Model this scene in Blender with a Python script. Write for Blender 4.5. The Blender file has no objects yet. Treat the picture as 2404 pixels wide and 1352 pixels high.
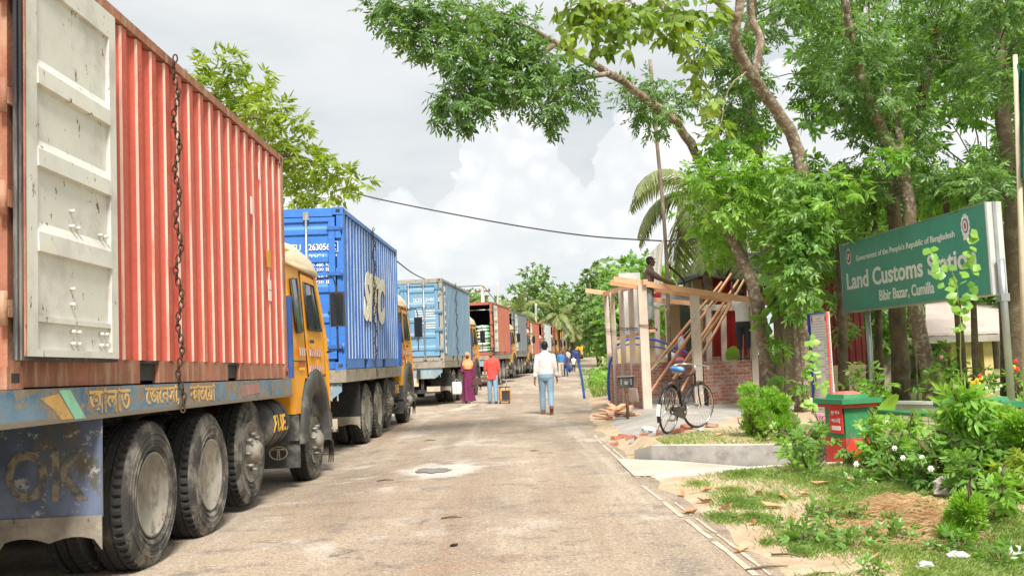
import bpy, math, random
import numpy as np
from mathutils import Vector, Matrix, Quaternion

scene = bpy.context.scene
COL = scene.collection
rad = math.radians

# ------------------------------------------------------------------ camera
W0, H0, F0, CAM_H = 2404.0, 1352.0, 2250.0, 1.38
PITCH, ROLL = rad(4.273), rad(2.207)
cp, sp, cr, sr = math.cos(PITCH), math.sin(PITCH), math.cos(ROLL), math.sin(ROLL)
FWD, RT0, UP0 = Vector((0, cp, sp)), Vector((1, 0, 0)), Vector((0, -sp, cp))
RT, UP = RT0 * cr - UP0 * sr, RT0 * sr + UP0 * cr
cam = bpy.data.cameras.new('camera')
cam.sensor_width = 36.0
cam.lens = F0 / W0 * 36.0
cam.clip_start, cam.clip_end = 0.1, 4000
camo = bpy.data.objects.new('camera', cam)
COL.objects.link(camo)
m3 = Matrix((RT, UP, -FWD)).transposed()
camo.matrix_world = Matrix.Translation((0, 0, CAM_H)) @ m3.to_4x4()
scene.camera = camo

def ray(px, py):
    return FWD + RT * ((px - W0 / 2) / F0) + UP * ((H0 / 2 - py) / F0)
def at(px, py, d):
    """world point seen at photo pixel px,py at forward distance d"""
    r = ray(px, py)
    return Vector((0, 0, CAM_H)) + r * (d / r.y)
def gnd(px, py, z=0.0):
    r = ray(px, py)
    return Vector((0, 0, CAM_H)) + r * ((z - CAM_H) / r.z)

# ------------------------------------------------------------------ exposure, sky, sun
scene.view_settings.view_transform = 'Standard'
scene.view_settings.look = 'None'
scene.view_settings.exposure = 0.62
scene.view_settings.gamma = 1.0
scene.view_settings.use_curve_mapping = False
scene.cycles.max_bounces = 8
scene.cycles.transparent_max_bounces = 8
SUN_EL, SUN_AZ = rad(50), rad(166)          # azimuth clockwise from +Y
sd = Vector((math.sin(SUN_AZ) * math.cos(SUN_EL), math.cos(SUN_AZ) * math.cos(SUN_EL), math.sin(SUN_EL)))
sun = bpy.data.lights.new('sun', 'SUN')
sun.energy, sun.angle, sun.color = 4.0, rad(14), (1.0, 0.955, 0.88)
suno = bpy.data.objects.new('sun', sun)
COL.objects.link(suno)
suno.rotation_mode = 'QUATERNION'
suno.rotation_quaternion = sd.to_track_quat('Z', 'Y')
suno.location = (20, -20, 40)

class NT:
    """terse node-tree helper"""
    def __init__(s, tree):
        s.t = tree; s.n = tree.nodes; s.l = tree.links
    def node(s, typ, **kw):
        n = s.n.new(typ)
        for k, v in kw.items(): setattr(n, k, v)
        return n
    def inp(s, sock, v):
        if v is None: return
        if hasattr(v, 'is_linked') or isinstance(v, bpy.types.NodeSocket): s.l.new(v, sock)
        else: sock.default_value = v
    def math(s, op, a, b=None, c=None, clamp=False):
        n = s.node('ShaderNodeMath', operation=op, use_clamp=clamp)
        s.inp(n.inputs[0], a); s.inp(n.inputs[1], b); s.inp(n.inputs[2], c)
        return n.outputs[0]
    def noise(s, vec, scale, detail=4, rough=.55, dist=0):
        n = s.node('ShaderNodeTexNoise')
        if vec is not None: s.l.new(vec, n.inputs['Vector'])
        n.inputs['Scale'].default_value = scale; n.inputs['Detail'].default_value = detail
        n.inputs['Roughness'].default_value = rough; n.inputs['Distortion'].default_value = dist
        return n.outputs['Fac']
    def mapping(s, vec, scale=(1, 1, 1), loc=(0, 0, 0)):
        n = s.node('ShaderNodeMapping'); s.l.new(vec, n.inputs[0])
        n.inputs['Scale'].default_value = scale; n.inputs['Location'].default_value = loc
        return n.outputs[0]
    def ramp(s, fac, stops, interp='LINEAR'):
        n = s.node('ShaderNodeValToRGB'); e = n.color_ramp.elements
        n.color_ramp.interpolation = interp
        while len(e) < len(stops): e.new(0.5)
        for q, (p, c) in zip(e, stops):
            q.position = p; q.color = (c, c, c, 1) if isinstance(c, (int, float)) else tuple(c) + (1,)
        s.l.new(fac, n.inputs[0]); return n.outputs[0]
    def mix(s, fac, a, b, mode='MIX'):
        n = s.node('ShaderNodeMix', data_type='RGBA', blend_type=mode)
        s.inp(n.inputs[0], fac)
        for sock, v in ((n.inputs[6], a), (n.inputs[7], b)):
            if isinstance(v, (tuple, list)): sock.default_value = tuple(v) + ((1,) if len(v) == 3 else ())
            else: s.l.new(v, sock)
        return n.outputs[2]
    def step(s, v, a, b):
        n = s.node('ShaderNodeMapRange', interpolation_type='SMOOTHSTEP')
        s.l.new(v, n.inputs[0]); n.inputs[1].default_value = a; n.inputs[2].default_value = b
        return n.outputs[0]

world = bpy.data.worlds.new('World')
scene.world = world
world.use_nodes = True
wt = NT(world.node_tree)
wt.n.clear()
sky = wt.node('ShaderNodeTexSky', sky_type='NISHITA')
sky.sun_disc = False
sky.sun_elevation, sky.sun_rotation = SUN_EL, SUN_AZ
tc = wt.node('ShaderNodeTexCoord').outputs['Generated']
sep = wt.node('ShaderNodeSeparateXYZ'); wt.l.new(tc, sep.inputs[0])
az = wt.math('ARCTAN2', sep.outputs[0], sep.outputs[1])
el = wt.math('ARCSINE', sep.outputs[2])
n1 = wt.noise(wt.mapping(tc, (1, 1, 1.2)), 11, 6, .62)
n2 = wt.noise(wt.mapping(tc, (1, 1, 1.2), (3.1, 1.7, .4)), 34, 5, .6)
vor = wt.node('ShaderNodeTexVoronoi', feature='SMOOTH_F1'); wt.l.new(tc, vor.inputs['Vector'])
vor.inputs['Scale'].default_value = 38; vor.inputs['Smoothness'].default_value = .25
puff = wt.math('ADD', wt.math('MULTIPLY', wt.math('SUBTRACT', n1, .5), .075), wt.math('MULTIPLY', wt.math('SUBTRACT', n2, .5), .02))
puff = wt.math('ADD', puff, wt.math('MULTIPLY', wt.math('SUBTRACT', .45, vor.outputs['Distance']), .03))
azp = wt.math('ADD', az, wt.math('MULTIPLY', wt.math('SUBTRACT', n2, .5), .03))
# outline of the towering cloud bank: elevation against azimuth
prof = [(-.62, .16), (-.30, .20), (-.16, .205), (-.135, .182), (-.112, .19), (-.09, .175), (-.066, .184), (-.05, .197), (-.042, .245),
        (-.02, .255), (.002, .262), (.026, .252), (.042, .235), (.062, .213), (.075, .194), (.084, .178), (.09, .206), (.10, .23), (.115, .258), (.14, .27), (.3, .285), (.7, .2)]
u = wt.math('DIVIDE', wt.math('ADD', azp, .8), 1.6, clamp=True)
top = wt.ramp(u, [((a + .8) / 1.6, e / .4) for a, e in prof])
top = wt.math('ADD', wt.math('MULTIPLY', top, .4), puff)
dcl = wt.math('SUBTRACT', top, el)                        # >0 inside the bank
mask = wt.step(dcl, -.0015, .007)
soft = wt.noise(wt.mapping(tc, (1, 1, 3)), 3.2, 5, .6)
soft2 = wt.noise(wt.mapping(tc, (1, 1, 4), (7, 2, 1)), 9, 4, .6)
veil = wt.mix(wt.step(soft, .3, .7), (.545, .585, .605), (.69, .715, .72))
veil = wt.mix(wt.step(el, .2, .5), veil, wt.mix(wt.step(soft, .3, .7), (.76, .775, .77), (.85, .855, .84)))
lump = wt.math('ADD', wt.math('MULTIPLY', n1, .7), wt.math('MULTIPLY', vor.outputs['Distance'], -.25))
bank = wt.mix(wt.step(lump, .14, .42), (.75, .765, .775), (.93, .93, .92))
bank = wt.mix(wt.step(wt.math('ADD', el, wt.math('MULTIPLY', soft2, .10)), .205, .085), bank, wt.mix(soft2, (.57, .625, .64), (.76, .785, .79)))
cloud = wt.mix(mask, veil, bank)
b1 = wt.node('ShaderNodeBackground'); wt.l.new(sky.outputs[0], b1.inputs[0]); b1.inputs[1].default_value = .1
b2 = wt.node('ShaderNodeBackground'); wt.l.new(cloud, b2.inputs[0]); b2.inputs[1].default_value = .80
mx = wt.node('ShaderNodeMixShader'); mx.inputs[0].default_value = .94
wt.l.new(b1.outputs[0], mx.inputs[1]); wt.l.new(b2.outputs[0], mx.inputs[2])
wo = wt.node('ShaderNodeOutputWorld'); wt.l.new(mx.outputs[0], wo.inputs[0])

# ------------------------------------------------------------------ materials
def new_mat(name):
    m = bpy.data.materials.new(name); m.use_nodes = True
    t = NT(m.node_tree); t.n.clear()
    o = t.node('ShaderNodeOutputMaterial'); b = t.node('ShaderNodeBsdfPrincipled')
    t.l.new(b.outputs[0], o.inputs[0])
    return m, t, b, o
MC = {}
def paint(name, col, rough=.5, metal=0., var=.25, dirt=None, dirt_amt=.35, dirt_scale=3., rust=0., bump=.0, bscale=30., streak=False, spec=.4, bdist=.01):
    """a real surface: base colour with tonal drift, patches of dirt, rust specks and bump"""
    if name in MC: return MC[name]
    m, t, b, o = new_mat(name)
    tcn = t.node('ShaderNodeTexCoord').outputs['Object']
    oi = t.node('ShaderNodeObjectInfo')
    off = t.node('ShaderNodeVectorMath', operation='ADD'); t.l.new(tcn, off.inputs[0])
    rv = t.node('ShaderNodeCombineXYZ'); q = t.math('MULTIPLY', oi.outputs['Random'], 37.)
    for i in range(3): t.l.new(q, rv.inputs[i])
    t.l.new(rv.outputs[0], off.inputs[1]); vec = off.outputs[0]
    a = t.noise(vec, 1.7, 5, .6)
    c = t.mix(t.step(a, .25, .75), tuple(x * (1 - var) for x in col), tuple(min(1, x * (1 + var)) for x in col))
    if dirt is not None:
        dv = t.mapping(vec, (1, 1, .16)) if streak else vec
        d = t.noise(dv, dirt_scale, 7, .68)
        c = t.mix(t.math('MULTIPLY', t.step(d, .62 - .3 * dirt_amt, .80 - .25 * dirt_amt), min(1, .35 + dirt_amt)), c, dirt)
    if rust:
        r_ = t.noise(t.mapping(vec, (1, 1, .5)), 13, 6, .7)
        c = t.mix(t.step(r_, .69 - .2 * rust, .73 - .2 * rust), c, (.16, .07, .03))
    t.l.new(c, b.inputs['Base Color'])
    rr = t.noise(vec, 6, 4)
    t.l.new(t.math('ADD', t.math('MULTIPLY', t.math('SUBTRACT', rr, .5), .3), rough, clamp=True), b.inputs['Roughness'])
    b.inputs['Metallic'].default_value = metal
    b.inputs['Specular IOR Level'].default_value = spec
    if bump:
        bn = t.node('ShaderNodeBump'); bn.inputs['Strength'].default_value = bump; bn.inputs['Distance'].default_value = bdist
        t.l.new(t.noise(vec, bscale, 5, .65), bn.inputs['Height']); t.l.new(bn.outputs[0], b.inputs['Normal'])
    MC[name] = m; return m
def leafmat(name, c1, c2, c3, trans=.35, rough=.42):
    """leaves: every leaf its own tone (random per island), thin and translucent"""
    if name in MC: return MC[name]
    m, t, b, o = new_mat(name)
    g = t.node('ShaderNodeNewGeometry').outputs['Random Per Island']
    c = t.ramp(g, [(0, c1), (.45, c2), (.85, c2), (1, c3)])
    cc = t.noise(t.node('ShaderNodeTexCoord').outputs['Object'], .9, 3)
    c = t.mix(t.step(cc, .3, .7), t.mix(.45, c, c1), t.mix(.3, c, c3))
    t.l.new(c, b.inputs['Base Color']); b.inputs['Roughness'].default_value = rough
    tr = t.node('ShaderNodeBsdfTranslucent')
    t.l.new(t.mix(1., c, (1.5, 1.45, .55), 'MULTIPLY'), tr.inputs[0])
    ms = t.node('ShaderNodeMixShader'); ms.inputs[0].default_value = trans
    t.l.new(b.outputs[0], ms.inputs[1]); t.l.new(tr.outputs[0], ms.inputs[2]); t.l.new(ms.outputs[0], o.inputs[0])
    MC[name] = m; return m
DUST = (.36, .29, .21)
def glass(name='window_glass', col=(.02, .025, .03)):
    if name in MC: return MC[name]
    m, t, b, o = new_mat(name)
    b.inputs['Base Color'].default_value = col + (1,); b.inputs['Roughness'].default_value = .08
    b.inputs['Specular IOR Level'].default_value = .8
    MC[name] = m; return m

M_BLACK = paint('black_rubber', (.022, .022, .022), .7, var=.3, dirt=(.16, .14, .11), dirt_amt=.35, bump=.2)
M_TYRE = paint('dusty_tyre', (.050, .048, .045), .85, var=.35, dirt=(.24, .215, .18), dirt_amt=.65, dirt_scale=4, bump=.3, bscale=40)
M_TYRED = paint('tread_rubber', (.03, .03, .028), .85, var=.3, dirt=(.12, .10, .08), dirt_amt=.35, dirt_scale=4)
M_RIM = paint('dusty_rim', (.27, .25, .205), .65, .1, var=.4, dirt=(.12, .10, .08), dirt_amt=.5, dirt_scale=7, rust=.3, bump=.15)
M_HUB = paint('cast_hub', (.30, .28, .25), .5, .5, var=.4, dirt=(.08, .07, .06), dirt_amt=.5)
M_YEL = paint('truck_yellow', (.80, .34, .018), .42, var=.10, dirt=(.33, .18, .07), dirt_amt=.22, dirt_scale=4, rust=.05, streak=True)
M_ROOF = paint('cab_roof_cream', (.74, .60, .40), .4, var=.06, dirt=DUST, dirt_amt=.12)
M_CHAS = paint('chassis_black', (.03, .03, .03), .65, var=.4, dirt=(.13, .11, .085), dirt_amt=.45, bump=.2)
M_FEND = paint('fender_grey_black', (.055, .055, .052), .6, var=.3, dirt=(.22, .2, .17), dirt_amt=.45)
M_GLASS = glass()
M_STEEL = paint('galvanised', (.46, .47, .48), .35, .75, var=.15, dirt=(.3, .27, .22), dirt_amt=.2)
M_WHITE = paint('white_paint', (.78, .77, .73), .5, var=.06, dirt=(.5, .46, .4), dirt_amt=.1)
M_WOOD = paint('fresh_timber', (.80, .44, .25), .65, var=.14, dirt=(.84, .56, .37), dirt_amt=.4, dirt_scale=6, bump=.2, bscale=25)
M_CONC = paint('precast_concrete', (.64, .53, .44), .85, var=.12, dirt=(.42, .36, .30), dirt_amt=.3, bump=.3, bscale=40)
M_RUSTY = paint('rusty_iron', (.17, .09, .05), .8, .2, var=.4, dirt=(.07, .05, .04), dirt_amt=.4, bump=.3, bscale=60)
M_RUBBER = paint('gasket_rubber', (.03, .03, .035), .5, var=.2, dirt=(.3, .28, .25), dirt_amt=.4, streak=True)
M_BLUEP = paint('blue_pole_paint', (.05, .13, .45), .5, var=.15, dirt=(.3, .3, .32), dirt_amt=.15)

# ------------------------------------------------------------------ mesh helpers
class MB:
    """collects boxes, tubes, lathes into ONE mesh; several materials allowed"""
    def __init__(s): s.v = []; s.f = []; s.mi = []; s.cur = 0; s.smooth = []
    def add(s, vs, fs, sm=False):
        o = len(s.v); s.v += [tuple(q) for q in vs]
        for f in fs: s.f.append(tuple(i + o for i in f)); s.mi.append(s.cur); s.smooth.append(sm)
        return s
    def box(s, c, d, R=None, taper=1.):
        x, y, z = (q / 2 for q in d); c = Vector(c)
        vs = [Vector((i * x * (taper if k > 0 else 1), j * y * (taper if k > 0 else 1), k * z)) for k in (-1, 1) for j in (-1, 1) for i in (-1, 1)]
        if R is not None: vs = [R @ q for q in vs]
        return s.add([c + q for q in vs], [(0, 2, 3, 1), (4, 5, 7, 6), (0, 1, 5, 4), (2, 6, 7, 3), (0, 4, 6, 2), (1, 3, 7, 5)])
    def bar(s, a, b, w, h, up=(0, 0, 1)):
        """rectangular bar from a to b"""
        a, b = Vector(a), Vector(b); d = (b - a); L = d.length; d.normalize()
        upv = Vector(up)
        if abs(d.dot(upv)) > .98: upv = Vector((0, 1, 0))
        x = d.cross(upv).normalized(); z = x.cross(d)
        return s.box((a + b) / 2, (w, L, h), Matrix((x, d, z)).transposed())
    def tube(s, pts, r, n=8, caps=True, sm=True):
        pts = [Vector(p) for p in pts]; k = len(pts)
        rs = r if isinstance(r, (list, tuple)) else [r] * k
        vs = []; prev = None
        for i, p in enumerate(pts):
            d = (pts[min(i + 1, k - 1)] - pts[max(i - 1, 0)]).normalized()
            if prev is None:
                x = d.cross(Vector((0, 0, 1))) if abs(d.z) < .95 else d.cross(Vector((0, 1, 0)))
            else: x = prev - d * prev.dot(d)
            x.normalize(); prev = x; y = d.cross(x)
            vs += [p + (x * math.cos(t) + y * math.sin(t)) * rs[i] for t in (2 * math.pi * j / n for j in range(n))]
        fs = [(i * n + j, i * n + (j + 1) % n, (i + 1) * n + (j + 1) % n, (i + 1) * n + j) for i in range(k - 1) for j in range(n)]
        s.add(vs, fs, sm)
        if caps: o = len(s.v) - len(vs); s.f += [tuple(o + j for j in range(n))[::-1], tuple(o + (k - 1) * n + j for j in range(n))]; s.mi += [s.cur] * 2; s.smooth += [False] * 2
        return s
    def loft(s, rings, caps=True, sm=True):
        n = len(rings[0]); vs = [q for r in rings for q in r]
        fs = [(i * n + j, i * n + (j + 1) % n, (i + 1) * n + (j + 1) % n, (i + 1) * n + j) for i in range(len(rings) - 1) for j in range(n)]
        if caps: fs += [tuple(range(n))[::-1], tuple((len(rings) - 1) * n + j for j in range(n))]
        return s.add(vs, fs, sm)
    def oval(s, secs, n=16):
        """stack of horizontal ellipses (cx,cy,cz,rx,ry)"""
        return s.loft([[(cx + rx * math.cos(t), cy + ry * math.sin(t), cz) for t in (2 * math.pi * j / n for j in range(n))] for cx, cy, cz, rx, ry in secs])
    def lathe(s, prof, n=32, axis='x', c=(0, 0, 0), sm=True, mod=None, close=False):
        """prof: (r, a) pairs revolved about the axis through c"""
        rings = []
        for k, (r, a) in enumerate(prof):
            ring = []
            for j in range(n):
                t = 2 * math.pi * j / n; rr = r if mod is None else mod(k, j, r)
                p = {'x': (a, rr * math.cos(t), rr * math.sin(t)), 'y': (rr * math.cos(t), a, rr * math.sin(t)), 'z': (rr * math.cos(t), rr * math.sin(t), a)}[axis]
                ring.append((p[0] + c[0], p[1] + c[1], p[2] + c[2]))
            rings.append(ring)
        if close: rings.append(rings[0])
        return s.loft(rings, caps=not close, sm=sm)
    def ball(s, c, r, n=10, m=7, R=None):
        r = (r, r, r) if isinstance(r, (int, float)) else r; vs = []
        for i in range(m + 1):
            ph = math.pi * i / m
            for j in range(n):
                t = 2 * math.pi * j / n
                q = Vector((r[0] * math.sin(ph) * math.cos(t), r[1] * math.sin(ph) * math.sin(t), r[2] * math.cos(ph)))
                if R is not None: q = R @ q
                vs.append(Vector(c) + q)
        fs = [(i * n + j, (i + 1) * n + j, (i + 1) * n + (j + 1) % n, i * n + (j + 1) % n) for i in range(m) for j in range(n)]
        return s.add(vs, fs, True)
    def prism(s, poly, a, b, axis='x', sm=False):
        """2-D polygon extruded between a and b along the axis"""
        def P(u, v, w): return {'x': (w, u, v), 'y': (u, w, v), 'z': (u, v, w)}[axis]
        n = len(poly); vs = [P(u, v, a) for u, v in poly] + [P(u, v, b) for u, v in poly]
        fs = [tuple(range(n))[::-1], tuple(range(n, 2 * n))] + [(j, (j + 1) % n, n + (j + 1) % n, n + j) for j in range(n)]
        return s.add(vs, fs, sm)
    def mesh(s, name, mats):
        me = bpy.data.meshes.new(name); me.from_pydata(s.v, [], s.f)
        for m in (mats if isinstance(mats, (list, tuple)) else [mats]): me.materials.append(m)
        me.polygons.foreach_set('material_index', s.mi); me.polygons.foreach_set('use_smooth', s.smooth)
        me.update(); return me
    def build(s, name, mats, parent=None, fix=True):
        me = s.mesh(name, mats)
        if fix:
            import bmesh
            bm = bmesh.new(); bm.from_mesh(me); bmesh.ops.recalc_face_normals(bm, faces=bm.faces); bm.to_mesh(me); bm.free()
        return link(name, me, parent)
def link(name, me, parent=None):
    o = bpy.data.objects.new(name, me); COL.objects.link(o)
    if parent is not None: o.parent = parent
    return o
def tag(o, label, cat, group=None, kind=None):
    if label: o['label'] = label
    if cat: o['category'] = cat
    if group: o['group'] = group
    if kind: o['kind'] = kind
    return o
def thing(name, label, cat, loc=(0, 0, 0), rz=0., group=None):
    o = bpy.data.objects.new(name, None); COL.objects.link(o)
    o.location = loc; o.rotation_euler = (0, 0, rz); o.empty_display_size = .2
    return tag(o, label, cat, group)
def struct(o): o['kind'] = 'structure'; return o
def copy_tree(o, parent=None):
    c = o.copy(); COL.objects.link(c); c.parent = parent
    for ch in list(o.children): copy_tree(ch, c)
    return c
def text_mesh(body, w=None, h=None, ext=.002, bold=.0, slant=0.):
    """lettering in the XZ plane, facing -Y, centred, scaled to exactly w x h"""
    cu = bpy.data.curves.new('lettering', 'FONT'); cu.body = body; cu.extrude = .01; cu.offset = bold; cu.shear = slant; cu.resolution_u = 3
    to = bpy.data.objects.new('lettering', cu); COL.objects.link(to)
    me = bpy.data.meshes.new_from_object(to.evaluated_get(bpy.context.evaluated_depsgraph_get()))
    bpy.data.objects.remove(to); bpy.data.curves.remove(cu)
    n = len(me.vertices); co = np.empty(n * 3); me.vertices.foreach_get('co', co); co = co.reshape(-1, 3)
    lo, hi = co.min(0), co.max(0); c = (lo + hi) / 2; d = hi - lo
    sx = w / d[0] if w else h / d[1]; sz = h / d[1] if h else sx
    out = np.stack([(co[:, 0] - c[0]) * sx, -(co[:, 2] - c[2]) / d[2] * ext * 2, (co[:, 1] - c[1]) * sz], 1)
    me.vertices.foreach_set('co', out.ravel()); me.update()
    return me
def lettering(body, m, parent, c, w=None, h=None, bold=.0, rz=0., slant=0., ext=.002, name='lettering'):
    me = text_mesh(body, w, h, ext, bold, slant); me.materials.clear(); me.materials.append(m)
    o = link(name, me, parent); o.location = c; o.rotation_euler = (0, 0, rz); return o

# ------------------------------------------------------------------ leaves, crowns, trees
rng = np.random.default_rng(11)
def unit(a): return a / np.maximum(1e-9, np.linalg.norm(a, axis=-1, keepdims=True))
def leaf_mesh(name, P, D, N, L, Wd, m, fold=.25, droop=.15):
    """N leaves: base P, direction D, surface normal N, length L, width Wd; folded pointed blades"""
    n = len(P); S = unit(np.cross(D, N)); N2 = np.cross(S, D)
    L = L[:, None]; Wd = Wd[:, None]
    v = np.empty((n, 6, 3))
    v[:, 0] = P
    v[:, 1] = P + D * L * .35 + S * Wd * .5 - N2 * Wd * fold
    v[:, 2] = P + D * L * .40
    v[:, 3] = P + D * L * .35 - S * Wd * .5 - N2 * Wd * fold
    v[:, 4] = P + D * L * .78 + S * Wd * .30 - N2 * (Wd * fold * .6 + L * droop * .5)
    v[:, 5] = P + D * L - N2 * L * droop
    v6 = P + D * L * .78 - S * Wd * .30 - N2 * (Wd * fold * .6 + L * droop * .5)
    v = np.concatenate([v, v6[:, None]], 1)
    f = np.array([[0, 2, 1, -1], [0, 3, 2, -1], [1, 2, 5, 4], [3, 6, 5, 2]])
    me = bpy.data.meshes.new(name)
    me.vertices.add(n * 7); me.vertices.foreach_set('co', v.reshape(-1))
    base = (np.arange(n) * 7)[:, None]
    loops = np.concatenate([base + np.array([[0, 2, 1]]), base + np.array([[0, 3, 2]]), base + np.array([[1, 2, 5, 4]]), base + np.array([[3, 6, 5, 2]])], 1)
    me.loops.add(n * 14); me.loops.foreach_set('vertex_index', loops.reshape(-1).astype(np.int32))
    st = (np.arange(n) * 14)[:, None] + np.array([[0, 3, 6, 10]])
    tot = np.tile(np.array([3, 3, 4, 4]), n)
    me.polygons.add(n * 4); me.polygons.foreach_set('loop_start', st.reshape(-1).astype(np.int32)); me.polygons.foreach_set('loop_total', tot.astype(np.int32))
    me.materials.append(m); me.update(calc_edges=True); me.validate()
    return me
def sprays(clumps, per, k, L, Wd, stem, hang=.5, lean=None, shell=.55):
    """leafy sprays filling ellipsoidal clumps (c, r, weight): returns leaf arrays"""
    Ps, Ds, Ns, Ls, Ws = [], [], [], [], []
    for c, r, wgt in clumps:
        n = max(3, int(per * wgt)); r = np.asarray(r, float) * np.ones(3)
        d = unit(rng.normal(size=(n, 3))); q = shell + (1.08 - shell) * rng.random((n, 1)) ** .8
        q = np.where(rng.random((n, 1)) < .25, rng.random((n, 1)), q)
        p = np.asarray(c) + d * q * r
        out = unit(d * .7 + rng.normal(size=(n, 3)) * .5 + np.array([0, 0, -hang]))
        up = unit(np.array([0, 0, 1.]) + rng.normal(size=(n, 3)) * .35 + d * .3)
        side = unit(np.cross(out, up)); nn = np.cross(side, out)
        for j in range(k):
            t = (j // 2 + 1) / (k / 2 + .5); sgn = 1 if j % 2 else -1
            if j == k - 1: sgn = 0
            pd = p + out * (stem * t)[..., None] if np.ndim(stem) else p + out * stem * t
            dd = unit(out * (.55 if sgn else 1) + side * sgn * .85 + rng.normal(size=(n, 3)) * .22 + np.array([0, 0, -.25 * hang]))
            Ps.append(pd); Ds.append(dd); Ns.append(unit(nn + rng.normal(size=(n, 3)) * .3))
            Ls.append(L * (.65 + .6 * rng.random(n))); Ws.append(Wd * (.7 + .5 * rng.random(n)))
    return [np.concatenate(q) for q in (Ps, Ds, Ns, Ls, Ws)]
M_BARK = paint('bark_mottled', (.21, .15, .10), .9, var=.35, dirt=(.55, .50, .41), dirt_amt=.5, dirt_scale=11, bump=.9, bscale=24, bdist=.03)
M_BARKD = paint('bark_dark', (.13, .095, .06), .9, var=.4, dirt=(.22, .19, .12), dirt_amt=.5, dirt_scale=7, bump=.9, bscale=24, bdist=.03)
LM_DARK = leafmat('leaf_dark', (.06, .135, .04), (.145, .29, .08), (.34, .50, .17), .42, .32)
LM_MID = leafmat('leaf_mid', (.09, .21, .045), (.20, .41, .08), (.42, .58, .16), .42, .34)
LM_YEL = leafmat('leaf_yellowgreen', (.15, .24, .035), (.30, .43, .06), (.50, .57, .11), .45)
LM_BRT = leafmat('leaf_bright', (.12, .29, .045), (.28, .53, .08), (.50, .68, .17), .45, .36)
LM_PALM = leafmat('leaf_palm', (.13, .19, .06), (.25, .31, .12), (.45, .45, .22), .3)
LM_FAR = leafmat('leaf_far', (.075, .17, .045), (.17, .30, .075), (.32, .42, .13), .25, .6)
LM_THUJA = leafmat('leaf_thuja', (.14, .32, .035), (.28, .54, .055), (.46, .66, .10), .4)
def wig(pts, k=4, amp=.06, seed=0):
    """smooth a polyline and let it wander a little"""
    R = random.Random(seed); P = [Vector(p) for p in pts]; out = []
    for i in range(len(P) - 1):
        a, b, c, d = P[max(i - 1, 0)], P[i], P[i + 1], P[min(i + 2, len(P) - 1)]
        for j in range(k):
            t = j / k
            q = .5 * ((2 * b) + (c - a) * t + (2 * a - 5 * b + 4 * c - d) * t * t + (3 * b - a - 3 * c + d) * t ** 3)
            if i or j: q = q + Vector((R.uniform(-1, 1), R.uniform(-1, 1), R.uniform(-.5, .5))) * amp
            out.append(q)
    return out + [P[-1]]
def taper(n, a, b): return [a + (b - a) * i / (n - 1) for i in range(n)]
def tree(name, label, limbs, clumps, leaf, bark=None, per=60, k=9, L=.2, Wd=.07, stem=.28, hang=.5, group=None, twigs=True, cat='tree', seed=1, shell=.55, loc=None, fold=.25, droop=.15):
    """trunk (all limbs fused in one mesh) and crown of leaf sprays, under an Empty at the foot"""
    base = Vector(loc) if loc is not None else Vector(limbs[0][0][0])
    root = thing(name, label, cat, base, 0, group); R = random.Random(seed)
    mb = MB(); ends = []
    for pts, r0, r1 in limbs:
        pp = wig([Vector(p) - base for p in pts], 4, r0 * .18, R.random()); n = len(pp)
        mb.tube(pp, [x * R.uniform(.93, 1.08) for x in taper(n, r0, r1)], 9)
        ends += pp[n // 3:]
    cl = []
    for c, r, w in clumps:
        c = Vector(c) - base; cl.append((tuple(c), r, w))
        if twigs and ends:
            e = min(ends, key=lambda q: (q - c).length + max(0, q.z - c.z) * .5)
            if (e - c).length < 4.5:
                mid = (e + c) / 2 + Vector((R.uniform(-.15, .15), R.uniform(-.15, .15), R.uniform(0, .25)))
                rr = min(.035, .008 + .006 * (e - c).length)
                mb.tube(wig([e, mid, c], 3, .03, R.random()), taper(7, rr, .006), 5)
    mb.build('trunk' if cat == 'tree' else 'stem', bark or M_BARK, root, fix=False)
    if cl:
        a = sprays(cl, per, k, L, Wd, stem, hang, shell=shell)
        link('crown' if cat == 'tree' else 'foliage', leaf_mesh('crown', *a, leaf, fold, droop), root)
    return root

# ------------------------------------------------------------------ terrain and road (the setting)
def interp(x, xs, ys): return float(np.interp(x, xs, ys))
def E(y): return interp(y, [-1e3, 25, 40, 60, 70, 85, 102, 112, 130, 150, 400], [0, 0, .08, .2, .28, .48, .72, .9, 1.25, 1.6, 4])
RY = [-60, 0, 6.8, 10.7, 16, 21, 26, 41, 60, 90, 110, 125, 140, 150, 160]
RX = [2.2, 1.72, 1.6, 1.47, 1.45, 1.6, 1.95, 3.0, 4.8, 8.6, 11.2, 14.5, 21, 30, 44]
def edge(y): return interp(y, RY, RX)
def sstep(t): t = max(0., min(1., t)); return t * t * (3 - 2 * t)
def ground_z(x, y):
    z = E(y); e = edge(y); d = x - e
    if y > 152: return E(152) + (y - 152) * .02
    if d > 0:
        if y < 11.9:
            v = .10 * sstep(d / 3.) + .05 * math.sin(x * 1.7 + y * .9) * sstep(d / 1.5) * .5
            if y > 10.9 and d > -.2 and x < 7: v = v * (1 - sstep((y - 10.9) / .2)) - (.14 + .2 * sstep((d - .1) / 2.)) * sstep((y - 10.85) / .15)
        else:
            yw = 12.72 - min(1.0, max(0, x - 1.75) * .42) + .12; k = sstep((y - yw) / .16) if x > 1.7 else sstep((y - 12.85) / .3)
            v = .18 * sstep(d / (.15 if y < 14.5 and x > 1.7 else 1.4)) * k - (.14 + .2 * sstep((d - .1) / 2.)) * (1 - k) * (x < 7)
        z += v
    elif d < -8.6:
        z += -.25 * sstep((-8.6 - d) / 2.) + (.02 * (-8.6 - d))
    return z
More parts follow.
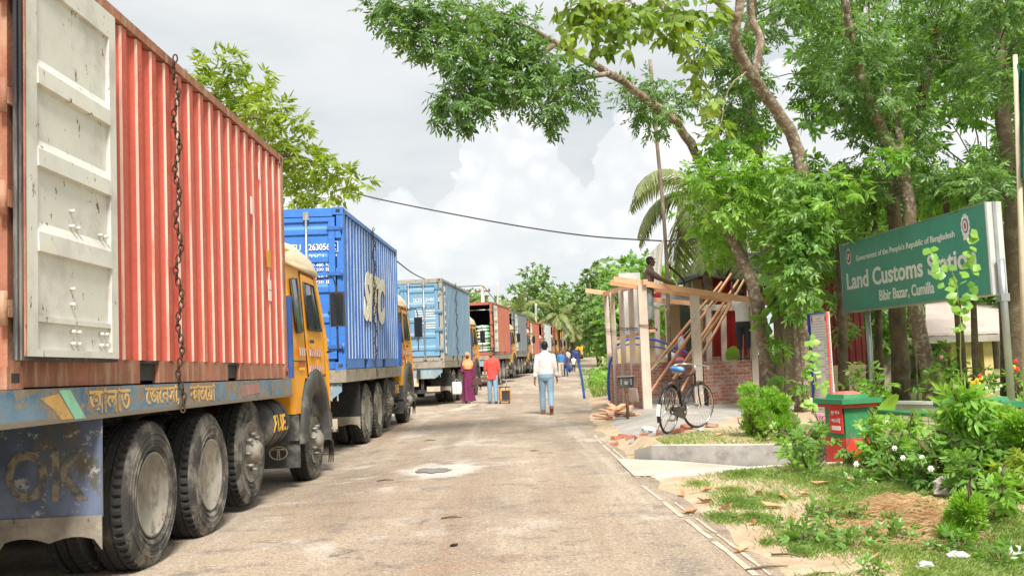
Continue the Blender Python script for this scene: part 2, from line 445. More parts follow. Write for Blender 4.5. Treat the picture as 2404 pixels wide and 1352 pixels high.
def grid_mesh(name, xs, ys, zf, mats):
    nx, ny = len(xs), len(ys)
    v = [(x, y, zf(x, y)) for y in ys for x in xs]
    f = [(j * nx + i, j * nx + i + 1, (j + 1) * nx + i + 1, (j + 1) * nx + i) for j in range(ny - 1) for i in range(nx - 1)]
    me = bpy.data.meshes.new(name); me.from_pydata(v, [], f); me.materials.append(mats)
    me.polygons.foreach_set('use_smooth', [True] * len(f)); me.update(); return me

m, t, b, o = new_mat('sandy_soil')
tcn = t.node('ShaderNodeTexCoord').outputs['Object']
big, med, fine = t.noise(tcn, .45, 5, .6), t.noise(tcn, 3.1, 6, .65), t.noise(tcn, 45, 4, .6)
c = t.mix(t.step(med, .3, .7), (.43, .30, .19), (.62, .48, .33))
c = t.mix(t.step(fine, .55, .72), c, (.26, .19, .12))
gr = t.math('ADD', t.math('MULTIPLY', big, .6), t.math('MULTIPLY', med, .4))
c = t.mix(t.step(gr, .53, .60), c, t.mix(fine, (.10, .16, .035), (.20, .27, .06)))
sepn = t.node('ShaderNodeSeparateXYZ'); t.l.new(tcn, sepn.inputs[0])
far_ = t.step(sepn.outputs[1], 30, 42)
c = t.mix(t.math('MULTIPLY', far_, .8), c, (.15, .23, .05))
gar = t.math('MULTIPLY', t.step(sepn.outputs[0], 5.6, 7.2), t.step(gr, .34, .48))
c = t.mix(t.math('MULTIPLY', gar, .85), c, t.mix(fine, (.10, .17, .035), (.24, .33, .08)))
t.l.new(c, b.inputs['Base Color']); b.inputs['Roughness'].default_value = .95
bn = t.node('ShaderNodeBump'); bn.inputs['Strength'].default_value = .7; bn.inputs['Distance'].default_value = .05
t.l.new(t.math('ADD', med, t.math('MULTIPLY', fine, .35)), bn.inputs['Height']); t.l.new(bn.outputs[0], b.inputs['Normal'])
M_SOIL = m
xs = sorted(set([-600, -300, -150, -80, -50, -30, -20, -14, -11, -9, -7.5] + [round(-7 + .5 * i, 2) for i in range(16)] + [round(1 + .2 * i, 2) for i in range(31)] + [round(7.5 + .5 * i, 2) for i in range(20)] + [18, 20, 23, 27, 32, 40, 60, 90, 150, 300, 600]))
ys = sorted(set([-60, -30, -12, -4, 0, 2] + [round(3 + .5 * i, 2) for i in range(15)] + [round(10 + .15 * i, 2) for i in range(36)] + [15.5 + i for i in range(26)] + [43 + 3 * i for i in range(38)] + [160, 180, 220, 300, 500, 900]))
def gz_sheet(x, y):
    d = x - edge(min(y, 160))
    return ground_z(x, y) - (.16 * sstep((-d - .05) / .5) * sstep((d + 8.5) / .5) if y < 158 else 0)
struct(link('ground', grid_mesh('ground', xs, ys, gz_sheet, M_SOIL)))

m, t, b, o = new_mat('dusty_asphalt')
tcn = t.node('ShaderNodeTexCoord').outputs['Object']
lane = t.mapping(tcn, (1, .22, 1))
big, med, fine, grit = t.noise(lane, .55, 6, .62), t.noise(tcn, 2.3, 7, .68), t.noise(tcn, 26, 5, .7), t.noise(tcn, 95, 3, .7)
patch = t.noise(t.mapping(tcn, (1, .8, 1), (5, 3, 0)), .8, 7, .66)
c = t.mix(t.step(big, .30, .68), (.285, .22, .158), (.51, .405, .295))
c = t.mix(t.math('MULTIPLY', t.step(med, .50, .66), .75), c, (.20, .17, .145))
c = t.mix(t.math('MULTIPLY', t.step(patch, .53, .68), .75), c, t.mix(fine, (.52, .44, .36), (.82, .77, .70)))
c = t.mix(t.math('MULTIPLY', t.step(t.noise(t.mapping(tcn, (1, 1, 1), (1, 9, 0)), .5, 5, .6), .58, .70), .55), c, (.40, .24, .14))
trk = t.noise(t.mapping(tcn, (1, .05, 1), (4, 0, 0)), 1.5, 4, .55)
c = t.mix(t.math('MULTIPLY', t.step(trk, .50, .66), .6), c, (.33, .23, .155))
c = t.mix(t.math('MULTIPLY', t.step(trk, .44, .32), .5), c, (.60, .52, .43))
c = t.mix(t.math('MULTIPLY', t.step(fine, .46, .64), .5), c, (.13, .105, .085))
c = t.mix(t.math('MULTIPLY', t.step(grit, .52, .66), .7), c, (.09, .075, .065))
c = t.mix(t.math('MULTIPLY', t.step(t.noise(tcn, 60, 3, .6), .57, .67), .65), c, (.72, .66, .58))
sx = t.node('ShaderNodeSeparateXYZ'); t.l.new(tcn, sx.inputs[0])
pv = t.node('ShaderNodeVectorMath', operation='DISTANCE'); t.l.new(t.mapping(tcn, (1, .55, 0)), pv.inputs[0]); pv.inputs[1].default_value = (-1.0, 12.5 * .55, 0)
pw = t.math('ADD', pv.outputs['Value'], t.math('MULTIPLY', t.math('SUBTRACT', med, .5), 1.1))
c = t.mix(t.math('MULTIPLY', t.math('MULTIPLY', t.step(pw, .62, .30), t.step(fine, .38, .56)), .8), c, t.mix(fine, (.62, .57, .5), (.82, .80, .75)))
vc = t.node('ShaderNodeTexVoronoi', feature='DISTANCE_TO_EDGE'); vw = t.node('ShaderNodeTexNoise'); t.l.new(tcn, vw.inputs['Vector']); vw.inputs['Scale'].default_value = 1.6; vw.inputs['Detail'].default_value = 6
va = t.node('ShaderNodeVectorMath', operation='MULTIPLY_ADD'); t.l.new(vw.outputs['Color'], va.inputs[0]); va.inputs[1].default_value = (.7, .7, 0); t.l.new(t.mapping(tcn, (1, .6, 0)), va.inputs[2]); t.l.new(va.outputs[0], vc.inputs['Vector']); vc.inputs['Scale'].default_value = .75
crk = t.math('MULTIPLY', t.step(vc.outputs['Distance'], .008, .002), t.step(med, .50, .60))
c = t.mix(t.math('MULTIPLY', crk, .5), c, (.085, .07, .058))
t.l.new(c, b.inputs['Base Color'])
t.l.new(t.math('ADD', .62, t.math('MULTIPLY', fine, .4), clamp=True), b.inputs['Roughness'])
b.inputs['Specular IOR Level'].default_value = .3
bn = t.node('ShaderNodeBump'); bn.inputs['Strength'].default_value = .75; bn.inputs['Distance'].default_value = .018
t.l.new(t.math('ADD', t.math('MULTIPLY', med, .6), t.math('ADD', t.math('MULTIPLY', fine, .4), t.math('MULTIPLY', grit, .35))), bn.inputs['Height']); t.l.new(bn.outputs[0], b.inputs['Normal'])
M_ROAD = m
yr = [-60, -20, 0] + [1 + i * .5 for i in range(60)] + [32 + 2 * i for i in range(64)]
fr = [-8.4, -8.2, -7, -5.5, -4, -3, -2, -1.2, -.6, -.25, 0]
RN = random.Random(3)
def road_z(x, y):
    return E(y) + .004 - .075 * math.exp(-((y - 13.2) / 2.6) ** 2) * sstep((-1.3 - x) / .9)
mb = MB()
vs = []
for y in yr:
    for k in fr:
        dx = math.atan2(edge(y + 1) - edge(y - 1), 2.)
        x = edge(y) + k * (1 / max(.35, math.cos(dx))) + (RN.uniform(-.09, .09) if k == 0 and y < 60 else 0)
        vs.append((x, y, road_z(x, y)))
n = len(fr)
mb.add(vs, [(j * n + i, j * n + i + 1, (j + 1) * n + i + 1, (j + 1) * n + i) for j in range(len(yr) - 1) for i in range(n - 1)], True)
struct(mb.build('road', M_ROAD))
# worn edge line, in the broken strips the photo shows
M_LINE = paint('worn_road_paint', (.58, .51, .41), .8, var=.15, dirt=(.48, .39, .29), dirt_amt=.9, dirt_scale=14, bump=.2)
def ribbon(name, pts, w, m, dz=.009, R=random.Random(5)):
    mb = MB(); vs = []
    for i, (x, y) in enumerate(pts):
        a, c_ = pts[max(i - 1, 0)], pts[min(i + 1, len(pts) - 1)]
        d = Vector((c_[0] - a[0], c_[1] - a[1], 0)).normalized(); q = Vector((d.y, -d.x, 0))
        for s in (-1, 1):
            ww = w * R.uniform(.36, .62)
            vs.append((x + q.x * ww * s, y + q.y * ww * s, max(E(y), 0) + dz))
    mb.add(vs, [(2 * i, 2 * i + 1, 2 * i + 3, 2 * i + 2) for i in range(len(pts) - 1)])
    return struct(mb.build(name, m))
def broken_line(y0, y1, off, w, R):
    mb = MB(); y = y0
    while y < y1:
        l_ = R.uniform(.35, 1.1); pts = [y + l_ * i / 3 for i in range(4)]; vs = []
        for q in pts:
            for s in (-1, 1): vs.append((edge(q) - off + s * w * R.uniform(.25, .6), q, E(q) + .009))
        mb.add(vs, [(2 * i, 2 * i + 1, 2 * i + 3, 2 * i + 2) for i in range(3)]); y += l_ + R.uniform(.03, .16)
    return struct(mb.build('edge_line', M_LINE))
broken_line(5.4, 9.2, .19, .05, random.Random(3)); broken_line(5.4, 8.6, .10, .03, random.Random(4)); broken_line(10.9, 16.8, .13, .055, random.Random(5)); broken_line(10.9, 15.5, .05, .035, random.Random(6))
p1, p2 = gnd(1062, 966), gnd(1118, 950)
ribbon('painted_arrow', [(p1.x + (p2.x - p1.x) * i / 6, p1.y + (p2.y - p1.y) * i / 6) for i in range(7)], .34, M_LINE)
p1, p2 = gnd(1030, 969), gnd(1098, 965)
ribbon('painted_arrow', [(p1.x + (p2.x - p1.x) * i / 6, p1.y + (p2.y - p1.y) * i / 6) for i in range(7)], .22, M_LINE)
m, t, b, o = new_mat('muddy_water')
b.inputs['Base Color'].default_value = (.24, .19, .14, 1); b.inputs['Roughness'].default_value = .22
mb = MB(); R_ = random.Random(2)
mb.add([(-1.12 + .24 * math.cos(a) * R_.uniform(.7, 1.15), 12.45 + .30 * math.sin(a) * R_.uniform(.7, 1.15), .0075) for a in np.arange(0, 6.28, .3)], [tuple(range(21))])
struct(mb.build('puddle', m))
# concrete apron of the side entry, its raised kerb wall and white kerb strip
M_APR = paint('apron_concrete', (.50, .43, .35), .9, var=.18, dirt=(.62, .52, .40), dirt_amt=.5, dirt_scale=2, bump=.35, bscale=30)
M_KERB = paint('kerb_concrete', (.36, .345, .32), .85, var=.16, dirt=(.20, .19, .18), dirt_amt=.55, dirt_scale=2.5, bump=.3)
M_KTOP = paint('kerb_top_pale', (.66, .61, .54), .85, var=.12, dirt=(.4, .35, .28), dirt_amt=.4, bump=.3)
mb = MB()
ap = [(1.30, 10.98, .016), (1.30, 12.9, .018), (2.0, 12.55, .0), (2.9, 12.05, -.06), (4.6, 11.75, -.12), (7.0, 11.6, -.16), (7.0, 10.9, -.16), (4.6, 11.05, -.12), (3.3, 11.12, -.05), (2.3, 11.02, .0)]
mb.add(ap, [(0, 1, 2, 9), (9, 2, 3, 8), (8, 3, 4, 7), (7, 4, 5, 6)])
struct(mb.build('concrete_apron', M_APR))
def wall_strip(name, pts, t_, m, top=None, topm=None):
    """low wall along pts (x,y,z0,z1)"""
    mb = MB(); vs = []; vt = []
    for i, (x, y, z0, z1) in enumerate(pts):
        a, c_ = pts[max(i - 1, 0)], pts[min(i + 1, len(pts) - 1)]
        d = Vector((c_[0] - a[0], c_[1] - a[1], 0)).normalized(); q = Vector((-d.y, d.x, 0)) * t_
        vs += [(x, y, z0), (x, y, z1), (x + q.x, y + q.y, z1), (x + q.x, y + q.y, z0)]
    k = len(pts)
    fs = [(4 * i + j, 4 * i + (j + 1) % 4, 4 * i + 4 + (j + 1) % 4, 4 * i + 4 + j) for i in range(k - 1) for j in range(4)] + [(0, 1, 2, 3), (4 * k - 4, 4 * k - 3, 4 * k - 2, 4 * k - 1)]
    mb.add(vs, fs); 
    for i, f in enumerate(fs): mb.mi[i] = 1 if (i < 4 * (k - 1) and i % 4 == 1) else 0
    return struct(mb.build(name, [m, topm or m]))
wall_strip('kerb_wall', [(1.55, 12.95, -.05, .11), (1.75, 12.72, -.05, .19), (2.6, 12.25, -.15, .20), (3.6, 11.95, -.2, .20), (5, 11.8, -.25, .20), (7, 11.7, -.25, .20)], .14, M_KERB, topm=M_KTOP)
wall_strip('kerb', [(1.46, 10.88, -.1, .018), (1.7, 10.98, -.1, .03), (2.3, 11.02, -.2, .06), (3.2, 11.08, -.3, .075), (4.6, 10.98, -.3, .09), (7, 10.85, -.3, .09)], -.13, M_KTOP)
# grey cement forecourt of the kiosk
M_CEM = paint('grey_cement', (.37, .345, .315), .9, var=.14, dirt=(.52, .45, .36), dirt_amt=.45, dirt_scale=2, bump=.35, bscale=35)
mb = MB()
ring = [(1.62, 14.6), (1.72, 17), (1.8, 19.5), (2.0, 22.5), (2.1, 25.6), (2.9, 26.4), (7.2, 27.6), (7.4, 21.5), (5.6, 19.2), (4.1, 17.6), (3.2, 15.6), (2.3, 14.5)]
cx, cy = 3.3, 20.2
vs = []; K = 8
for j in range(K + 1):
    for x, y in ring:
        q = j / K; X, Y = cx + (x - cx) * q, cy + (y - cy) * q
        vs.append((X, Y, ground_z(X, Y) + .014 - .03 * (j == K)))
n = len(ring)
mb.add(vs, [(j * n + i, j * n + (i + 1) % n, (j + 1) * n + (i + 1) % n, (j + 1) * n + i) for j in range(K) for i in range(n)], True)
struct(mb.build('cement_forecourt', M_CEM))

# ------------------------------------------------------------------ shipping containers
CL, CW, CH = 6.06, 2.44, 2.59
GLINT = {}  # glint colours painted on rib edges, by container paint name
def corr_wall(mb, y0, y1, z0, z1, x, sgn, n=None, depth=.042, pitch=.278):
    """trapezoid-corrugated side sheet, ribs proud to sgn*x"""
    n = max(2, round((y1 - y0) / pitch)); p = (y1 - y0) / n; pr = []
    for i in range(n):
        a = y0 + i * p
        for f_, d in ((0, 1), (.30, 1), (.46, 0), (.84, 0), (.945, .66)): pr.append((a + f_ * p, d))
    pr.append((y1, 1))
    zs = [z0 + (z1 - z0) * i / 3 for i in range(4)]
    vs = [(x - sgn * depth * (1 - d), y, z) for z in zs for y, d in pr]; k = len(pr)
    mb.add(vs, [(j * k + i, j * k + i + 1, (j + 1) * k + i + 1, (j + 1) * k + i) for j in range(3) for i in range(k - 1)])
    for q in range(3 * (k - 1)):                           # outer edge of each rib's rear-facing slope: pale strip painted as a glint
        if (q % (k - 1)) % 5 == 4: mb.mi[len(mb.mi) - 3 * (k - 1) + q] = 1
    return mb
def cmat(key, col, **kw):
    a = dict(var=.08, dirt=tuple(min(1, q * .62 + .05) for q in col), dirt_amt=.25, dirt_scale=3., rust=.1, bump=.22, bscale=3.2, streak=True, bdist=.09)
    a.update(kw); return paint(key, col, .42, **a)
M_DOORIN = paint('door_inside_grey_white', (.64, .63, .57), .5, var=.07, dirt=(.47, .43, .40), dirt_amt=.46, dirt_scale=1.8, rust=.34)
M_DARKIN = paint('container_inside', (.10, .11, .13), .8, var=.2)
M_PLY = paint('plywood_floor', (.22, .14, .08), .8)
M_MASTIC = paint('frame_rust', (.33, .13, .08), .7, var=.35, dirt=(.42, .28, .18), dirt_amt=.55, dirt_scale=10, rust=.35, bump=.4, bscale=40, streak=True)
def door(name, root, x0, w, m, closed=True, detail=True, mr=None):
    """one leaf of the rear doors, built in its own frame: hinge edge at x=0, leaf towards -x, outer face at -y"""
    z0, h = .17, 2.26
    mb = MB()
    mb.box((-w / 2, .02, z0 + h / 2), (w, .03, h))
    for zc, hh in ((z0 + .035, .07), (z0 + h - .035, .07)): mb.box((-w / 2, .0, zc), (w, .05, hh))
    for xc in (-.05, -w + .05): mb.box((xc, .0, z0 + h / 2), (.1, .05, h - .145))
    ribs = ((.62, .14), (1.10, .13), (1.58, .13), (2.02, .10), (.23, .14))
    for zc, hh in ribs:                                   # pressed ribs
        zc += z0
        mb.prism([(.004, zc - hh / 2), (.004, zc + hh / 2), (-.022, zc + hh * .3), (-.022, zc - hh * .3)], -w + .11, -.11, 'x')
        for k in range(0): pass
    d = mb.build(name, m, root); d.location = (x0, 0, 0)
    return d
def inner_door(root, loc, rz, m_in, m_out, hinge_m, w=1.16):
    """leaf swung right round against the side wall: we see its inner face, gasket and hinges"""
    z0, h = .17, 2.26
    mb = MB()                                             # local: hinge edge at y=0, leaf along +y, inner face +x
    mb.box((.028, w / 2, z0 + h / 2), (.032, w - .004, h - .004))
    for yc in (.06, w - .05): mb.box((.055, yc, z0 + h / 2), (.028, .1 if yc > .5 else .12, h))
    for zc, hh in ((z0 + h - .085, .17), (z0 + .02, .04)): mb.box((.055, w / 2 + .01, zc), (.028, w - .22, hh))
    for zb, zt in ((.57, .74), (1.04, 1.20), (1.50, 1.66)):
        zb += z0; zt += z0
        mb.prism([(.044, zb), (.072, zb + .004), (.072, zt - .07), (.044, zt)], .12, w - .105, 'y') if 0 else mb.add(
            [(.044, .122, zb), (.078, .122, zb + .003), (.074, .122, zt - .06), (.044, .122, zt), (.044, w - .102, zb), (.078, w - .102, zb + .003), (.074, w - .102, zt - .06), (.044, w - .102, zt)],
            [(0, 1, 2, 3), (4, 7, 6, 5), (0, 4, 5, 1), (1, 5, 6, 2), (2, 6, 7, 3)])
    mb.box((.052, w / 2 + .01, z0 + .205), (.022, w - .226, .03))
    for zz in (.08, .15, .77, .86, .31, .40):             # bolt heads of the rod brackets
        for yy in ((.55, .62, .93, 1.0) if zz in (.08, .15, .77) else (.55,)): mb.tube([(.044, yy, z0 + zz), (.075, yy, z0 + zz)], .012, 6)
    d = mb.build('door', m_in, root); d.location = loc; d.rotation_euler = (0, 0, rz)
    g = MB()
    for i, (yy, xx) in enumerate(((-.016, .02), (-.03, .035), (-.016, .052))): g.box((xx, yy, z0 + h / 2 - .01), (.012, .028, h + .02))
    g.cur = 1; g.box((.066, -.008, z0 + h / 2), (.01, .012, h)); g.cur = 0
    g.box((.03, w / 2, z0 - .012), (.05, w + .02, .02))
    g.build('gasket', [M_RUBBER, hinge_m], d)
    return d
def container(loc, th, tilt, roll, name, label, m, mode, group='containers on the queued trucks', m_frame=None, m_door=None, m_in=M_DOORIN, z_in=None, cat='container', pitch=.278, left=True):
    root = thing('shipping_container', label, cat, loc, 0, group)
    root.rotation_euler = Matrix(((math.cos(th), math.sin(th), 0), (-math.sin(th), math.cos(th), 0), (0, 0, 1))).to_4x4().to_euler()
    root.rotation_euler = (Matrix.Rotation(-th, 3, 'Z') @ Matrix.Rotation(tilt, 3, 'X') @ Matrix.Rotation(-roll, 3, 'Y')).to_euler()
    X = CW / 2; mf = m_frame or m
    a = MB(); corr_wall(a, .16, CL - .12, .17, CH - .09, X - .012, 1, pitch=pitch); a.build('side_wall', [m, GLINT.get(m.name, m)], root)
    if left:
        a = MB(); corr_wall(a, .16, CL - .12, .17, CH - .09, -X + .012, -1, pitch=pitch); a.build('side_wall', [m, GLINT.get(m.name, m)], root)
    a = MB(); a.box((0, CL - .04, CH / 2), (CW - .2, .03, CH - .2)); a.build('front_wall', m, root)
    a = MB(); a.box((0, CL / 2, CH - .03), (CW - .12, CL - .14, .03)); a.build('roof', m, root)
    a = MB(); a.box((0, CL / 2 + .06, .13), (CW - .14, CL - .3, .04)); a.build('floor', M_PLY, root)
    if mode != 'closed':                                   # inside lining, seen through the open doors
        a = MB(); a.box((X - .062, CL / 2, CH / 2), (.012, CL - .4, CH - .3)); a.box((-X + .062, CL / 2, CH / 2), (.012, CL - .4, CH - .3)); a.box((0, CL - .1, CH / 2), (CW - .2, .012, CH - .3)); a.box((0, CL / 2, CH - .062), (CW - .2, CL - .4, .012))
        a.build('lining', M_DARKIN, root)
    for sx_ in (-1, 1):
        for yy in (.075, CL - .06):
            a = MB(); w_ = .13 if yy < 1 else .1
            a.box((sx_ * (X - .055), yy, CH / 2), (.11, w_, CH - .236)); 
            if yy < 1:
                for zc in (.42, 1.0, 1.55, 2.15): a.box((sx_ * (X - .075), -.008, zc), (.09, .036, .12))
            a.build('corner_post', mf, root)
            for zc in (.059, CH - .059):
                a = MB(); a.cur = 0; cx_, cy_ = sx_ * (X - .08), (.081 if yy < 1 else CL - .081)
                a.box((cx_, cy_, zc), (.165, .165, .118)); a.cur = 1
                a.box((cx_ + sx_ * .0815, cy_, zc), (.006, .08, .05)); a.box((cx_, cy_ + (-.0815 if yy < 1 else .0815), zc), (.07, .006, .055))
                a.build('corner_casting', [mf, M_CHAS], root)
        a = MB(); a.box((sx_ * (X - .03), CL / 2, CH - .045), (.06, CL - .335, .07)); a.build('top_rail', mf, root)
        a = MB()
        pk = [(1.98, .36), (4.03, .36)]; y = .165
        for yc, w_ in pk + [(CL - .165 + .18, .36)]:
            a.box((sx_ * (X - .045), (y + yc - w_ / 2) / 2, .088), (.05, yc - w_ / 2 - y, .16)); y = yc + w_ / 2
        a.build('bottom_rail', mf, root)
        a = MB()
        for yc, w_ in pk: a = MB(); a.box((sx_ * (X - .06), yc, .088), (.02, w_ - .01, .122)); a.box((sx_ * (X - .045), yc, .158), (.05, w_, .02)); a.build('forklift_pocket', M_CHAS, root)
    a = MB(); a.box((0, .07, .085), (CW - .34, .12, .15)); a.build('sill', mf, root)
    a = MB(); a.box((0, .06, CH - .075), (CW - .34, .10, .13)); a.build('header', mf, root)
    if mode == 'closed':
        for s in (-1, 1):
            d = door('door', root, X - .13 if s > 0 else 0., 1.085, m_door or m); 
            if s < 0: d.location = (-.005, 0, 0)
            for xx in (-.45, -.93):
                r_ = MB(); r_.tube([(xx, -.055, .10), (xx, -.055, CH - .08)], .02, 8)
                for zc in (.12, CH - .14, 1.75): r_.box((xx, -.04, zc), (.09, .05, .13))
                if xx < -.5: r_.box((xx + .18, -.075, .82), (.38, .015, .04)); r_.box((xx + .26, -.06, .82), (.05, .05, .13))
                r_.build('lock_rod', M_STEEL, d)
            for zc in (.36, .95, 1.52, 2.25):
                r_ = MB(); r_.box((-.02, -.032, zc), (.22, .02, .06), taper=.8); r_.tube([(.105, -.02, zc - .06), (.105, -.02, zc + .06)], .02, 8); r_.build('hinge', m, d)
    else:
        for s in (-1, 1):
            if s > 0: inner_door(root, (X + .012, .05, 0), 0, m_in, m, mf)
            else:
                d = inner_door(root, (-X - .012, .05, 0), 0, m_in, m, mf); d.scale = (-1, 1, 1)
            for zc in (.42, 1.0, 1.55, 2.15):
                h_ = MB(); h_.box((s * (X + .006), .01, zc), (.04, .07, .09)); h_.tube([(s * (X + .002), -.035, zc - .09), (s * (X + .002), -.035, zc + .09)], .022, 8); h_.build('hinge', mf, root)
    return root

# ------------------------------------------------------------------ trucks
def tyre_mesh(key, R=.535, w=.28, n=150):
    mb = MB(); hw = w / 2
    prof = [(R - .235, -hw + .035), (R - .21, -hw + .005), (R - .13, -hw - .004), (R - .05, -hw + .012), (R - .02, -hw + .03), (R - .006, -hw + .035),
            (R, -hw + .075), (R - .0, -.045), (R - .014, -.042), (R - .014, -.03), (R, -.027), (R, .027), (R - .014, .03), (R - .014, .042), (R, .045), (R, hw - .075),
            (R - .006, hw - .035), (R - .02, hw - .03), (R - .05, hw - .012), (R - .13, hw + .004), (R - .21, hw - .005), (R - .235, hw - .035)]
    def mod(k, j, r):
        if k in (5, 6, 15, 16) and j % 3 == 0: return r - .024
        return r
    mb.lathe(prof, n, 'x', mod=mod)
    k = len(prof) - 1
    for i in range(len(mb.f)):
        q = i // n
        mb.mi[i] = 1 if 4 <= q <= 16 else 0; mb.smooth[i] = not (4 <= q <= 16)
    mb.f = mb.f[:-2]; mb.mi = mb.mi[:-2]; mb.smooth = mb.smooth[:-2]
    for q in range(3): # rings moulded on the sidewall
        rr = R - .09 - .045 * q
        for s in (-1, 1): mb.lathe([(rr, s * (hw + .000)), (rr - .006, s * (hw + .008)), (rr - .012, s * (hw + .0))], 48, 'x', close=False); mb.f = mb.f[:-2]; mb.mi = mb.mi[:-2]; mb.smooth = mb.smooth[:-2]
    return mb.mesh(key, [M_TYRE, M_TYRED])
def rim_dish():
    mb = MB()                                             # outer wheel of a pair: deep dish, outer face +x
    mb.lathe([(.30, .125), (.305, .135), (.29, .137), (.275, .12), (.262, .06), (.25, -.01), (.23, -.06), (.17, -.085), (.12, -.09), (.115, -.06), (.06, -.05), (.05, -.02), (.0, -.02)], 40, 'x')
    mb.lathe([(.30, -.125), (.30, .125)], 40, 'x'); mb.f = mb.f[:-2]; mb.mi = mb.mi[:-2]; mb.smooth = mb.smooth[:-2]
    for j in range(10):
        a = j * .628; mb.tube([(-.09, .165 * math.cos(a), .165 * math.sin(a)), (-.045, .165 * math.cos(a), .165 * math.sin(a))], .016, 6)
    for j in range(5):
        a = j * 1.257 + .3; mb.cur = 1; mb.tube([(-.05, .235 * math.cos(a), .235 * math.sin(a)), (-.037, .228 * math.cos(a), .228 * math.sin(a))], .022, 8); mb.cur = 0
    return mb.mesh('rim', [M_RIM, M_CHAS])
def rim_steer():
    mb = MB()
    mb.lathe([(.30, .115), (.305, .13), (.292, .132), (.27, .09), (.25, .05), (.225, .085), (.19, .105), (.14, .11), (.135, .15), (.11, .165), (.10, .21), (.07, .235), (.0, .24)], 40, 'x')
    mb.cur = 1
    for j in range(8):
        a = j * .785; mb.tube([(.10, .175 * math.cos(a), .175 * math.sin(a)), (.185, .175 * math.cos(a), .175 * math.sin(a))], .02, 6)
    for j in range(8):
        a = j * .785 + .39; mb.cur = 2; mb.tube([(.06, .238 * math.cos(a), .238 * math.sin(a)), (.082, .23 * math.cos(a), .23 * math.sin(a))], .022, 8)
    return mb.mesh('rim', [M_RIM, M_HUB, M_CHAS])
ME_TYRE, ME_DISH, ME_STEER = tyre_mesh('tyre'), rim_dish(), rim_steer()
M_STRIP, t, b, o = new_mat('red_white_reflector')
tcn = t.node('ShaderNodeTexCoord').outputs['Object']; sx = t.node('ShaderNodeSeparateXYZ'); t.l.new(tcn, sx.inputs[0])
wv = t.math('FRACT', t.math('MULTIPLY', t.math('ADD', sx.outputs[1], t.math('MULTIPLY', sx.outputs[2], .4)), 9.))
t.l.new(t.mix(t.math('GREATER_THAN', wv, .5), (.75, .70, .68), (.55, .06, .05)), b.inputs['Base Color']); b.inputs['Roughness'].default_value = .4
M_RAILW = paint('weathered_side_rail', (.27, .235, .19), .8, var=.3, dirt=(.36, .32, .25), dirt_amt=.55, dirt_scale=7, rust=.3, bump=.5, bscale=30)
M_BLUEB = paint('blue_headboard', (.03, .09, .30), .5, var=.2, dirt=(.2, .26, .30), dirt_amt=.3, streak=True)
M_TAIL = paint('faded_blue_tailboard', (.22, .36, .44), .7, var=.25, dirt=(.40, .36, .30), dirt_amt=.6, dirt_scale=6, rust=.25, bump=.3)
M_PLATE = paint('dusty_plate', (.50, .44, .33), .7, var=.2, dirt=(.3, .25, .18), dirt_amt=.4)
M_LAMP = paint('orange_lamp', (.7, .25, .03), .2)
M_LETW = paint('white_lettering', (.80, .79, .76), .6, var=.06)
M_LETC = paint('cream_lettering', (.82, .76, .62), .6, var=.08, dirt=(.5, .46, .40), dirt_amt=.3)
M_LETY = paint('yellow_lettering', (.75, .42, .06), .6, var=.15)
M_EMR0 = paint('print_red', (.5, .08, .04), .6)
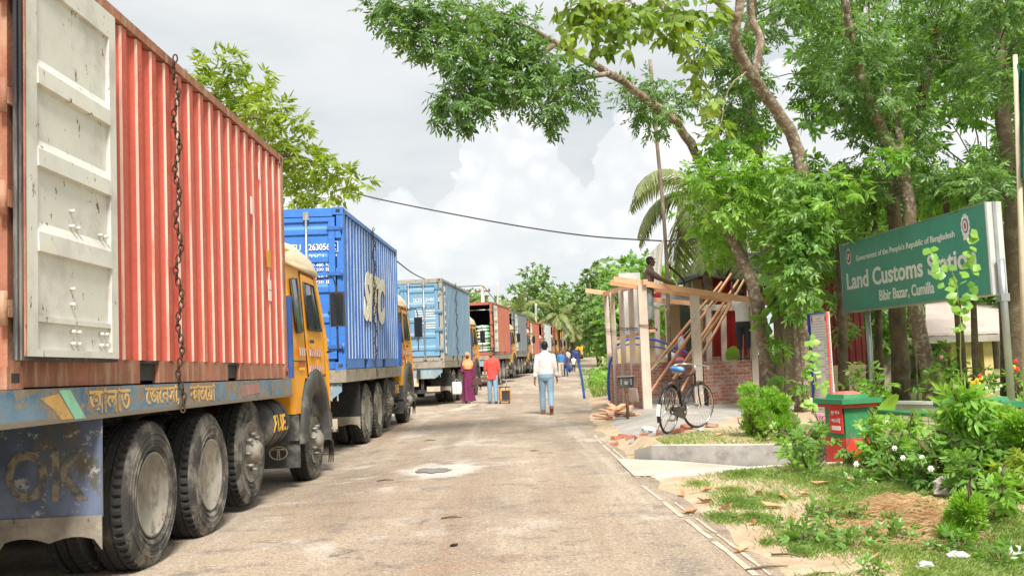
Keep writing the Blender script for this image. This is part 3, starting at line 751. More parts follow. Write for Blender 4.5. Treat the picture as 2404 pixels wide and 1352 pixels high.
def make_truck():
    root = thing('container_truck', 'x', 'truck', (0, 0, 0), 0, 'trucks queued along the left of the road')
    a = MB()
    for s in (-1, 1): a.box((s * .43, 4.15, .93), (.09, 8.7, .28))
    for y in (.1, 1.6, 3.1, 4.6, 6.2, 8.3): a.box((0, y, .93), (.77, .12, .2))
    a.box((0, 3.1, 1.17), (1.7, 6.3, .1)); a.build('chassis_frame', M_CHAS, root)
    for y in (2.05, 3.35, 4.75, 7.65):
        a = MB(); z = .52 + (.09 if y == 4.75 else 0); a.tube([(-1.0, y, z), (1.0, y, z)], .07 if y > 5 else .09, 10)
        if y < 5: a.ball((0, y, z), (.22, .25, .24), 10, 8)
        for s in (-1, 1): a.box((s * .43, y, .72), (.09, 1.0, .1))
        a.build('axle', M_CHAS, root)
    for s in (-1, 1):
        a = MB(); a.box((s * (CW / 2 - .02), 3.0, 1.222), (.09, 6.26, .20)); a.build('side_rail', M_RAILW, root)
    a = MB(); a.box((0, -.09, 1.222), (2.35, .07, .2)); a.build('rear_rail', M_RAILW, root)
    a = MB(); a.prism([(-1.16, 1.12), (1.16, 1.12), (1.16, .98), (.92, .80), (-.92, .80), (-1.16, .98)], -.075, -.05, 'y')
    for i in range(24): a.box((-1.1 + i * .0955, -.08, .97), (.02, .012, .27))
    tb = a.build('tailboard', M_TAIL, root)
    a = MB(); a.box((.18, -.10, .70), (.46, .02, .26)); a.box((.18, -.085, .84), (.05, .02, .1)); a.build('number_plate', M_PLATE, tb)
    a = MB(); a.box((0, .1, .40), (2.1, .1, .12)); 
    for s in (-1, 1): a.box((s * .5, .1, .62), (.08, .08, .4))
    a.build('bumper', M_CHAS, root)
    for s in (-1, 1):
        a = MB(); a.box((s * .85, .04, .47), (.42, .03, .16)); a.build('tail_lamp', M_PLATE, root)
    for s in (-1, 1):
        for y in (2.05, 3.35):
            for k, xx in enumerate((1.06, .74)):
                r = link('wheel', ME_DISH, root); r.location = (s * xx, y, .53); r.rotation_euler = (random.Random(y + k).uniform(0, 6), 0, 0 if s > 0 else math.pi)
                if k: r.rotation_euler.z += math.pi
                link('tyre', ME_TYRE, r)
        for y, z in ((4.75, .61), (7.65, .52)):
            r = link('wheel', ME_STEER, root); r.location = (s * (1.02 if y < 6 else 1.04), y, z); r.rotation_euler = (y, 0, 0 if s > 0 else math.pi)
            link('tyre', ME_TYRE, r)
        # rear mudflap with scalloped skirt, wheel covers
        a = MB(); a.box((s * .90, 1.12, .83), (.66, .014, .64)); fl = a.build('mudflap', M_BLACK, root)
        a = MB(); n = 14; pts = [(s * .90 - .33 + .66 * i / n, .36 + .035 * abs(math.sin(i / n * math.pi * 2)) - (.05 if i in (0, n) else 0)) for i in range(n + 1)]
        a.prism(pts + [(s * .90 + .33, .52), (s * .90 - .33, .52)], 1.10, 1.11, 'y'); a.build('flap_skirt', M_RAILW, fl)
        # steer-wheel arch
        a = MB(); N = 18; ro, ri = .80, .62; vs = []
        for i in range(N + 1):
            t_ = rad(-8 + 190 * i / N); c_, s_ = math.cos(t_), math.sin(t_)
            oz = max(.0, s_) * .10
            vs += [(s * 1.235, 8.0 + ri * c_, .56 + ri * s_), (s * 1.235, 8.0 + ro * c_, .56 + (ro + .06) * s_), (s * 1.20, 8.0 + (ro + .03) * c_, .56 + (ro + .09) * s_), (s * .72, 8.0 + (ro + .03) * c_, .56 + (ro + .09) * s_), (s * .72, 8.0 + ri * c_, .56 + ri * s_)]
        a.add(vs, [(5 * i + j, 5 * i + (j + 1) % 5, 5 * i + 5 + (j + 1) % 5, 5 * i + 5 + j) for i in range(N) for j in range(5)], True)
        a.build('fender', M_FEND, root)
        a = MB(); a.box((s * .98, 6.86, .74), (.50, .02, .30)); a.build('splash_panel', M_FEND, root)
        a = MB(); a.box((s * .97, 6.90, .44), (.52, .012, .34)); sf = a.build('mudflap', M_FEND, root)
        if s > 0:                                         # round emblem moulded on the front flap
            e = MB(); n = 24
            for i in range(n):
                t0, t1 = 6.2832 * i / n, 6.2832 * (i + 1) / n
                e.bar((.97 + .105 * math.cos(t0), 6.888, .45 + .075 * math.sin(t0)), (.97 + .105 * math.cos(t1), 6.888, .45 + .075 * math.sin(t1)), .012, .012, (0, 1, 0))
            e.tube([(.90, 6.888, .488), (.97, 6.888, .497), (1.04, 6.888, .488)], .008, 5); e.tube([(.955, 6.888, .385), (.963, 6.888, .49)], .008, 5); e.tube([(.985, 6.888, .385), (.977, 6.888, .49)], .008, 5)
            e.build('emblem', M_PLATE, sf)
    a = MB(); a.lathe([(0, 5.72), (.24, 5.73), (.27, 5.77), (.27, 6.55), (.24, 6.59), (0, 6.6)], 28, 'y', (.93, 0, .84))
    a.cur = 1
    for y in (5.95, 6.38): a.lathe([(.272, y - .02), (.279, y - .02), (.279, y + .02), (.272, y + .02)], 28, 'y', (.93, 0, .84), close=True); a.box((.80, y, 1.12), (.03, .03, .16))
    ft = a.build('fuel_tank', [M_FEND, M_CHAS], root)
    me = text_mesh('FUEL', .62, .19, .002, .03); n = len(me.vertices); co = np.empty(n * 3); me.vertices.foreach_get('co', co); co = co.reshape(-1, 3)
    th_ = co[:, 2] / .275; rr = .276 + co[:, 1] * -1
    me.vertices.foreach_set('co', np.stack([.93 + rr * np.cos(th_), 6.16 + co[:, 0], .84 + rr * np.sin(th_)], 1).ravel()); me.materials.clear(); me.materials.append(M_LETY); link('lettering', me, ft)
    # cab shell: side profile lofted over its width, narrower towards the roof
    prof = [(6.80, 1.16), (6.80, 1.9), (6.84, 2.55), (6.95, 2.70), (7.6, 2.745), (8.35, 2.72), (8.62, 2.60), (8.78, 2.25), (8.92, 1.78), (9.0, 1.5), (9.02, .95), (8.98, .58), (8.72, .58), (8.72, 1.0), (8.55, 1.30), (7.45, 1.32), (7.22, 1.05), (7.16, .90), (6.86, .90)]
    def hwid(z): return 1.19 if z < 1.75 else 1.19 - .10 * (z - 1.75) / .95
    a = MB(); rings = []
    for q in (-1, -.96, 0, .96, 1):
        e = .025 if abs(q) == 1 else 0
        rings.append([((hwid(z)) * (q if abs(q) < 1 else math.copysign(1, q)) , y + (e if y < 7 else -e if y > 8.6 else 0), z - (e if z > 2.5 else 0)) for y, z in prof])
    a.loft(rings, True, False); cab_o = a.build('cab', M_YEL, root)
    a = MB(); rp = [(6.86, 2.52), (6.84, 2.62), (6.92, 2.72), (7.3, 2.83), (7.9, 2.86), (8.4, 2.81), (8.66, 2.68), (8.72, 2.54)]; rings = []
    for q in (-1.0, -.97, -.86, -.5, 0, .5, .86, .97, 1.0):
        sc = {1.: .0, .97: .45, .86: .86, .5: 1, 0: 1}[abs(q)]
        rings.append([(1.135 * q, y, 2.50 + (z - 2.50) * (.25 + .75 * sc)) for y, z in rp])
    a.loft(rings, True, True); a.build('roof', M_ROOF, root)
    for s in (-1, 1):
        def sidex(z, p=0): return s * (hwid(z) + p)
        def panel(mb, poly, p0, p1):
            n = len(poly); vs = [(sidex(z, p0), y, z) for y, z in poly] + [(sidex(z, p1), y, z) for y, z in poly]
            mb.add(vs, [tuple(range(n)), tuple(range(n, 2 * n))] + [(j, (j + 1) % n, n + (j + 1) % n, n + j) for j in range(n)])
        d = MB(); panel(d, [(7.62, 1.36), (7.62, 2.46), (8.36, 2.46), (8.60, 1.95), (8.64, 1.36)], -.01, .012); dd = d.build('door', M_YEL, root)
        w_ = MB(); panel(w_, [(7.70, 1.86), (7.70, 2.38), (8.30, 2.38), (8.50, 1.86)], .0, .016); w_.build('window', M_GLASS, dd)
        f_ = MB(); pts = [(7.70, 1.86), (7.70, 2.38), (8.30, 2.38), (8.50, 1.86), (7.70, 1.86)]
        f_.tube([(sidex(z, .017), y, z) for y, z in pts], .012, 6); f_.tube([(sidex(z, .017), y, z) for y, z in ((8.16, 1.86), (8.16, 2.38))], .010, 6); f_.build('window_seal', M_CHAS, dd)
        g = MB(); P = [(7.60, 1.34), (7.60, 2.49), (8.38, 2.49), (8.63, 1.95), (8.67, 1.34), (7.60, 1.34)]
        g.tube([(sidex(z, .004), y, z) for y, z in P], .009, 5); g.build('door_seam', M_CHAS, root)
        g = MB(); g.tube([(sidex(1.30, .004), 6.86, 1.50), (sidex(1.3, .004), 7.58, 1.50)], .006, 5); g.build('panel_seam', M_CHAS, root)
        if s > 0:
            for z_, m_ in ((1.47, M_EMR0), (1.42, M_LETY)):
                for k_ in range(6): g = MB(); g.box((sidex(1.4, .004), 7.14 + .055 * k_, z_), (.004, .04, .03)); g.build('door_print', m_, root)
        h_ = MB(); h_.box((sidex(1.7, .03), 7.76, 1.72), (.03, .13, .035)); h_.build('handle', M_CHAS, dd)
        w_ = MB(); panel(w_, [(7.06, 1.80), (7.02, 2.36), (7.36, 2.40), (7.40, 1.82)], .0, .012); ww = w_.build('window', M_GLASS, root)
        f_ = MB(); f_.tube([(sidex(z, .012), y, z) for y, z in [(7.06, 1.80), (7.02, 2.36), (7.36, 2.40), (7.40, 1.82), (7.06, 1.80)]], .016, 6); f_.build('window_seal', M_RUBBER, ww)
        for y0, y1, z0, z1 in ((7.10, 7.46, 1.56, 1.64), (7.70, 8.42, 1.56, 1.64), (7.68, 8.45, 1.385, 1.46)):
            r_ = MB(); panel(r_, [(y0, z0), (y0, z1), (y1, z1), (y1, z0)], .012, .017); r_.build('reflector_strip', M_STRIP, root)
        l_ = MB(); l_.box((s * 1.26, 7.95, 1.50), (.03, .10, .035)); l_.build('marker_lamp', M_LAMP, root)
        g = MB(); g.tube([(s * 1.12, 8.66, 2.50), (s * 1.32, 8.80, 2.52), (s * 1.36, 8.80, 2.40), (s * 1.36, 8.80, 1.64), (s * 1.2, 8.80, 1.62)], .013, 7); gg = g.build('mirror_arm', M_CHAS, root)
        g = MB(); g.box((s * 1.37, 8.79, 2.13), (.20, .06, .42)); g.box((s * 1.37, 8.82, 2.13), (.15, .04, .34)); g.cur = 1; g.box((s * 1.37, 8.757, 2.13), (.17, .006, .38)); g.build('mirror', [M_CHAS, M_GLASS], gg)
        g = MB(); g.lathe([(0, 9.06), (.08, 9.06), (.09, 9.03), (.09, 9.0)], 16, 'y', (s * .85, 0, .95)); g.build('headlight', M_PLATE, root)
        g = MB(); g.box((s * 1.0, 6.55, 1.22), (.3, .5, .08)); g.build('step_bracket', M_CHAS, root)
        g = MB(); g.tube([(s * 1.12, 8.75, .62), (s * 1.24, 8.85, .60)], .03, 8); g.box((s * 1.2, 8.9, .58), (.16, .1, .03)); g.build('step', M_RAILW, root)
    a = MB(); z0, y0, z1, y1 = 1.80, 8.93, 2.44, 8.725
    a.add([(-1.06, y0, z0), (1.06, y0, z0), (1.02, y1, z1), (-1.02, y1, z1), (-1.06, y0 + .012, z0), (1.06, y0 + .012, z0), (1.02, y1 + .012, z1), (-1.02, y1 + .012, z1)], [(0, 3, 2, 1), (4, 5, 6, 7), (0, 1, 5, 4), (2, 3, 7, 6), (1, 2, 6, 5), (0, 4, 7, 3)])
    ws = a.build('windscreen', M_GLASS, root)
    a = MB(); a.bar((0, y0 + .016, z0), (0, y1 + .016, z1), .035, .014, (0, 1, 0)); a.build('wiper_post', M_CHAS, ws)
    a = MB(); a.box((0, 9.02, 1.2), (1.7, .03, .46)); 
    for k in range(5): a.box((0, 9.04, 1.03 + .085 * k), (1.6, .02, .03))
    a.build('grille', M_CHAS, root)
    a = MB(); a.box((0, 9.08, .70), (2.36, .14, .26)); a.build('bumper', M_FEND, root)
    a = MB(); a.box((0, 6.40, 1.78), (2.50, .09, .90)); 
    for k in range(5): a.box((0, 6.40, 2.26), (2.50, .09, .06)) if k == 0 else None
    hb = a.build('headboard', M_BLUEB, root)
    a = MB()
    for k in range(3): a.tube([(1.14 - .01 * k, 8.78, .70), (1.20 + .02 * k, 8.84, .42), (1.17 + .03 * k, 8.86, .15)], [.02, .016, .006], 6)
    a.build('tassel', M_BLACK, root)
    for ch in root.children:                               # cab and all that hangs on it sit close behind the box
        if ch.location.y == 0 and ch.data.vertices:
            ym = min(v.co.y for v in ch.data.vertices)
            if ym > 5.6: ch.location.y = -.2 if ch.name.startswith('headboard') else -.36
            if ym > 6.6 and not ch.name.startswith(('fender', 'mudflap', 'splash', 'bumper', 'headboard')):
                for q in [ch] + list(ch.children_recursive):
                    for v in q.data.vertices:
                        if v.co.z > 1.3: v.co.z = 1.3 + (v.co.z - 1.3) * 1.165
    return root
def place(o, loc, th, tilt=0, roll=0):
    o.location = loc; o.rotation_euler = (Matrix.Rotation(-th, 3, 'Z') @ Matrix.Rotation(tilt, 3, 'X') @ Matrix.Rotation(-roll, 3, 'Y')).to_euler()
def kids(o, name): return [c for c in o.children if c.name.split('.')[0] == name]
proto = make_truck()
DECK = 1.325
C_RED = cmat('container_red', (.52, .098, .064), dirt=(.62, .36, .27), dirt_amt=.2, dirt_scale=2.4, rust=.05)
C_REDF = M_MASTIC
def add_glint(m, col, under): GLINT[m.name] = paint(m.name + '_scuffed', col, .6, var=.12, dirt=under, dirt_amt=.5, dirt_scale=6, rust=.12, streak=True)  # pale streaky partner of a container paint, for the painted rib glints
C_BLUE = cmat('container_blue', (.045, .13, .40), dirt=(.20, .30, .48), dirt_amt=.12, rust=.03)
C_BLUED = cmat('container_blue_door', (.05, .19, .58), dirt=(.2, .3, .5), dirt_amt=.1)
C_STEEL = cmat('container_faded_blue', (.085, .185, .30), dirt=(.20, .25, .29), dirt_amt=.35, rust=.18)
add_glint(C_RED, (.68, .48, .39), (.55, .17, .11)); add_glint(C_BLUE, (.40, .50, .70), (.10, .20, .52)); 
C_STEELD = cmat('container_faded_blue_door', (.16, .33, .50), dirt=(.34, .38, .38), dirt_amt=.3, rust=.12)
add_glint(C_STEEL, (.28, .36, .43), (.14, .26, .38))
C_STEELF = cmat('container_grey_frame', (.36, .34, .30), dirt=(.28, .20, .14), dirt_amt=.4, rust=.25)
C_ORAN = cmat('container_brick', (.42, .13, .085), dirt=(.5, .34, .26), dirt_amt=.2)
C_GREY = cmat('container_slate', (.20, .205, .23), dirt=(.36, .34, .33), dirt_amt=.25)
C_PALE = cmat('container_pale_grey', (.50, .55, .57), dirt=(.4, .4, .38), dirt_amt=.25)
C_MAR = cmat('container_maroon', (.24, .04, .035), dirt=(.4, .2, .15), dirt_amt=.25)
C_OCH = cmat('container_ochre', (.58, .28, .06), dirt=(.5, .34, .2), dirt_amt=.3)
C_PINK = cmat('container_pale_pink', (.50, .36, .34), dirt=(.5, .44, .4), dirt_amt=.3)
# (rear right corner x, y, z of box, heading, tilt, roll)
fits = [(-2.6354, 4.98, 1.326, .0053, -.0105, .0088), (-2.6785, 15.196, 1.331, .0201, -.0008, -.0066), (-2.1907, 29.85, 1.421, .0941, -.003, -.0012)]
for px, py, d, hd in ((1154, 708, 46.5, .135), (1204.5, 731, 59.0, .145), (1241, 753, 70.5, .15), (1273, 756, 81, .155), (1298.5, 764.5, 91.5, .155), (1317, 766, 102, .155), (1333, 767, 112, .155)):
    p = at(px, py, d); fits.append((p.x, p.y, p.z - CH, hd, .004, 0))
TR_LAB = ['yellow cab truck at the front left with the red container and painted side beam', 'yellow cab truck under the bright blue container behind the red one',
          'yellow cab truck with faded blue tailboard and number plate under the weathered blue container', 'yellow cab truck carrying the brick red container full of green and white sacks',
          'yellow cab truck under the slate grey open container', 'yellow cab truck under the open container just left of the white shirted man', 'yellow cab truck under the pale grey open container beyond the white shirted man',
          'yellow cab truck under the ochre container with maroon door insides', 'yellow cab truck under the pale pink container near the end of the queue', 'last yellow cab truck of the queue by the road bend']
CO = [('red corrugated shipping container with its grey white door folded back on the side', C_RED, 'open', C_REDF, None, M_DOORIN),
      ('bright blue shipping container with closed doors and large cream side letters', C_BLUE, 'closed', C_BLUED, C_BLUED, None),
      ('weathered pale blue shipping container with closed doors and grey rusty frame', C_STEEL, 'closed', C_STEELF, C_STEELD, None),
      ('brick red open container showing a stack of green and white sacks', C_ORAN, 'open', C_ORAN, None, M_DOORIN),
      ('slate grey open container with a white label on its side', C_GREY, 'open', C_GREY, None, M_DOORIN),
      ('open container with brick red frame and white door insides left of the white shirted man', C_ORAN, 'open', C_ORAN, None, M_DOORIN),
      ('pale grey open container with brick red rear frame above the white shirted man', C_PALE, 'open', C_ORAN, None, M_DOORIN),
      ('ochre open container with maroon door insides', C_OCH, 'open', C_ORAN, None, C_MAR),
      ('pale pink open container with pinkish white door insides', C_PINK, 'open', C_OCH, None, C_PINK),
      ('last container of the queue, open, with white door insides', C_MAR, 'open', C_PINK, None, M_DOORIN)]
TR, CT = [], []
for i, (x, y, z, th, tilt, roll) in enumerate(fits):
    r = Vector((math.cos(th), -math.sin(th), 0)) * math.cos(roll) + Vector((0, 0, math.sin(roll)))
    o = Vector((x, y, z)) - r * (CW / 2)
    l, m_, mode, mf, md, mi_ = CO[i]
    c = container(o, th, tilt, roll, 'c', l, m_, mode, m_frame=mf, m_door=md, m_in=mi_ or M_DOORIN, left=i < 4)
    CT.append(c)
    t_ = proto if i == 0 else copy_tree(proto)
    upv = Vector((0, 0, 1))
    place(t_, o - upv * (DECK if i < 3 else DECK), th, tilt, roll); t_['label'] = TR_LAB[i]; TR.append(t_)
# oncoming truck at the bend
t_ = copy_tree(proto); p = at(1355, 816, 124); place(t_, (p.x, p.y + 9.0, E(124) - .25), math.pi + .05); t_['label'] = 'yellow truck seen head on at the road bend, facing the queue'; TR.append(t_)
# ---- what is particular to single trucks and boxes
T1, T2, T3 = TR[:3]; C1, C2, C3 = CT[:3]
M_RAILB, t, b, o = new_mat('peeling_blue_beam')
tcn = t.node('ShaderNodeTexCoord').outputs['Object']
c = t.mix(t.step(t.noise(tcn, 3, 4), .35, .65), (.07, .14, .22), (.15, .24, .32))
pn = t.noise(t.mapping(tcn, (1, 1, 1.6)), 6, 7, .72)
c = t.mix(t.step(pn, .47, .52), c, t.mix(t.noise(tcn, 20, 4), (.16, .12, .09), (.34, .28, .20)))
c = t.mix(t.step(t.noise(tcn, 17, 6, .7), .66, .70), c, (.5, .42, .3))
sx = t.node('ShaderNodeSeparateXYZ'); t.l.new(tcn, sx.inputs[0])
c = t.mix(t.step(t.math('ADD', sx.outputs[2], t.math('MULTIPLY', pn, .05)), 1.185, 1.165), c, (.20, .165, .125))
t.l.new(c, b.inputs['Base Color']); b.inputs['Roughness'].default_value = .75
bn = t.node('ShaderNodeBump'); bn.inputs['Strength'].default_value = .5; bn.inputs['Distance'].default_value = .01; t.l.new(pn, bn.inputs['Height']); t.l.new(bn.outputs[0], b.inputs['Normal'])
rail = [c_ for c_ in kids(T1, 'side_rail') if c_.data.vertices[0].co.x > 0][0]
rail.data = rail.data.copy(); rail.data.materials[0] = M_RAILB
M_BENG = paint('peeling_ochre_letters', (.62, .38, .13), .7, var=.2, dirt=(.26, .20, .14), dirt_amt=.42, dirt_scale=14)
def on_side(body, parent, x, y, z, w, h, m, bold=.02, slant=0, name='lettering'): return lettering(body, m, parent, (x, y, z), w, h, bold, math.pi / 2, slant, .002, name)
xr = CW / 2 + .0265
on_side('আলাত', rail, xr, 1.22, 1.235, .62, .155, M_BENG, .012)
on_side('েজেনসা,', rail, xr, 2.13, 1.235, .66, .15, M_BENG, .012)
on_side('ফাতেমা', rail, xr, 3.02, 1.235, .62, .14, M_BENG, .012)
a = MB(); a.add([(xr, .52, 1.31), (xr, .66, 1.31), (xr, .86, 1.135), (xr, .72, 1.135)], [(0, 1, 2, 3)]); a.build('painted_stripe', paint('mint_stripe', (.25, .55, .38), .7, dirt=(.25, .2, .15), dirt_amt=.35, dirt_scale=8), rail)
a = MB(); a.add([(xr, .30, 1.27), (xr, .52, 1.29), (xr, .70, 1.14), (xr, .55, 1.14), (xr, .44, 1.21)], [(0, 1, 2, 3, 4)]); a.build('painted_flourish', M_BENG, rail)
a = MB(); a.add([(xr, 4.1, 1.28), (xr, 4.75, 1.29), (xr, 4.8, 1.2), (xr, 4.15, 1.17)], [(0, 1, 2, 3)]); a.build('painted_flourish', paint('faded_pink_paint', (.42, .20, .18), .7, dirt=(.25, .2, .15), dirt_amt=.6, dirt_scale=9), rail)
M_FLAPB, t, b, o = new_mat('peeling_blue_flap')
tcn = t.node('ShaderNodeTexCoord').outputs['Object']; pn = t.noise(tcn, 9, 8, .72)
c = t.mix(t.step(t.noise(tcn, 3, 4), .3, .7), (.07, .10, .16), (.16, .20, .30))
c = t.mix(t.step(t.noise(t.mapping(tcn, (1, 1, .5), (2, 0, 0)), 4, 6, .7), .50, .62), c, (.12, .11, .08))
c = t.mix(t.step(pn, .56, .60), c, t.mix(t.noise(tcn, 30, 4), (.5, .52, .55), (.22, .19, .13))); t.l.new(c, b.inputs['Base Color']); b.inputs['Roughness'].default_value = .7
fl = [c_ for c_ in kids(T1, 'mudflap') if c_.data.vertices[0].co.x > 0 and c_.data.vertices[0].co.y < 3][0]
fl.data = fl.data.copy(); fl.data.materials[0] = M_FLAPB
lettering('OK', paint('faded_flap_letters', (.30, .26, .18), .8, dirt=(.09, .10, .11), dirt_amt=.75, dirt_scale=11), fl, (.88, 1.111, .78), .52, .33, .02)
e = text_mesh('DAK', .1, .1) if 0 else None
# container 1: small plates and chain
a = MB(); a.box((CW / 2 - .008, 5.35, 1.30), (.004, .16, .19)); a.build('data_plate', paint('orange_plate', (.70, .36, .03), .5), C1)
for zz in (1.02, .90): a = MB(); a.box((CW / 2 - .008, 5.36, zz), (.004, .13, .11)); a.build('data_plate', M_WHITE, C1)
for yy, zz in ((4.72, 1.78), (5.05, 2.2)): a = MB(); a.box((CW / 2 - .008, yy, zz), (.004, .06, .18)); a.build('data_plate', M_WHITE, C1)
M_CHAIN = paint('rusty_chain', (.07, .04, .028), .8, .3, var=.4, dirt=(.2, .11, .06), dirt_amt=.4)
def chain(label, C, yy, z0, z1):
    mb = MB(); root = C.matrix_basis; L_ = .062; n = int((z1 - z0) / (L_ * .72)); x = CW / 2 + .035
    pts = [(x - .02 * math.sin(i * .7), yy + .012 * math.sin(i * .45), z1 - i * L_ * .72) for i in range(n)] 
    pts = [(x - .30 + .1 * k, yy, CH + .0) for k in range(3)] + pts
    for i, p in enumerate(pts):
        k = 10; ring = []
        for j in range(k + 1):
            t_ = 2 * math.pi * j / k; u, v = .018 * math.cos(t_), .033 * math.sin(t_)
            if i < 3: ring.append((p[0] + v, p[1] + (u if i % 2 else 0), p[2] + (0 if i % 2 else u)))
            else: ring.append((p[0] + (u if i % 2 else 0), p[1] + (0 if i % 2 else u), p[2] + v))
        mb.tube(ring, .0066, 6, caps=False)
    o = mb.build('chain', M_CHAIN, None, fix=False); o.location = C.location; o.rotation_euler = C.rotation_euler
    return tag(o, label, 'chain', 'tie-down chains over the containers')
chain('rusty chain hanging down the side of the red container', C1, 2.46, -.25, CH - .02)
chain('dark chain hanging across the cream letters of the bright blue container', C2, 2.75, -.22, CH + .01)
chain('dark chain down the side of the weathered pale blue container', C3, 2.6, -.2, CH + .01)
# container 2 writing
lw = lambda body, C, x, z, w, h, bold=.015, m=M_LETW: lettering(body, m, C, (x, -.012, z), w, h, bold)
lw('SITU', C2, .42, 1.955, .24, .105); lw('263056', C2, .835, 1.955, .34, .105); lw('2', C2, 1.075, 1.955, .06, .105)
a = MB(); 
for q in ((1.075, .08, .008), (1.075, -.08, .008)): a.box((q[0], -.012, 1.955 + q[1]), (.13, .004, q[2]))
for q in (-.06, .06): a.box((1.075 + q, -.012, 1.955), (.008, .004, .168))
a.build('lettering_frame', M_LETW, C2)
lw('22G1', C2, .79, 1.785, .23, .105)
for z_, a_, b_ in ((1.665, '30 480', 'kg'), (1.595, '67 200', 'lb'), (1.465, '2 230', 'kg'), (1.395, '4 920', 'lb')): lw(a_, C2, .79, z_, .22, .05, .01); lw(b_, C2, .98, z_, .08, .06, .01)
me = text_mesh('SITC', 2.5, .92, .004, .06, .3)
me.materials.clear(); me.materials.append(M_LETC); o = link('lettering', me, C2); o.location = (CW / 2 + .002, 3.0, 1.30); o.rotation_euler = (0, 0, math.pi / 2)
# pale stripes of the closed doors' pressed ribs
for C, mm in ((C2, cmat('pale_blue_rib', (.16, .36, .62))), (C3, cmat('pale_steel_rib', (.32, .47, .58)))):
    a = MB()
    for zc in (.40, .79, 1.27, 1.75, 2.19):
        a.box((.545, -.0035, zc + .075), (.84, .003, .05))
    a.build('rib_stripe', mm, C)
# container 3 writing
lw('DLZU', C3, .44, 1.92, .27, .12); lw('214915', C3, .86, 1.92, .36, .12); lw('2', C3, 1.10, 1.92, .07, .12); lw('22G1', C3, .84, 1.745, .26, .11)
R_ = random.Random(4); a = MB()
for k, zz in enumerate(np.arange(1.05, 1.62, .075)):
    for xx, ww in ((.46, .22), (.80, .22), (1.0, .12)):
        x_ = xx - ww / 2
        while x_ < xx + ww / 2:
            w_ = R_.uniform(.02, .05); a.box((x_ + w_ / 2, -.013, zz), (w_, .003, .042)); x_ += w_ + .012
a.build('lettering', M_LETW, C3)
a = MB(); a.box((CW / 2 - .006, .50, 1.30), (.006, .30, 2.10)); bd = a.build('side_band', M_LETW, C3)
for k, ch in enumerate('SINOLINES' if 0 else ''): pass
a = MB(); R_ = random.Random(8); zz = 2.2
while zz > .35:
    h_ = R_.uniform(.10, .20); a.box((CW / 2 - .001, .50, zz - h_ / 2), (.004, R_.uniform(.12, .2), h_)); zz -= h_ + R_.uniform(.05, .16)
a.build('band_marks', paint('navy_marks', (.03, .07, .25), .6), bd)
a = MB(); a.box((CW / 2 - .004, 1.35, 1.85), (.006, .35, .22)); a.build('data_plate', M_WHITE, CT[4])

# ---- sacks in the open containers
M_SACKG, t, b, o = new_mat('woven_sack_green')
tcn = t.node('ShaderNodeTexCoord').outputs['Object']; sx = t.node('ShaderNodeSeparateXYZ'); t.l.new(tcn, sx.inputs[0])
g = t.step(t.math('ADD', sx.outputs[0], t.math('MULTIPLY', t.noise(tcn, 4, 3), .3)), .28, .36)
c = t.mix(t.math('MAXIMUM', g, t.step(t.noise(tcn, 5, 4), .56, .62)), (.60, .64, .58), (.16, .45, .25)); t.l.new(c, b.inputs['Base Color']); b.inputs['Roughness'].default_value = .6
M_SACKT = paint('tan_paper_sack', (.60, .46, .29), .8, var=.1, dirt=(.42, .3, .18), dirt_amt=.25)
def sack_mesh(key, m, w=.72, h=.17, d=.45):
    mb = MB(); N = 14; rings = []
    for i in range(N + 1):
        u = -1 + 2 * i / N; e = max(.05, (1 - abs(u) ** 5)) ; ring = []
        for j in range(16):
            t_ = 2 * math.pi * j / 16; c_, s_ = math.cos(t_), math.sin(t_)
            ring.append((u * w / 2, math.copysign(abs(c_) ** .7, c_) * d / 2 * (.8 + .2 * e), math.copysign(abs(s_) ** .8, s_) * h / 2 * e ** .6 + .008 * math.sin(u * 9 + j)))
        rings.append(ring)
    mb.loft(rings, True, True); return mb.mesh(key, m)
ME_SG, ME_ST = sack_mesh('sack', M_SACKG), sack_mesh('sack', M_SACKT)
def sacks(C, me, label, rows, xs_, grp, y0=.35, h=.165, hid=()):
    R = random.Random(len(label))
    for k in range(rows):
        for q, xx in enumerate(xs_):
            if (k, q) in hid: continue
            o = link('sack', me); M_ = C.matrix_basis
            o.location = Matrix.Translation(C.location) @ C.rotation_euler.to_matrix().to_4x4() @ Vector((xx + R.uniform(-.03, .03), y0 + R.uniform(-.04, .08), .24 + h * k))
            o.rotation_euler = (R.uniform(-.05, .05), R.uniform(-.06, .06), C.rotation_euler.z + R.uniform(-.08, .08))
            tag(o, label, 'sack', grp)
sacks(CT[3], ME_SG, 'green and white sack stacked in the doorway of the brick red open container', 9, (-.76, .0, .74), 'sacks in the brick red container', hid={(8, 2), (8, 1)})
for i, s_ in ((5, 'open container left of the white shirted man'), (6, 'pale grey open container')): sacks(CT[i], ME_SG, 'green and white sack stacked in the ' + s_, 7, (-.05, .72), 'sacks in the ' + s_)
sacks(CT[8], ME_SG, 'green and white sack stacked in the pale pink open container', 6, (.70,), 'sacks in the pale pink container')
sacks(C1, ME_ST, 'tan paper sack stacked at the door edge of the red container', 10, (.69,), 'tan sacks in the red container', y0=.30, h=.175, hid={(7, 0)})

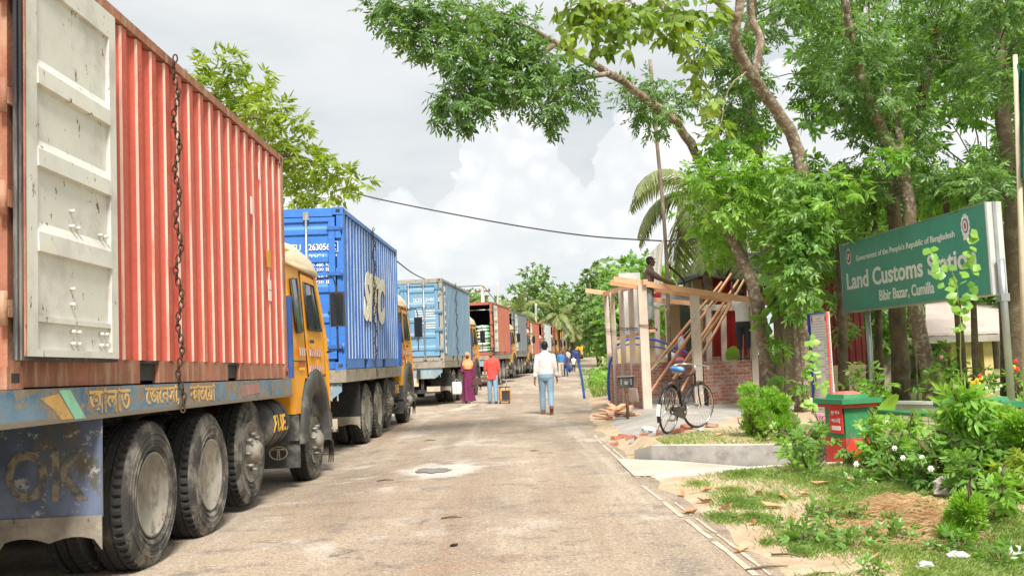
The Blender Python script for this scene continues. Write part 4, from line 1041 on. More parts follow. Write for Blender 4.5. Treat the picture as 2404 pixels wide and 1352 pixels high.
# ------------------------------------------------------------------ half-built kiosk
M_BRICK, t, b, o = new_mat('rough_brickwork')
tcn = t.node('ShaderNodeTexCoord').outputs['Object']
g = t.node('ShaderNodeNewGeometry'); sx = t.node('ShaderNodeSeparateXYZ'); t.l.new(tcn, sx.inputs[0])
uv = t.node('ShaderNodeCombineXYZ'); t.l.new(t.math('ADD', sx.outputs[0], t.math('MULTIPLY', sx.outputs[1], .9)), uv.inputs[0]); t.l.new(sx.outputs[2], uv.inputs[1])
nz = t.node('ShaderNodeTexNoise'); t.l.new(tcn, nz.inputs['Vector']); nz.inputs['Scale'].default_value = 9
wv = t.node('ShaderNodeVectorMath', operation='MULTIPLY_ADD'); t.l.new(nz.outputs['Color'], wv.inputs[0]); wv.inputs[1].default_value = (.05, .035, 0); t.l.new(uv.outputs[0], wv.inputs[2])
bk = t.node('ShaderNodeTexBrick'); t.l.new(wv.outputs[0], bk.inputs['Vector'])
bk.inputs['Scale'].default_value = 1; bk.inputs['Brick Width'].default_value = .25; bk.inputs['Row Height'].default_value = .082; bk.inputs['Mortar Size'].default_value = .011; bk.inputs['Mortar Smooth'].default_value = .35
bk.inputs['Color1'].default_value = (.47, .13, .075, 1); bk.inputs['Color2'].default_value = (.33, .10, .06, 1); bk.inputs['Mortar'].default_value = (.44, .38, .33, 1)
sm = t.noise(t.mapping(tcn, (1, 1, 2.2)), 5, 6, .7)
c = t.mix(t.math('MULTIPLY', t.step(sm, .45, .60), .8), bk.outputs[0], (.45, .38, .32))
t.l.new(c, b.inputs['Base Color']); b.inputs['Roughness'].default_value = .9
bn = t.node('ShaderNodeBump'); bn.inputs['Strength'].default_value = .9; bn.inputs['Distance'].default_value = .02
t.l.new(t.math('ADD', t.math('MULTIPLY', bk.outputs[1], -.8), sm), bn.inputs['Height']); t.l.new(bn.outputs[0], b.inputs['Normal'])
M_CREAM = paint('cream_plaster', (.62, .50, .30), .8, var=.10, dirt=(.38, .32, .22), dirt_amt=.3, streak=True)
M_REDSH = paint('red_sheet', (.66, .04, .045), .4, var=.15, dirt=(.28, .05, .04), dirt_amt=.3, streak=True)
M_MARSH = paint('maroon_sheet', (.23, .03, .03), .5, var=.2, dirt=(.2, .08, .06), dirt_amt=.4, streak=True)
FL, BL = at(1520, 955, 21.4), at(1437, 935, 26.0)
MP, RP = at(1641, 948, 21.9), at(1774, 948, 22.4)
GZ = .19
kroot = thing('kiosk_frame', 'half built roadside kiosk of concrete posts, rough brick walls and orange timber', 'kiosk', (FL.x, FL.y, GZ))
kb = Vector((FL.x, FL.y, GZ))
def post(p_bot, p_top, w=.20):
    mb = MB(); d = Vector(p_top) - Vector(p_bot)
    mb.bar(Vector(p_bot) - kb, Vector(p_top) - kb, w, w, (1, 0, 0)); return mb.build('post', M_CONC, kroot)
def zat(p, z): q = Vector(p); q.z = z; return q
tops = {}
for px0, px1, py1, d in ((1437, 1422, 690, 26.0), (1449, 1436, 686, 24.9), (1468, 1457, 681, 23.7), (1489, 1480, 674, 22.6)):
    q = at(px1, py1, d); fq = at(px0, 930, d); post(zat(fq, GZ - .1), q, .12)
qFL = at(1506, 668, 21.4); post(zat(FL, GZ - .15), qFL, .19)
qM = at(1630, 692, 21.9); post(zat(MP, GZ - .15), qM, .19)
qR = at(1766, 712, 22.4); post(zat(RP, GZ - .3), qR, .15)
BR, BM = Vector((6.75, 26.4, 0)), Vector((4.9, 26.2, 0))
for px, d in ((1542, 26.2), (1663, 26.0), (1698, 26.1), (1737, 26.3)):
    q = at(px, 722, d); post(zat(at(px, 850, d), GZ), q, .13)
def brick(name, a, b_, z0, z1, th=.13, slots=()):
    mb = MB(); a, b_ = Vector(a), Vector(b_); d = Vector((b_.x - a.x, b_.y - a.y, 0)); L = d.length; d.normalize(); q = Vector((-d.y, d.x, 0)) * th
    n = max(2, int(L / .13)); R = random.Random(9); hz = [z1 + R.uniform(-.015, .015) for _ in range(n + 1)]
    for (x0, k) in ((0, 0),):
        vs = []
        for i in range(n + 1):
            p = a + d * (L * i / n)
            for off, z in ((-q / 2, z0), (-q / 2, hz[i]), (q / 2, hz[i]), (q / 2, z0)): vs.append(Vector((p.x, p.y, 0)) + off + Vector((0, 0, z)) - kb)
        mb.add(vs, [(4 * i + j, 4 * i + (j + 1) % 4, 4 * i + 4 + (j + 1) % 4, 4 * i + 4 + j) for i in range(n) for j in range(4)] + [(0, 1, 2, 3), (4 * n, 4 * n + 3, 4 * n + 2, 4 * n + 1)])
    return mb.build(name, M_BRICK, kroot)
W_ = 1.17
dl = (BL - FL).normalized(); df = (RP - FL).normalized()
brick('brick_wall', FL + dl * .12, BL - dl * .1, -.05, W_)
brick('brick_wall', MP + df * .13, RP - df * .1, -.35, W_ + .0)
brick('brick_wall', zat(BL, 0) + Vector((.1, 0, 0)), BM, 0, W_)
brick('brick_wall', BM + Vector((.02, 0, 0)), BR, 0, W_ + .08)
brick('brick_wall', RP + Vector((.06, .16, 0)), BR + Vector((0, -.1, 0)), -.3, W_)
a = MB(); pl = [FL, MP, RP, BR, BM, zat(BL, 0)]
a.prism([(p.x - kb.x, p.y - kb.y) for p in pl], -.12, .012, 'z'); a.build('floor_slab', M_CEM, kroot)
def kbeam(a_, b_, w=.09, h=.11, name='timber_beam', m=None):
    mb = MB(); mb.bar(Vector(a_) - kb, Vector(b_) - kb, w, h); return mb.build(name, m or M_WOOD, kroot)
kbeam(at(1440, 655, 21.25), at(1812, 712, 22.35), .06, .13)
kbeam(at(1432, 663, 21.5), at(1790, 716, 22.75), .07, .12)
kbeam(at(1375, 682, 26.2), at(1430, 689, 26.0), .08, .12)
kbeam(at(1418, 691, 26.1), at(1516, 662, 21.2), .10, .12)
kbeam(at(1500, 700, 25.9), at(1640, 714, 26.3), .09, .12)
kbeam(at(1645, 722, 26.0), at(1760, 722, 26.4), .14, .16, 'concrete_lintel', paint('pale_concrete', (.60, .56, .50), .85, dirt=(.4, .36, .3), dirt_amt=.3))
kbeam(at(1720, 715, 24), at(1790, 702, 22.3), .08, .12)
kbeam(at(1440, 797, 25.6), at(1532, 776, 21.6), .14, .06, 'foot_plank')
for px, py, d in ((1425, 775, 26.0), (1443, 778, 24.9), (1462, 772, 23.7), (1484, 772, 22.6), (1513, 765, 21.4)):
    p = at(px, py, d); w_ = .115; a = MB()                 # ties round the posts
    for k in range(2):
        a.tube([p - kb + Vector(q) for q in ((-w_, -w_, .03 * k), (w_, -w_, -.05 + .06 * k), (w_, w_, .02), (-w_, w_, 0), (-w_, -w_, .03 * k))], .007, 5)
    a.build('binding_wire', M_RUSTY, kroot)
# loose planks leaning through the frame
for i, (x0, y0, d0, x1, y1, d1) in enumerate(((1522, 876, 23.6, 1694, 664, 25.6), (1526, 924, 22.4, 1716, 645, 25.4), (1556, 928, 22.3, 1733, 660, 25.2), (1574, 905, 22.7, 1727, 690, 25.3), (1587, 940, 22.0, 1757, 640, 25.0))):
    p, q = at(x0, y0, d0), at(x1, y1, d1); mb = MB(); mb.bar((0, 0, 0), q - p, .11, .045, (1, 0, 0)); o = mb.build('plank', M_WOOD); o.location = p
    tag(o, ['orange plank leaning in the kiosk frame, lowest on the left', 'long orange plank leaning in the kiosk frame, second from the left', 'orange plank leaning in the kiosk frame, middle of the five', 'orange plank leaning in the kiosk frame, fourth from the left', 'orange plank leaning in the kiosk frame, rightmost and ending highest'][i], 'plank', 'planks leaning in the kiosk')
a_, b_ = at(1518, 880, 21.9), at(1700, 690, 25); mb = MB(); mb.tube([Vector((0, 0, 0)), (b_ - a_) * .5 + Vector((.02, 0, .03)), b_ - a_], .012, 6); o = mb.build('bamboo_stick', paint('pale_bamboo', (.58, .50, .36), .7)); o.location = a_; tag(o, 'thin pale bamboo stick leaning among the orange planks', 'stick')
R = random.Random(21)
for i in range(12):                                         # heap of offcuts before the kiosk
    p = gnd(1398 + 6.2 * i + R.uniform(-3, 3), 945 + R.uniform(-3, 20), .2); q = gnd(1432 + 5 * i + R.uniform(-5, 15), 968 + R.uniform(-4, 8), .2)
    L_ = R.uniform(.85, 1.35); d = (q - p); d.z = 0; d = d.normalized() if d.length > .05 else Vector((1, 0, 0)); d = (d + Vector((R.uniform(-.4, .4), R.uniform(-.6, .2), 0))).normalized()
    c_ = (p + q) / 2; c_.z = ground_z(c_.x, c_.y) + .04 + .045 * (i % 4)
    mb = MB(); mb.bar(-d * L_ / 2 + Vector((0, 0, R.uniform(-.02, .05))), d * L_ / 2, R.uniform(.09, .13), .045); o = mb.build('offcut', M_WOOD); o.location = c_
    tag(o, 'orange timber offcut lying in the heap before the kiosk', 'wood offcut', 'heap of timber offcuts')
# pale panel resting on the wall, floodlight on a rusty stake
a = MB(); p = gnd(1488, 938, .2); a.box((0, 0, 0), (.26, .04, .30)); o = a.build('tin_sheet', paint('dull_tin', (.36, .31, .27), .6, dirt=(.25, .18, .12), dirt_amt=.4)); o.location = at(1487, 927, 21.6); o.rotation_euler = (.15, 0, -.9); tag(o, 'dull square tin sheet leaning on the left brick wall of the kiosk', 'sheet')
p = at(1473, 974, 19.5); p.z = ground_z(p.x, p.y)
fr_ = thing('floodlight', 'black rectangular floodlight on a short rusty stake before the kiosk', 'floodlight', p)
a = MB(); a.tube([(0, 0, -.05), (.01, 0, .3), (0, 0, .62)], [.028, .03, .026], 8); a.box((0, 0, .60), (.09, .07, .08)); a.build('stake', M_RUSTY, fr_)
a = MB(); a.add([(-.17, 0, .86), (.17, 0, .86), (.145, -.03, .64), (-.145, -.03, .64), (-.15, .09, .84), (.15, .09, .84), (.12, .08, .66), (-.12, .08, .66)], [(0, 3, 2, 1), (4, 5, 6, 7), (0, 1, 5, 4), (1, 2, 6, 5), (2, 3, 7, 6), (3, 0, 4, 7)]); hd = a.build('lamp_housing', M_CHAS, fr_)
a = MB(); a.box((0, -.005, .87), (.36, .04, .02)); a.box((-.1, -.024, .76), (.02, .01, .12)); a.box((.1, -.024, .76), (.02, .01, .12)); a.box((0, -.026, .74), (.07, .012, .07)); a.build('lamp_frame', M_STEEL, hd)

# ------------------------------------------------------------------ shop behind the kiosk
def sheet_wall(name, a_, b_, z0, z1, m, parent, base, pitch=.20, dep=.03):
    a_, b_ = Vector(a_), Vector(b_); d = Vector((b_.x - a_.x, b_.y - a_.y, 0)); L = d.length; d.normalize(); q = Vector((d.y, -d.x, 0)); n = int(L / pitch); vs = []
    for i in range(n + 1):
        for f_, e in ((0, 0), (.35, 0), (.5, dep), (.85, dep)):
            if i == n and f_ > 0: break
            p = a_ + d * (L * (i + f_) / n) + q * e
            vs += [Vector((p.x, p.y, z0)) - base, Vector((p.x, p.y, z1)) - base]
    k = len(vs) // 2; mb = MB(); mb.add(vs, [(2 * i, 2 * i + 2, 2 * i + 3, 2 * i + 1) for i in range(k - 1)]); return mb.build(name, m, parent)
sp_ = at(1560, 850, 28.5); sb = Vector((sp_.x, sp_.y, .2))
shop = thing('roadside_shop', 'small shop with red corrugated sheet side and dark sagging roof behind the kiosk', 'shop', sb)
A, B = at(1641, 800, 28.6), at(1760, 800, 29.0)
zt = at(1690, 652, 28.8).z
sheet_wall('sheet_wall', A, B, .2, zt, M_REDSH, shop, sb)
def sbox(name, x0, x1, y0, y1, d, th, m):
    p, q = at(x0, y1, d), at(x1, y0, d); mb = MB(); mb.box(((p.x + q.x) / 2 - sb.x, d + th / 2 - sb.y, (p.z + q.z) / 2 - sb.z), (q.x - p.x, th, q.z - p.z)); return mb.build(name, m, shop)
sbox('pillar', 1570, 1594, 700, 852, 28.4, .3, M_CREAM); sbox('pillar', 1636, 1648, 655, 852, 28.3, .2, M_CREAM)
sbox('counter_wall', 1440, 1560, 786, 862, 28.2, .15, M_CREAM)
sbox('back_wall', 1594, 1650, 700, 852, 31.0, .15, paint('shop_interior_green', (.12, .16, .13), .8))
r1, r2, r3, r4 = at(1586, 678, 27.6), at(1640, 652, 28.0), at(1765, 672, 28.2), at(1742, 655, 32)
a = MB(); v = [at(1590, 671, 27.4) - sb, at(1650, 650, 27.8) - sb, at(1762, 664, 28.0) - sb, at(1760, 655, 32.5) - sb, at(1600, 640, 32.5) - sb]
up = Vector((0, 0, .05)); a.add([q for q in v] + [q + up for q in v], [(0, 1, 2, 3, 4), (5, 9, 8, 7, 6), (0, 5, 6, 1), (1, 6, 7, 2), (2, 7, 8, 3), (3, 8, 9, 4), (4, 9, 5, 0)])
a.build('roof', paint('dark_roof_sheet', (.10, .09, .085), .6, var=.3, dirt=(.25, .16, .12), dirt_amt=.4), shop)
a = MB(); v = [at(1530, 722, 27.0) - sb, at(1640, 708, 27.2) - sb, at(1640, 672, 30) - sb, at(1536, 694, 30) - sb]; a.add(v + [q + up * .5 for q in v], [(0, 1, 2, 3), (4, 7, 6, 5), (0, 4, 5, 1), (1, 5, 6, 2), (2, 6, 7, 3), (3, 7, 4, 0)]); a.build('awning', paint('grey_tarpaulin', (.34, .32, .29), .8, var=.2, dirt=(.15, .13, .12), dirt_amt=.4), shop)
a = MB(); a.tube([at(1567, 706, 27.1) - sb, at(1567, 722, 27.1) - sb], .012, 6); a.ball(at(1567, 727, 27.1) - sb, .055, 10, 8); a.build('bulb', M_WHITE, shop)
a = MB()
for k, (px, py) in enumerate(((1535, 676), (1541, 675), (1547, 678))): a.tube([at(px, py, 26.6) - sb, at(px + 1, py + 14, 26.6) - sb, at(px - 1, py + 27, 26.6) - sb], .05, 7)
a.build('red_cloth', paint('red_cloth', (.6, .06, .07), .8), shop)
def item(name, label, cat, px0, px1, py0, py1, d, m, prof=None):
    p, q = at(px0, py1, d), at(px1, py0, d); w_, h_ = q.x - p.x, q.z - p.z; mb = MB()
    mb.lathe([(0, 0), (w_ * .46, 0), (w_ * .5, h_ * .1), (w_ * .48, h_ * .7), (w_ * .3, h_ * .85), (w_ * .2, h_ * .9), (w_ * .2, h_), (0, h_)] if prof is None else [(r * w_, z * h_) for r, z in prof], 14, 'z')
    o = mb.build(name, m); o.location = ((p.x + q.x) / 2, d, p.z); return tag(o, label, cat)
item('drum', 'red topped drum standing in the shop behind the planks', 'drum', 1589, 1608, 775, 850, 27.4, paint('red_drum', (.5, .03, .04), .4))
item('water_jar', 'white and clear jar on the wall behind the planks', 'jar', 1592, 1606, 788, 818, 26.1, paint('jar_white', (.6, .66, .7), .2))
a = MB(); a.ball((0, 0, 0), (.26, .2, .14), 12, 8); o = a.build('sack', M_WHITE); o.location = at(1577, 838, 26.4); tag(o, 'white bundle resting on the back wall of the kiosk', 'bundle')
a = MB(); a.ball((0, 0, 0), (.17, .15, .10), 12, 8); o = a.build('cloth_bundle', paint('pink_cloth', (.75, .3, .42), .8)); o.location = at(1593, 846, 26.3); tag(o, 'pink cloth bundle on the back wall of the kiosk', 'bundle')
# white board and cream wall beyond the left row of posts
p, q = at(1459, 790, 30), at(1502, 640, 30)
bo = thing('white_board', 'tall white board standing behind the left row of posts', 'board', (p.x, 30, p.z))
a = MB(); a.box(((q.x - p.x) / 2, 0, (q.z - p.z) / 2), (q.x - p.x, .12, q.z - p.z)); a.build('panel', M_WHITE, bo)
a = MB(); w_ = q.x - p.x
for xx in (.06, w_ - .06): a.box((xx, .0, -.45), (.06, .06, .9))
a.box((w_ / 2, -.07, .12), (w_ * .9, .02, .3)); a.build('frame', paint('pale_blue_print', (.45, .55, .62), .6), bo)
# blue painted poles
def pole(label, pts, r, m=M_BLUEP, name='barrier_pole', cat='pole', grp=None):
    P = [Vector(q) for q in pts]; base = P[0].copy(); mb = MB(); mb.tube(wig([q - base for q in P], 4, 0), r, 8); o = mb.build(name, m, None, fix=False); o.location = base; return tag(o, label, cat, grp)
pole('blue painted pole leaning by the road left of the kiosk', [at(1372, 935, 27.5), at(1366, 890, 27.5), at(1357, 845, 27.4), at(1353, 826, 27.3)], .036)
pole('blue painted bent pole standing against the rear left post', [at(1431, 940, 25.4), at(1428, 905, 25.4), at(1430, 860, 25.4), at(1437, 838, 25.6)], .036)
pole('upper blue pipe curving through the kiosk behind the posts', [at(1442, 815, 25.2), at(1470, 798, 25.4), at(1500, 793, 25.6), at(1545, 799, 25.8), at(1585, 816, 25.5), at(1622, 832, 25.0)], .033)
pole('lower blue pipe curving through the kiosk behind the posts', [at(1440, 822, 25.7), at(1475, 808, 25.8), at(1515, 811, 25.9), at(1560, 818, 25.8), at(1605, 836, 25.6)], .022)
# bamboo mast with tied banner, cables
pole('tall thin dark bamboo mast rising behind the kiosk', [at(1572, 850, 25.6), at(1566, 640, 25.6), at(1556, 480, 25.6), at(1541, 320, 25.6), at(1526, 140, 25.6)], .05, paint('mast_bamboo', (.20, .15, .11), .8, var=.3, dirt=(.4, .36, .3), dirt_amt=.4), 'bamboo_mast', 'mast')
a = MB(); N, K = 10, 12; v = []
for i in range(N + 1):
    for j in range(K + 1):
        u, w_ = i / N, j / K
        px = (1518 + 40 * u) * (1 - w_) + (1533 + 17 * u) * w_; py = (603 - 42 * u) * (1 - w_) + (690 - 8 * u) * w_
        q = at(px, py, 25.4 + .10 * math.sin(u * 9 + w_ * 2)); v.append(q)
bb = v[0].copy(); a.add([q - bb for q in v] + [q - bb + Vector((0, .012, 0)) for q in v], [(i * (K + 1) + j, i * (K + 1) + j + 1, (i + 1) * (K + 1) + j + 1, (i + 1) * (K + 1) + j) for i in range(N) for j in range(K)] + [(i * (K + 1) + j + (N + 1) * (K + 1), (i + 1) * (K + 1) + j + (N + 1) * (K + 1), (i + 1) * (K + 1) + j + 1 + (N + 1) * (K + 1), i * (K + 1) + j + 1 + (N + 1) * (K + 1)) for i in range(N) for j in range(K)], True)
o = a.build('banner', paint('faded_white_cloth', (.66, .63, .56), .8, var=.08, dirt=(.62, .42, .36), dirt_amt=.35, dirt_scale=2.5)); o.location = bb; tag(o, 'faded white cloth banner tied to the bamboo mast above the worker in the cap', 'banner')
pole('black iron bar slanting from the mast to the shop roof', [at(1562, 618, 25.7), at(1600, 652, 26.5), at(1607, 668, 27.6)], .03, M_CHAS, 'iron_bar', 'bar')
M_WIRE = paint('cable_black', (.05, .05, .05), .6)
def cable(label, pts, r=.016):
    return pole(label, pts, r, M_WIRE, 'overhead_cable', 'cable', None)
cable('sagging cable from the left tree across the sky to the bamboo mast', [at(800, 445, 29), at(900, 470, 28.8), at(1080, 506, 28), at(1250, 536, 27), at(1400, 556, 26.2), at(1560, 566, 25.6)], .02)
cable('cable running on from the mast into the trees at the right', [at(1560, 566, 25.6), at(1650, 560, 24), at(1800, 545, 22.5), at(1960, 543, 21)], .016)
cable('cable from the bright blue container towards the far utility pole', [at(930, 612, 42), at(985, 650, 52), at(1060, 672, 62), at(1134, 670, 72)], .03)
cable('thin cable slanting down from the far utility pole', [at(1134, 671, 72), at(1150, 690, 70), at(1166, 712, 68)], .03)
up_ = thing('utility_pole', 'grey concrete utility pole far behind the brick red container', 'utility pole', (at(1137, 800, 72).x, 72, E(72)))
a = MB(); z_ = at(1134, 668, 72).z - E(72); a.tube([(0, 0, -.3), (0, 0, z_)], [.2, .13], 10); a.build('pole', M_CONC, up_); a = MB(); a.box((0, 0, z_ - .5), (1.2, .1, .1)); 
for q in (-.5, 0, .5): a.tube([(q, 0, z_ - .45), (q, 0, z_ - .3)], .05, 6)
a.build('cross_arm', M_RUSTY, up_)
pole('thin bare pole beyond the brick red container', [zat(at(1169, 800, 60), E(60) - .2), at(1169, 740, 60), at(1168, 662, 60)], .05, M_CONC, 'thin_pole', 'pole')
pole('pale thin post standing before the far date palms', [zat(at(1257, 800, 95), E(95)), at(1258, 760, 95), at(1258, 712, 95)], .12, paint('pale_post', (.5, .5, .46), .7), 'thin_pole', 'pole')

# ------------------------------------------------------------------ customs sign
M_SIGN = paint('sign_green', (.075, .31, .235), .4, var=.08, dirt=(.20, .33, .28), dirt_amt=.3, dirt_scale=2.2, streak=True)
M_SIGNE = paint('sign_edge_alu', (.60, .60, .58), .4, .3, var=.06, dirt=(.4, .38, .34), dirt_amt=.3)
sl, sr_ = at(1972, 567, 20.6), at(2314, 486, 15.0)
sbl, sbr = at(1980, 728, 20.6), at(2322, 702, 15.0)
wdir = Vector((sr_.x - sl.x, sr_.y - sl.y, 0)); SW = wdir.length; wang = math.atan2(wdir.y, wdir.x); SHt = (sl.z - sbl.z + sr_.z - sbr.z) / 2; sz0 = (sbl.z + sbr.z) / 2
sroot = thing('customs_sign', 'large green signboard reading Land Customs Station on two steel posts', 'signboard', (sl.x, sl.y, .1), wang)
sroot['label'] = 'large green signboard with white lettering on two steel posts at the right'
zb = sz0 - .1
def slope(x): return 0.0
a = MB(); a.box((SW / 2, .13, zb + SHt / 2), (SW, .25, SHt)); box_ = a.build('sign_box', M_SIGNE, sroot)
a = MB(); a.box((SW / 2, -.003, zb + SHt / 2), (SW - .05, .014, SHt - .05)); face = a.build('sign_face', M_SIGN, box_)
a = MB(); 
for z in (zb + .012, zb + SHt - .012): a.box((SW / 2, -.004, z), (SW + .01, .03, .025))
for x in (.006, SW - .006): a.box((x, -.004, zb + SHt / 2), (.025, .03, SHt - .05))
a.box((SW + .012, .13, zb + SHt / 2), (.022, .05, SHt)); a.build('sign_trim', M_STEEL, box_)
def sx_(px, d=None):
    """x along the sign from a photo column"""
    r = ray(px, 640); ex = Vector((math.cos(wang), math.sin(wang), 0)); A_ = sl; t_ = (A_.x * r.y - A_.y * r.x) / (ex.y * r.x - ex.x * r.y); return t_
def sg(body, x0, x1, zc, h, bold=.02): lettering(body, M_LETW, face, ((x0 + x1) / 2, -.0125, zb + zc * SHt), x1 - x0, h * SHt, bold)
sg("Government of the People's Republic of Bangladesh", sx_(2013), sx_(2249), .735, .105, .012)
sg('Land Customs Station', sx_(1988), sx_(2296), .445, .245, .025)
sg('Bibir Bazar, Cumilla', sx_(2062), sx_(2192), .165, .17, .02)
M_EMR, M_EMB = paint('emblem_red', (.55, .06, .05), .5), paint('emblem_blue', (.05, .08, .35), .5)
def disc(mb, x, z, rx, rz, y, n=20): mb.add([(x + rx * math.cos(6.2832 * i / n), y, z + rz * math.sin(6.2832 * i / n)) for i in range(n)], [tuple(range(n))])
x_, z_ = sx_(1996), zb + .80 * SHt
a = MB(); disc(a, x_, z_, .13, .17, -.0125); a.cur = 1; disc(a, x_, z_, .10, .13, -.0165); a.cur = 0; a.box((x_, -.019, z_), (.05, .002, .13)); a.box((x_ - .04, -.019, z_ - .03), (.03, .002, .05)); a.box((x_ + .04, -.019, z_ + .02), (.03, .002, .05)); a.build('emblem', [M_LETW, M_EMR], face)
x_, z_ = sx_(2276), zb + .80 * SHt
a = MB(); n = 24; a.add([(x_ + .13 * (1.12 if i % 2 else .96) * math.cos(6.2832 * i / n), -.0125, z_ + .19 * (1.12 if i % 2 else .96) * math.sin(6.2832 * i / n)) for i in range(n)], [tuple(range(n))]); a.box((x_, -.0125, z_ - .2), (.16, .002, .06)); a.cur = 1; disc(a, x_, z_, .085, .12, -.0165); a.cur = 0; disc(a, x_, z_, .065, .095, -.0185); a.cur = 2; disc(a, x_, z_, .028, .06, -.0205); a.build('emblem', [M_LETW, M_EMB, M_EMR], face)
for x in (sx_(2016), SW + .06):
    a = MB(); 
    if x < SW: a.tube([(x, .13, -.2), (x, .13, zb - .001)], .055, 12)
    else: a.tube([(x + .02, .13, -.2), (x + .02, .13, zb - .12), (x + .02, .13, zb + .55)], .055, 12); a.box((x + .01, .13, zb - .05), (.14, .14, .12))
    a.build('post', M_STEEL, sroot)
# ------------------------------------------------------------------ narrow notice board
nl, nr = at(1899, 738, 14.8), at(1940, 730, 14.2); nb, nbr = at(1906, 968, 14.8), at(1944, 973, 14.2)
wd = Vector((nr.x - nl.x, nr.y - nl.y, 0)); NW = wd.length; NH = (nl.z - nb.z + nr.z - nbr.z) / 2; nz0 = (nb.z + nbr.z) / 2
nroot = thing('notice_board', 'tall narrow white notice board with blue and red frame beside the green gate pillar', 'notice board', (nl.x, nl.y, 0), math.atan2(wd.y, wd.x))
a = MB(); a.box((NW / 2, .025, nz0 + NH / 2), (NW, .04, NH)); pn_ = a.build('panel', M_WHITE, nroot)
a = MB(); a.box((.008, .0, nz0 + NH / 2), (.018, .07, NH)); a.box((NW / 2, .0, nz0 + NH - .01), (NW - .034, .07, .02)); a.cur = 1; a.box((NW - .006, .012, nz0 + NH / 2), (.012, .05, NH + .01)); a.cur = 2; a.box((.025, .002, nz0 + NH / 2), (.012, .012, NH - .04)); a.build('frame', [M_EMB, M_EMR, M_BLUEP], nroot)
a = MB()
for x in (.05, NW - .05): a.box((x, .06, nz0 / 2 + .2), (.04, .03, nz0 + .5))
a.build('leg', M_STEEL, nroot)
R = random.Random(6); a = MB(); z = nz0 + NH - .09; k = 0
while z > nz0 + .06:
    k += 1
    if k < 4: spans = [(.5 - .13 * k, .5 + .13 * k)]
    elif k < 10: spans = [(.12, R.uniform(.85, .95))]
    elif k in (10, 11): spans = [(.12, .3), (.45, .6), (.75, .95)]
    else: spans = [(.12, R.uniform(.28, .5)), (.76, .94)] if R.random() < .75 else [(.12, .7)]
    for s0, s1 in spans:
        x = s0
        while x < s1:
            w_ = R.uniform(.03, .08); a.box(((x + w_ / 2) * NW, .0005, z), (w_ * NW, .012, .007)); x += w_ + R.uniform(.015, .03)
    z -= .040
a.build('printed_lines', paint('black_print', (.34, .34, .36), .7), pn_)
a = MB(); disc(a, .14 * NW, nz0 + NH - .1, .022, .05, -.0005); disc(a, .9 * NW, nz0 + NH - .1, .02, .045, -.0005); a.build('emblem', M_EMR, pn_)

# ------------------------------------------------------------------ garden fence: green and red pillars, mesh panels
M_GRN = paint('gate_green', (.03, .21, .08), .5, var=.15, dirt=(.20, .24, .15), dirt_amt=.4, dirt_scale=4, rust=.08, bump=.15)
M_RED2 = paint('gate_red', (.54, .04, .025), .55, var=.15, dirt=(.36, .16, .11), dirt_amt=.45, dirt_scale=4, bump=.15)
def pillar(px, d, label, rz, h=.86, w=.46):
    p = at(px, 1000, d); z = ground_z(p.x, p.y); r = thing('gate_pillar', label, 'pillar', (p.x, p.y, .0), rz, 'green and red fence pillars')
    a = MB(); a.box((0, 0, .07), (w, w, .48)); a.build('plinth', M_RED2, r)
    a = MB(); a.box((0, 0, .49), (w - .02, w - .02, .36)); a.build('shaft', M_GRN, r)
    a = MB(); a.box((0, 0, .69), (w + .09, w + .09, .04)); a.build('red_band', M_RED2, r)
    a = MB(); a.box((0, 0, .742), (w + .17, w + .17, .055)); a.box((0, 0, .795), (w - .04, w - .04, .05), taper=.9); a.build('cap', M_GRN, r)
    a = MB(); a.box((0, 0, .835), (w - .14, w - .14, .03), taper=.6); a.build('cap_top', paint('cap_brick', (.45, .15, .10), .8), r)
    return r
P1 = pillar(1992, 11.55, 'green and red fence pillar with a red notice, beside the narrow notice board', .32, w=.39)
P2 = pillar(2302, 9.9, 'green and red fence pillar under the right end of the signboard', .12)
nt = MB(); nt.box((0, 0, 0), (.012, .24, .30)); 
no = nt.build('notice', paint('notice_red', (.62, .035, .03), .5), P1); no.location = (-.205, -.05, .52)
for tx, zz in (('মূল ফটক', .09), ('পাকিং', .0)):
    l_ = lettering(tx, M_LETW, no, (-.009, 0, zz), .16, .06, .01, -math.pi / 2)
a = MB(); a.box((-.008, 0, -.09), (.004, .16, .05)); a.build('lettering', M_LETW, no)
def fence_panel(a_, b_, label, z0=.06, z1=.62):
    a_, b_ = Vector(a_), Vector(b_); d = b_ - a_; d.z = 0; L = d.length; r = thing('mesh_panel', label, 'fence panel', (a_.x, a_.y, 0), math.atan2(d.y, d.x), 'green wire fence panels')
    m_ = MB(); m_.tube([(0, 0, z1), (L, 0, z1)], .028, 10); m_.build('top_rail', M_GRN, r)
    for x in (.03, L - .03): m_ = MB(); m_.tube([(x, 0, z0 - .05), (x, 0, z1 - .028)], .024, 8); m_.build('upright', M_GRN, r)
    m_ = MB(); n = int(L / .085)
    for i in range(n): m_.tube([(.06 + (L - .12) * i / (n - 1), 0, z0), (.06 + (L - .12) * i / (n - 1), 0, z1 - .02)], .0035, 4)
    for k in range(7): m_.tube([(.03, .007, z0 + (z1 - z0) * k / 7), (L - .03, .007, z0 + (z1 - z0) * k / 7)], .0035, 4)
    m_.build('wire_mesh', M_GRN, r)
q1, q2 = P1.location, P2.location
dd = (q2 - q1).normalized()
fence_panel(q1 + dd * .33, q2 - dd * .33, 'green wire mesh fence panel between the two green and red pillars')
fence_panel(q2 + dd * .33, q2 + dd * 3.2, 'green wire mesh fence panel right of the nearer pillar')
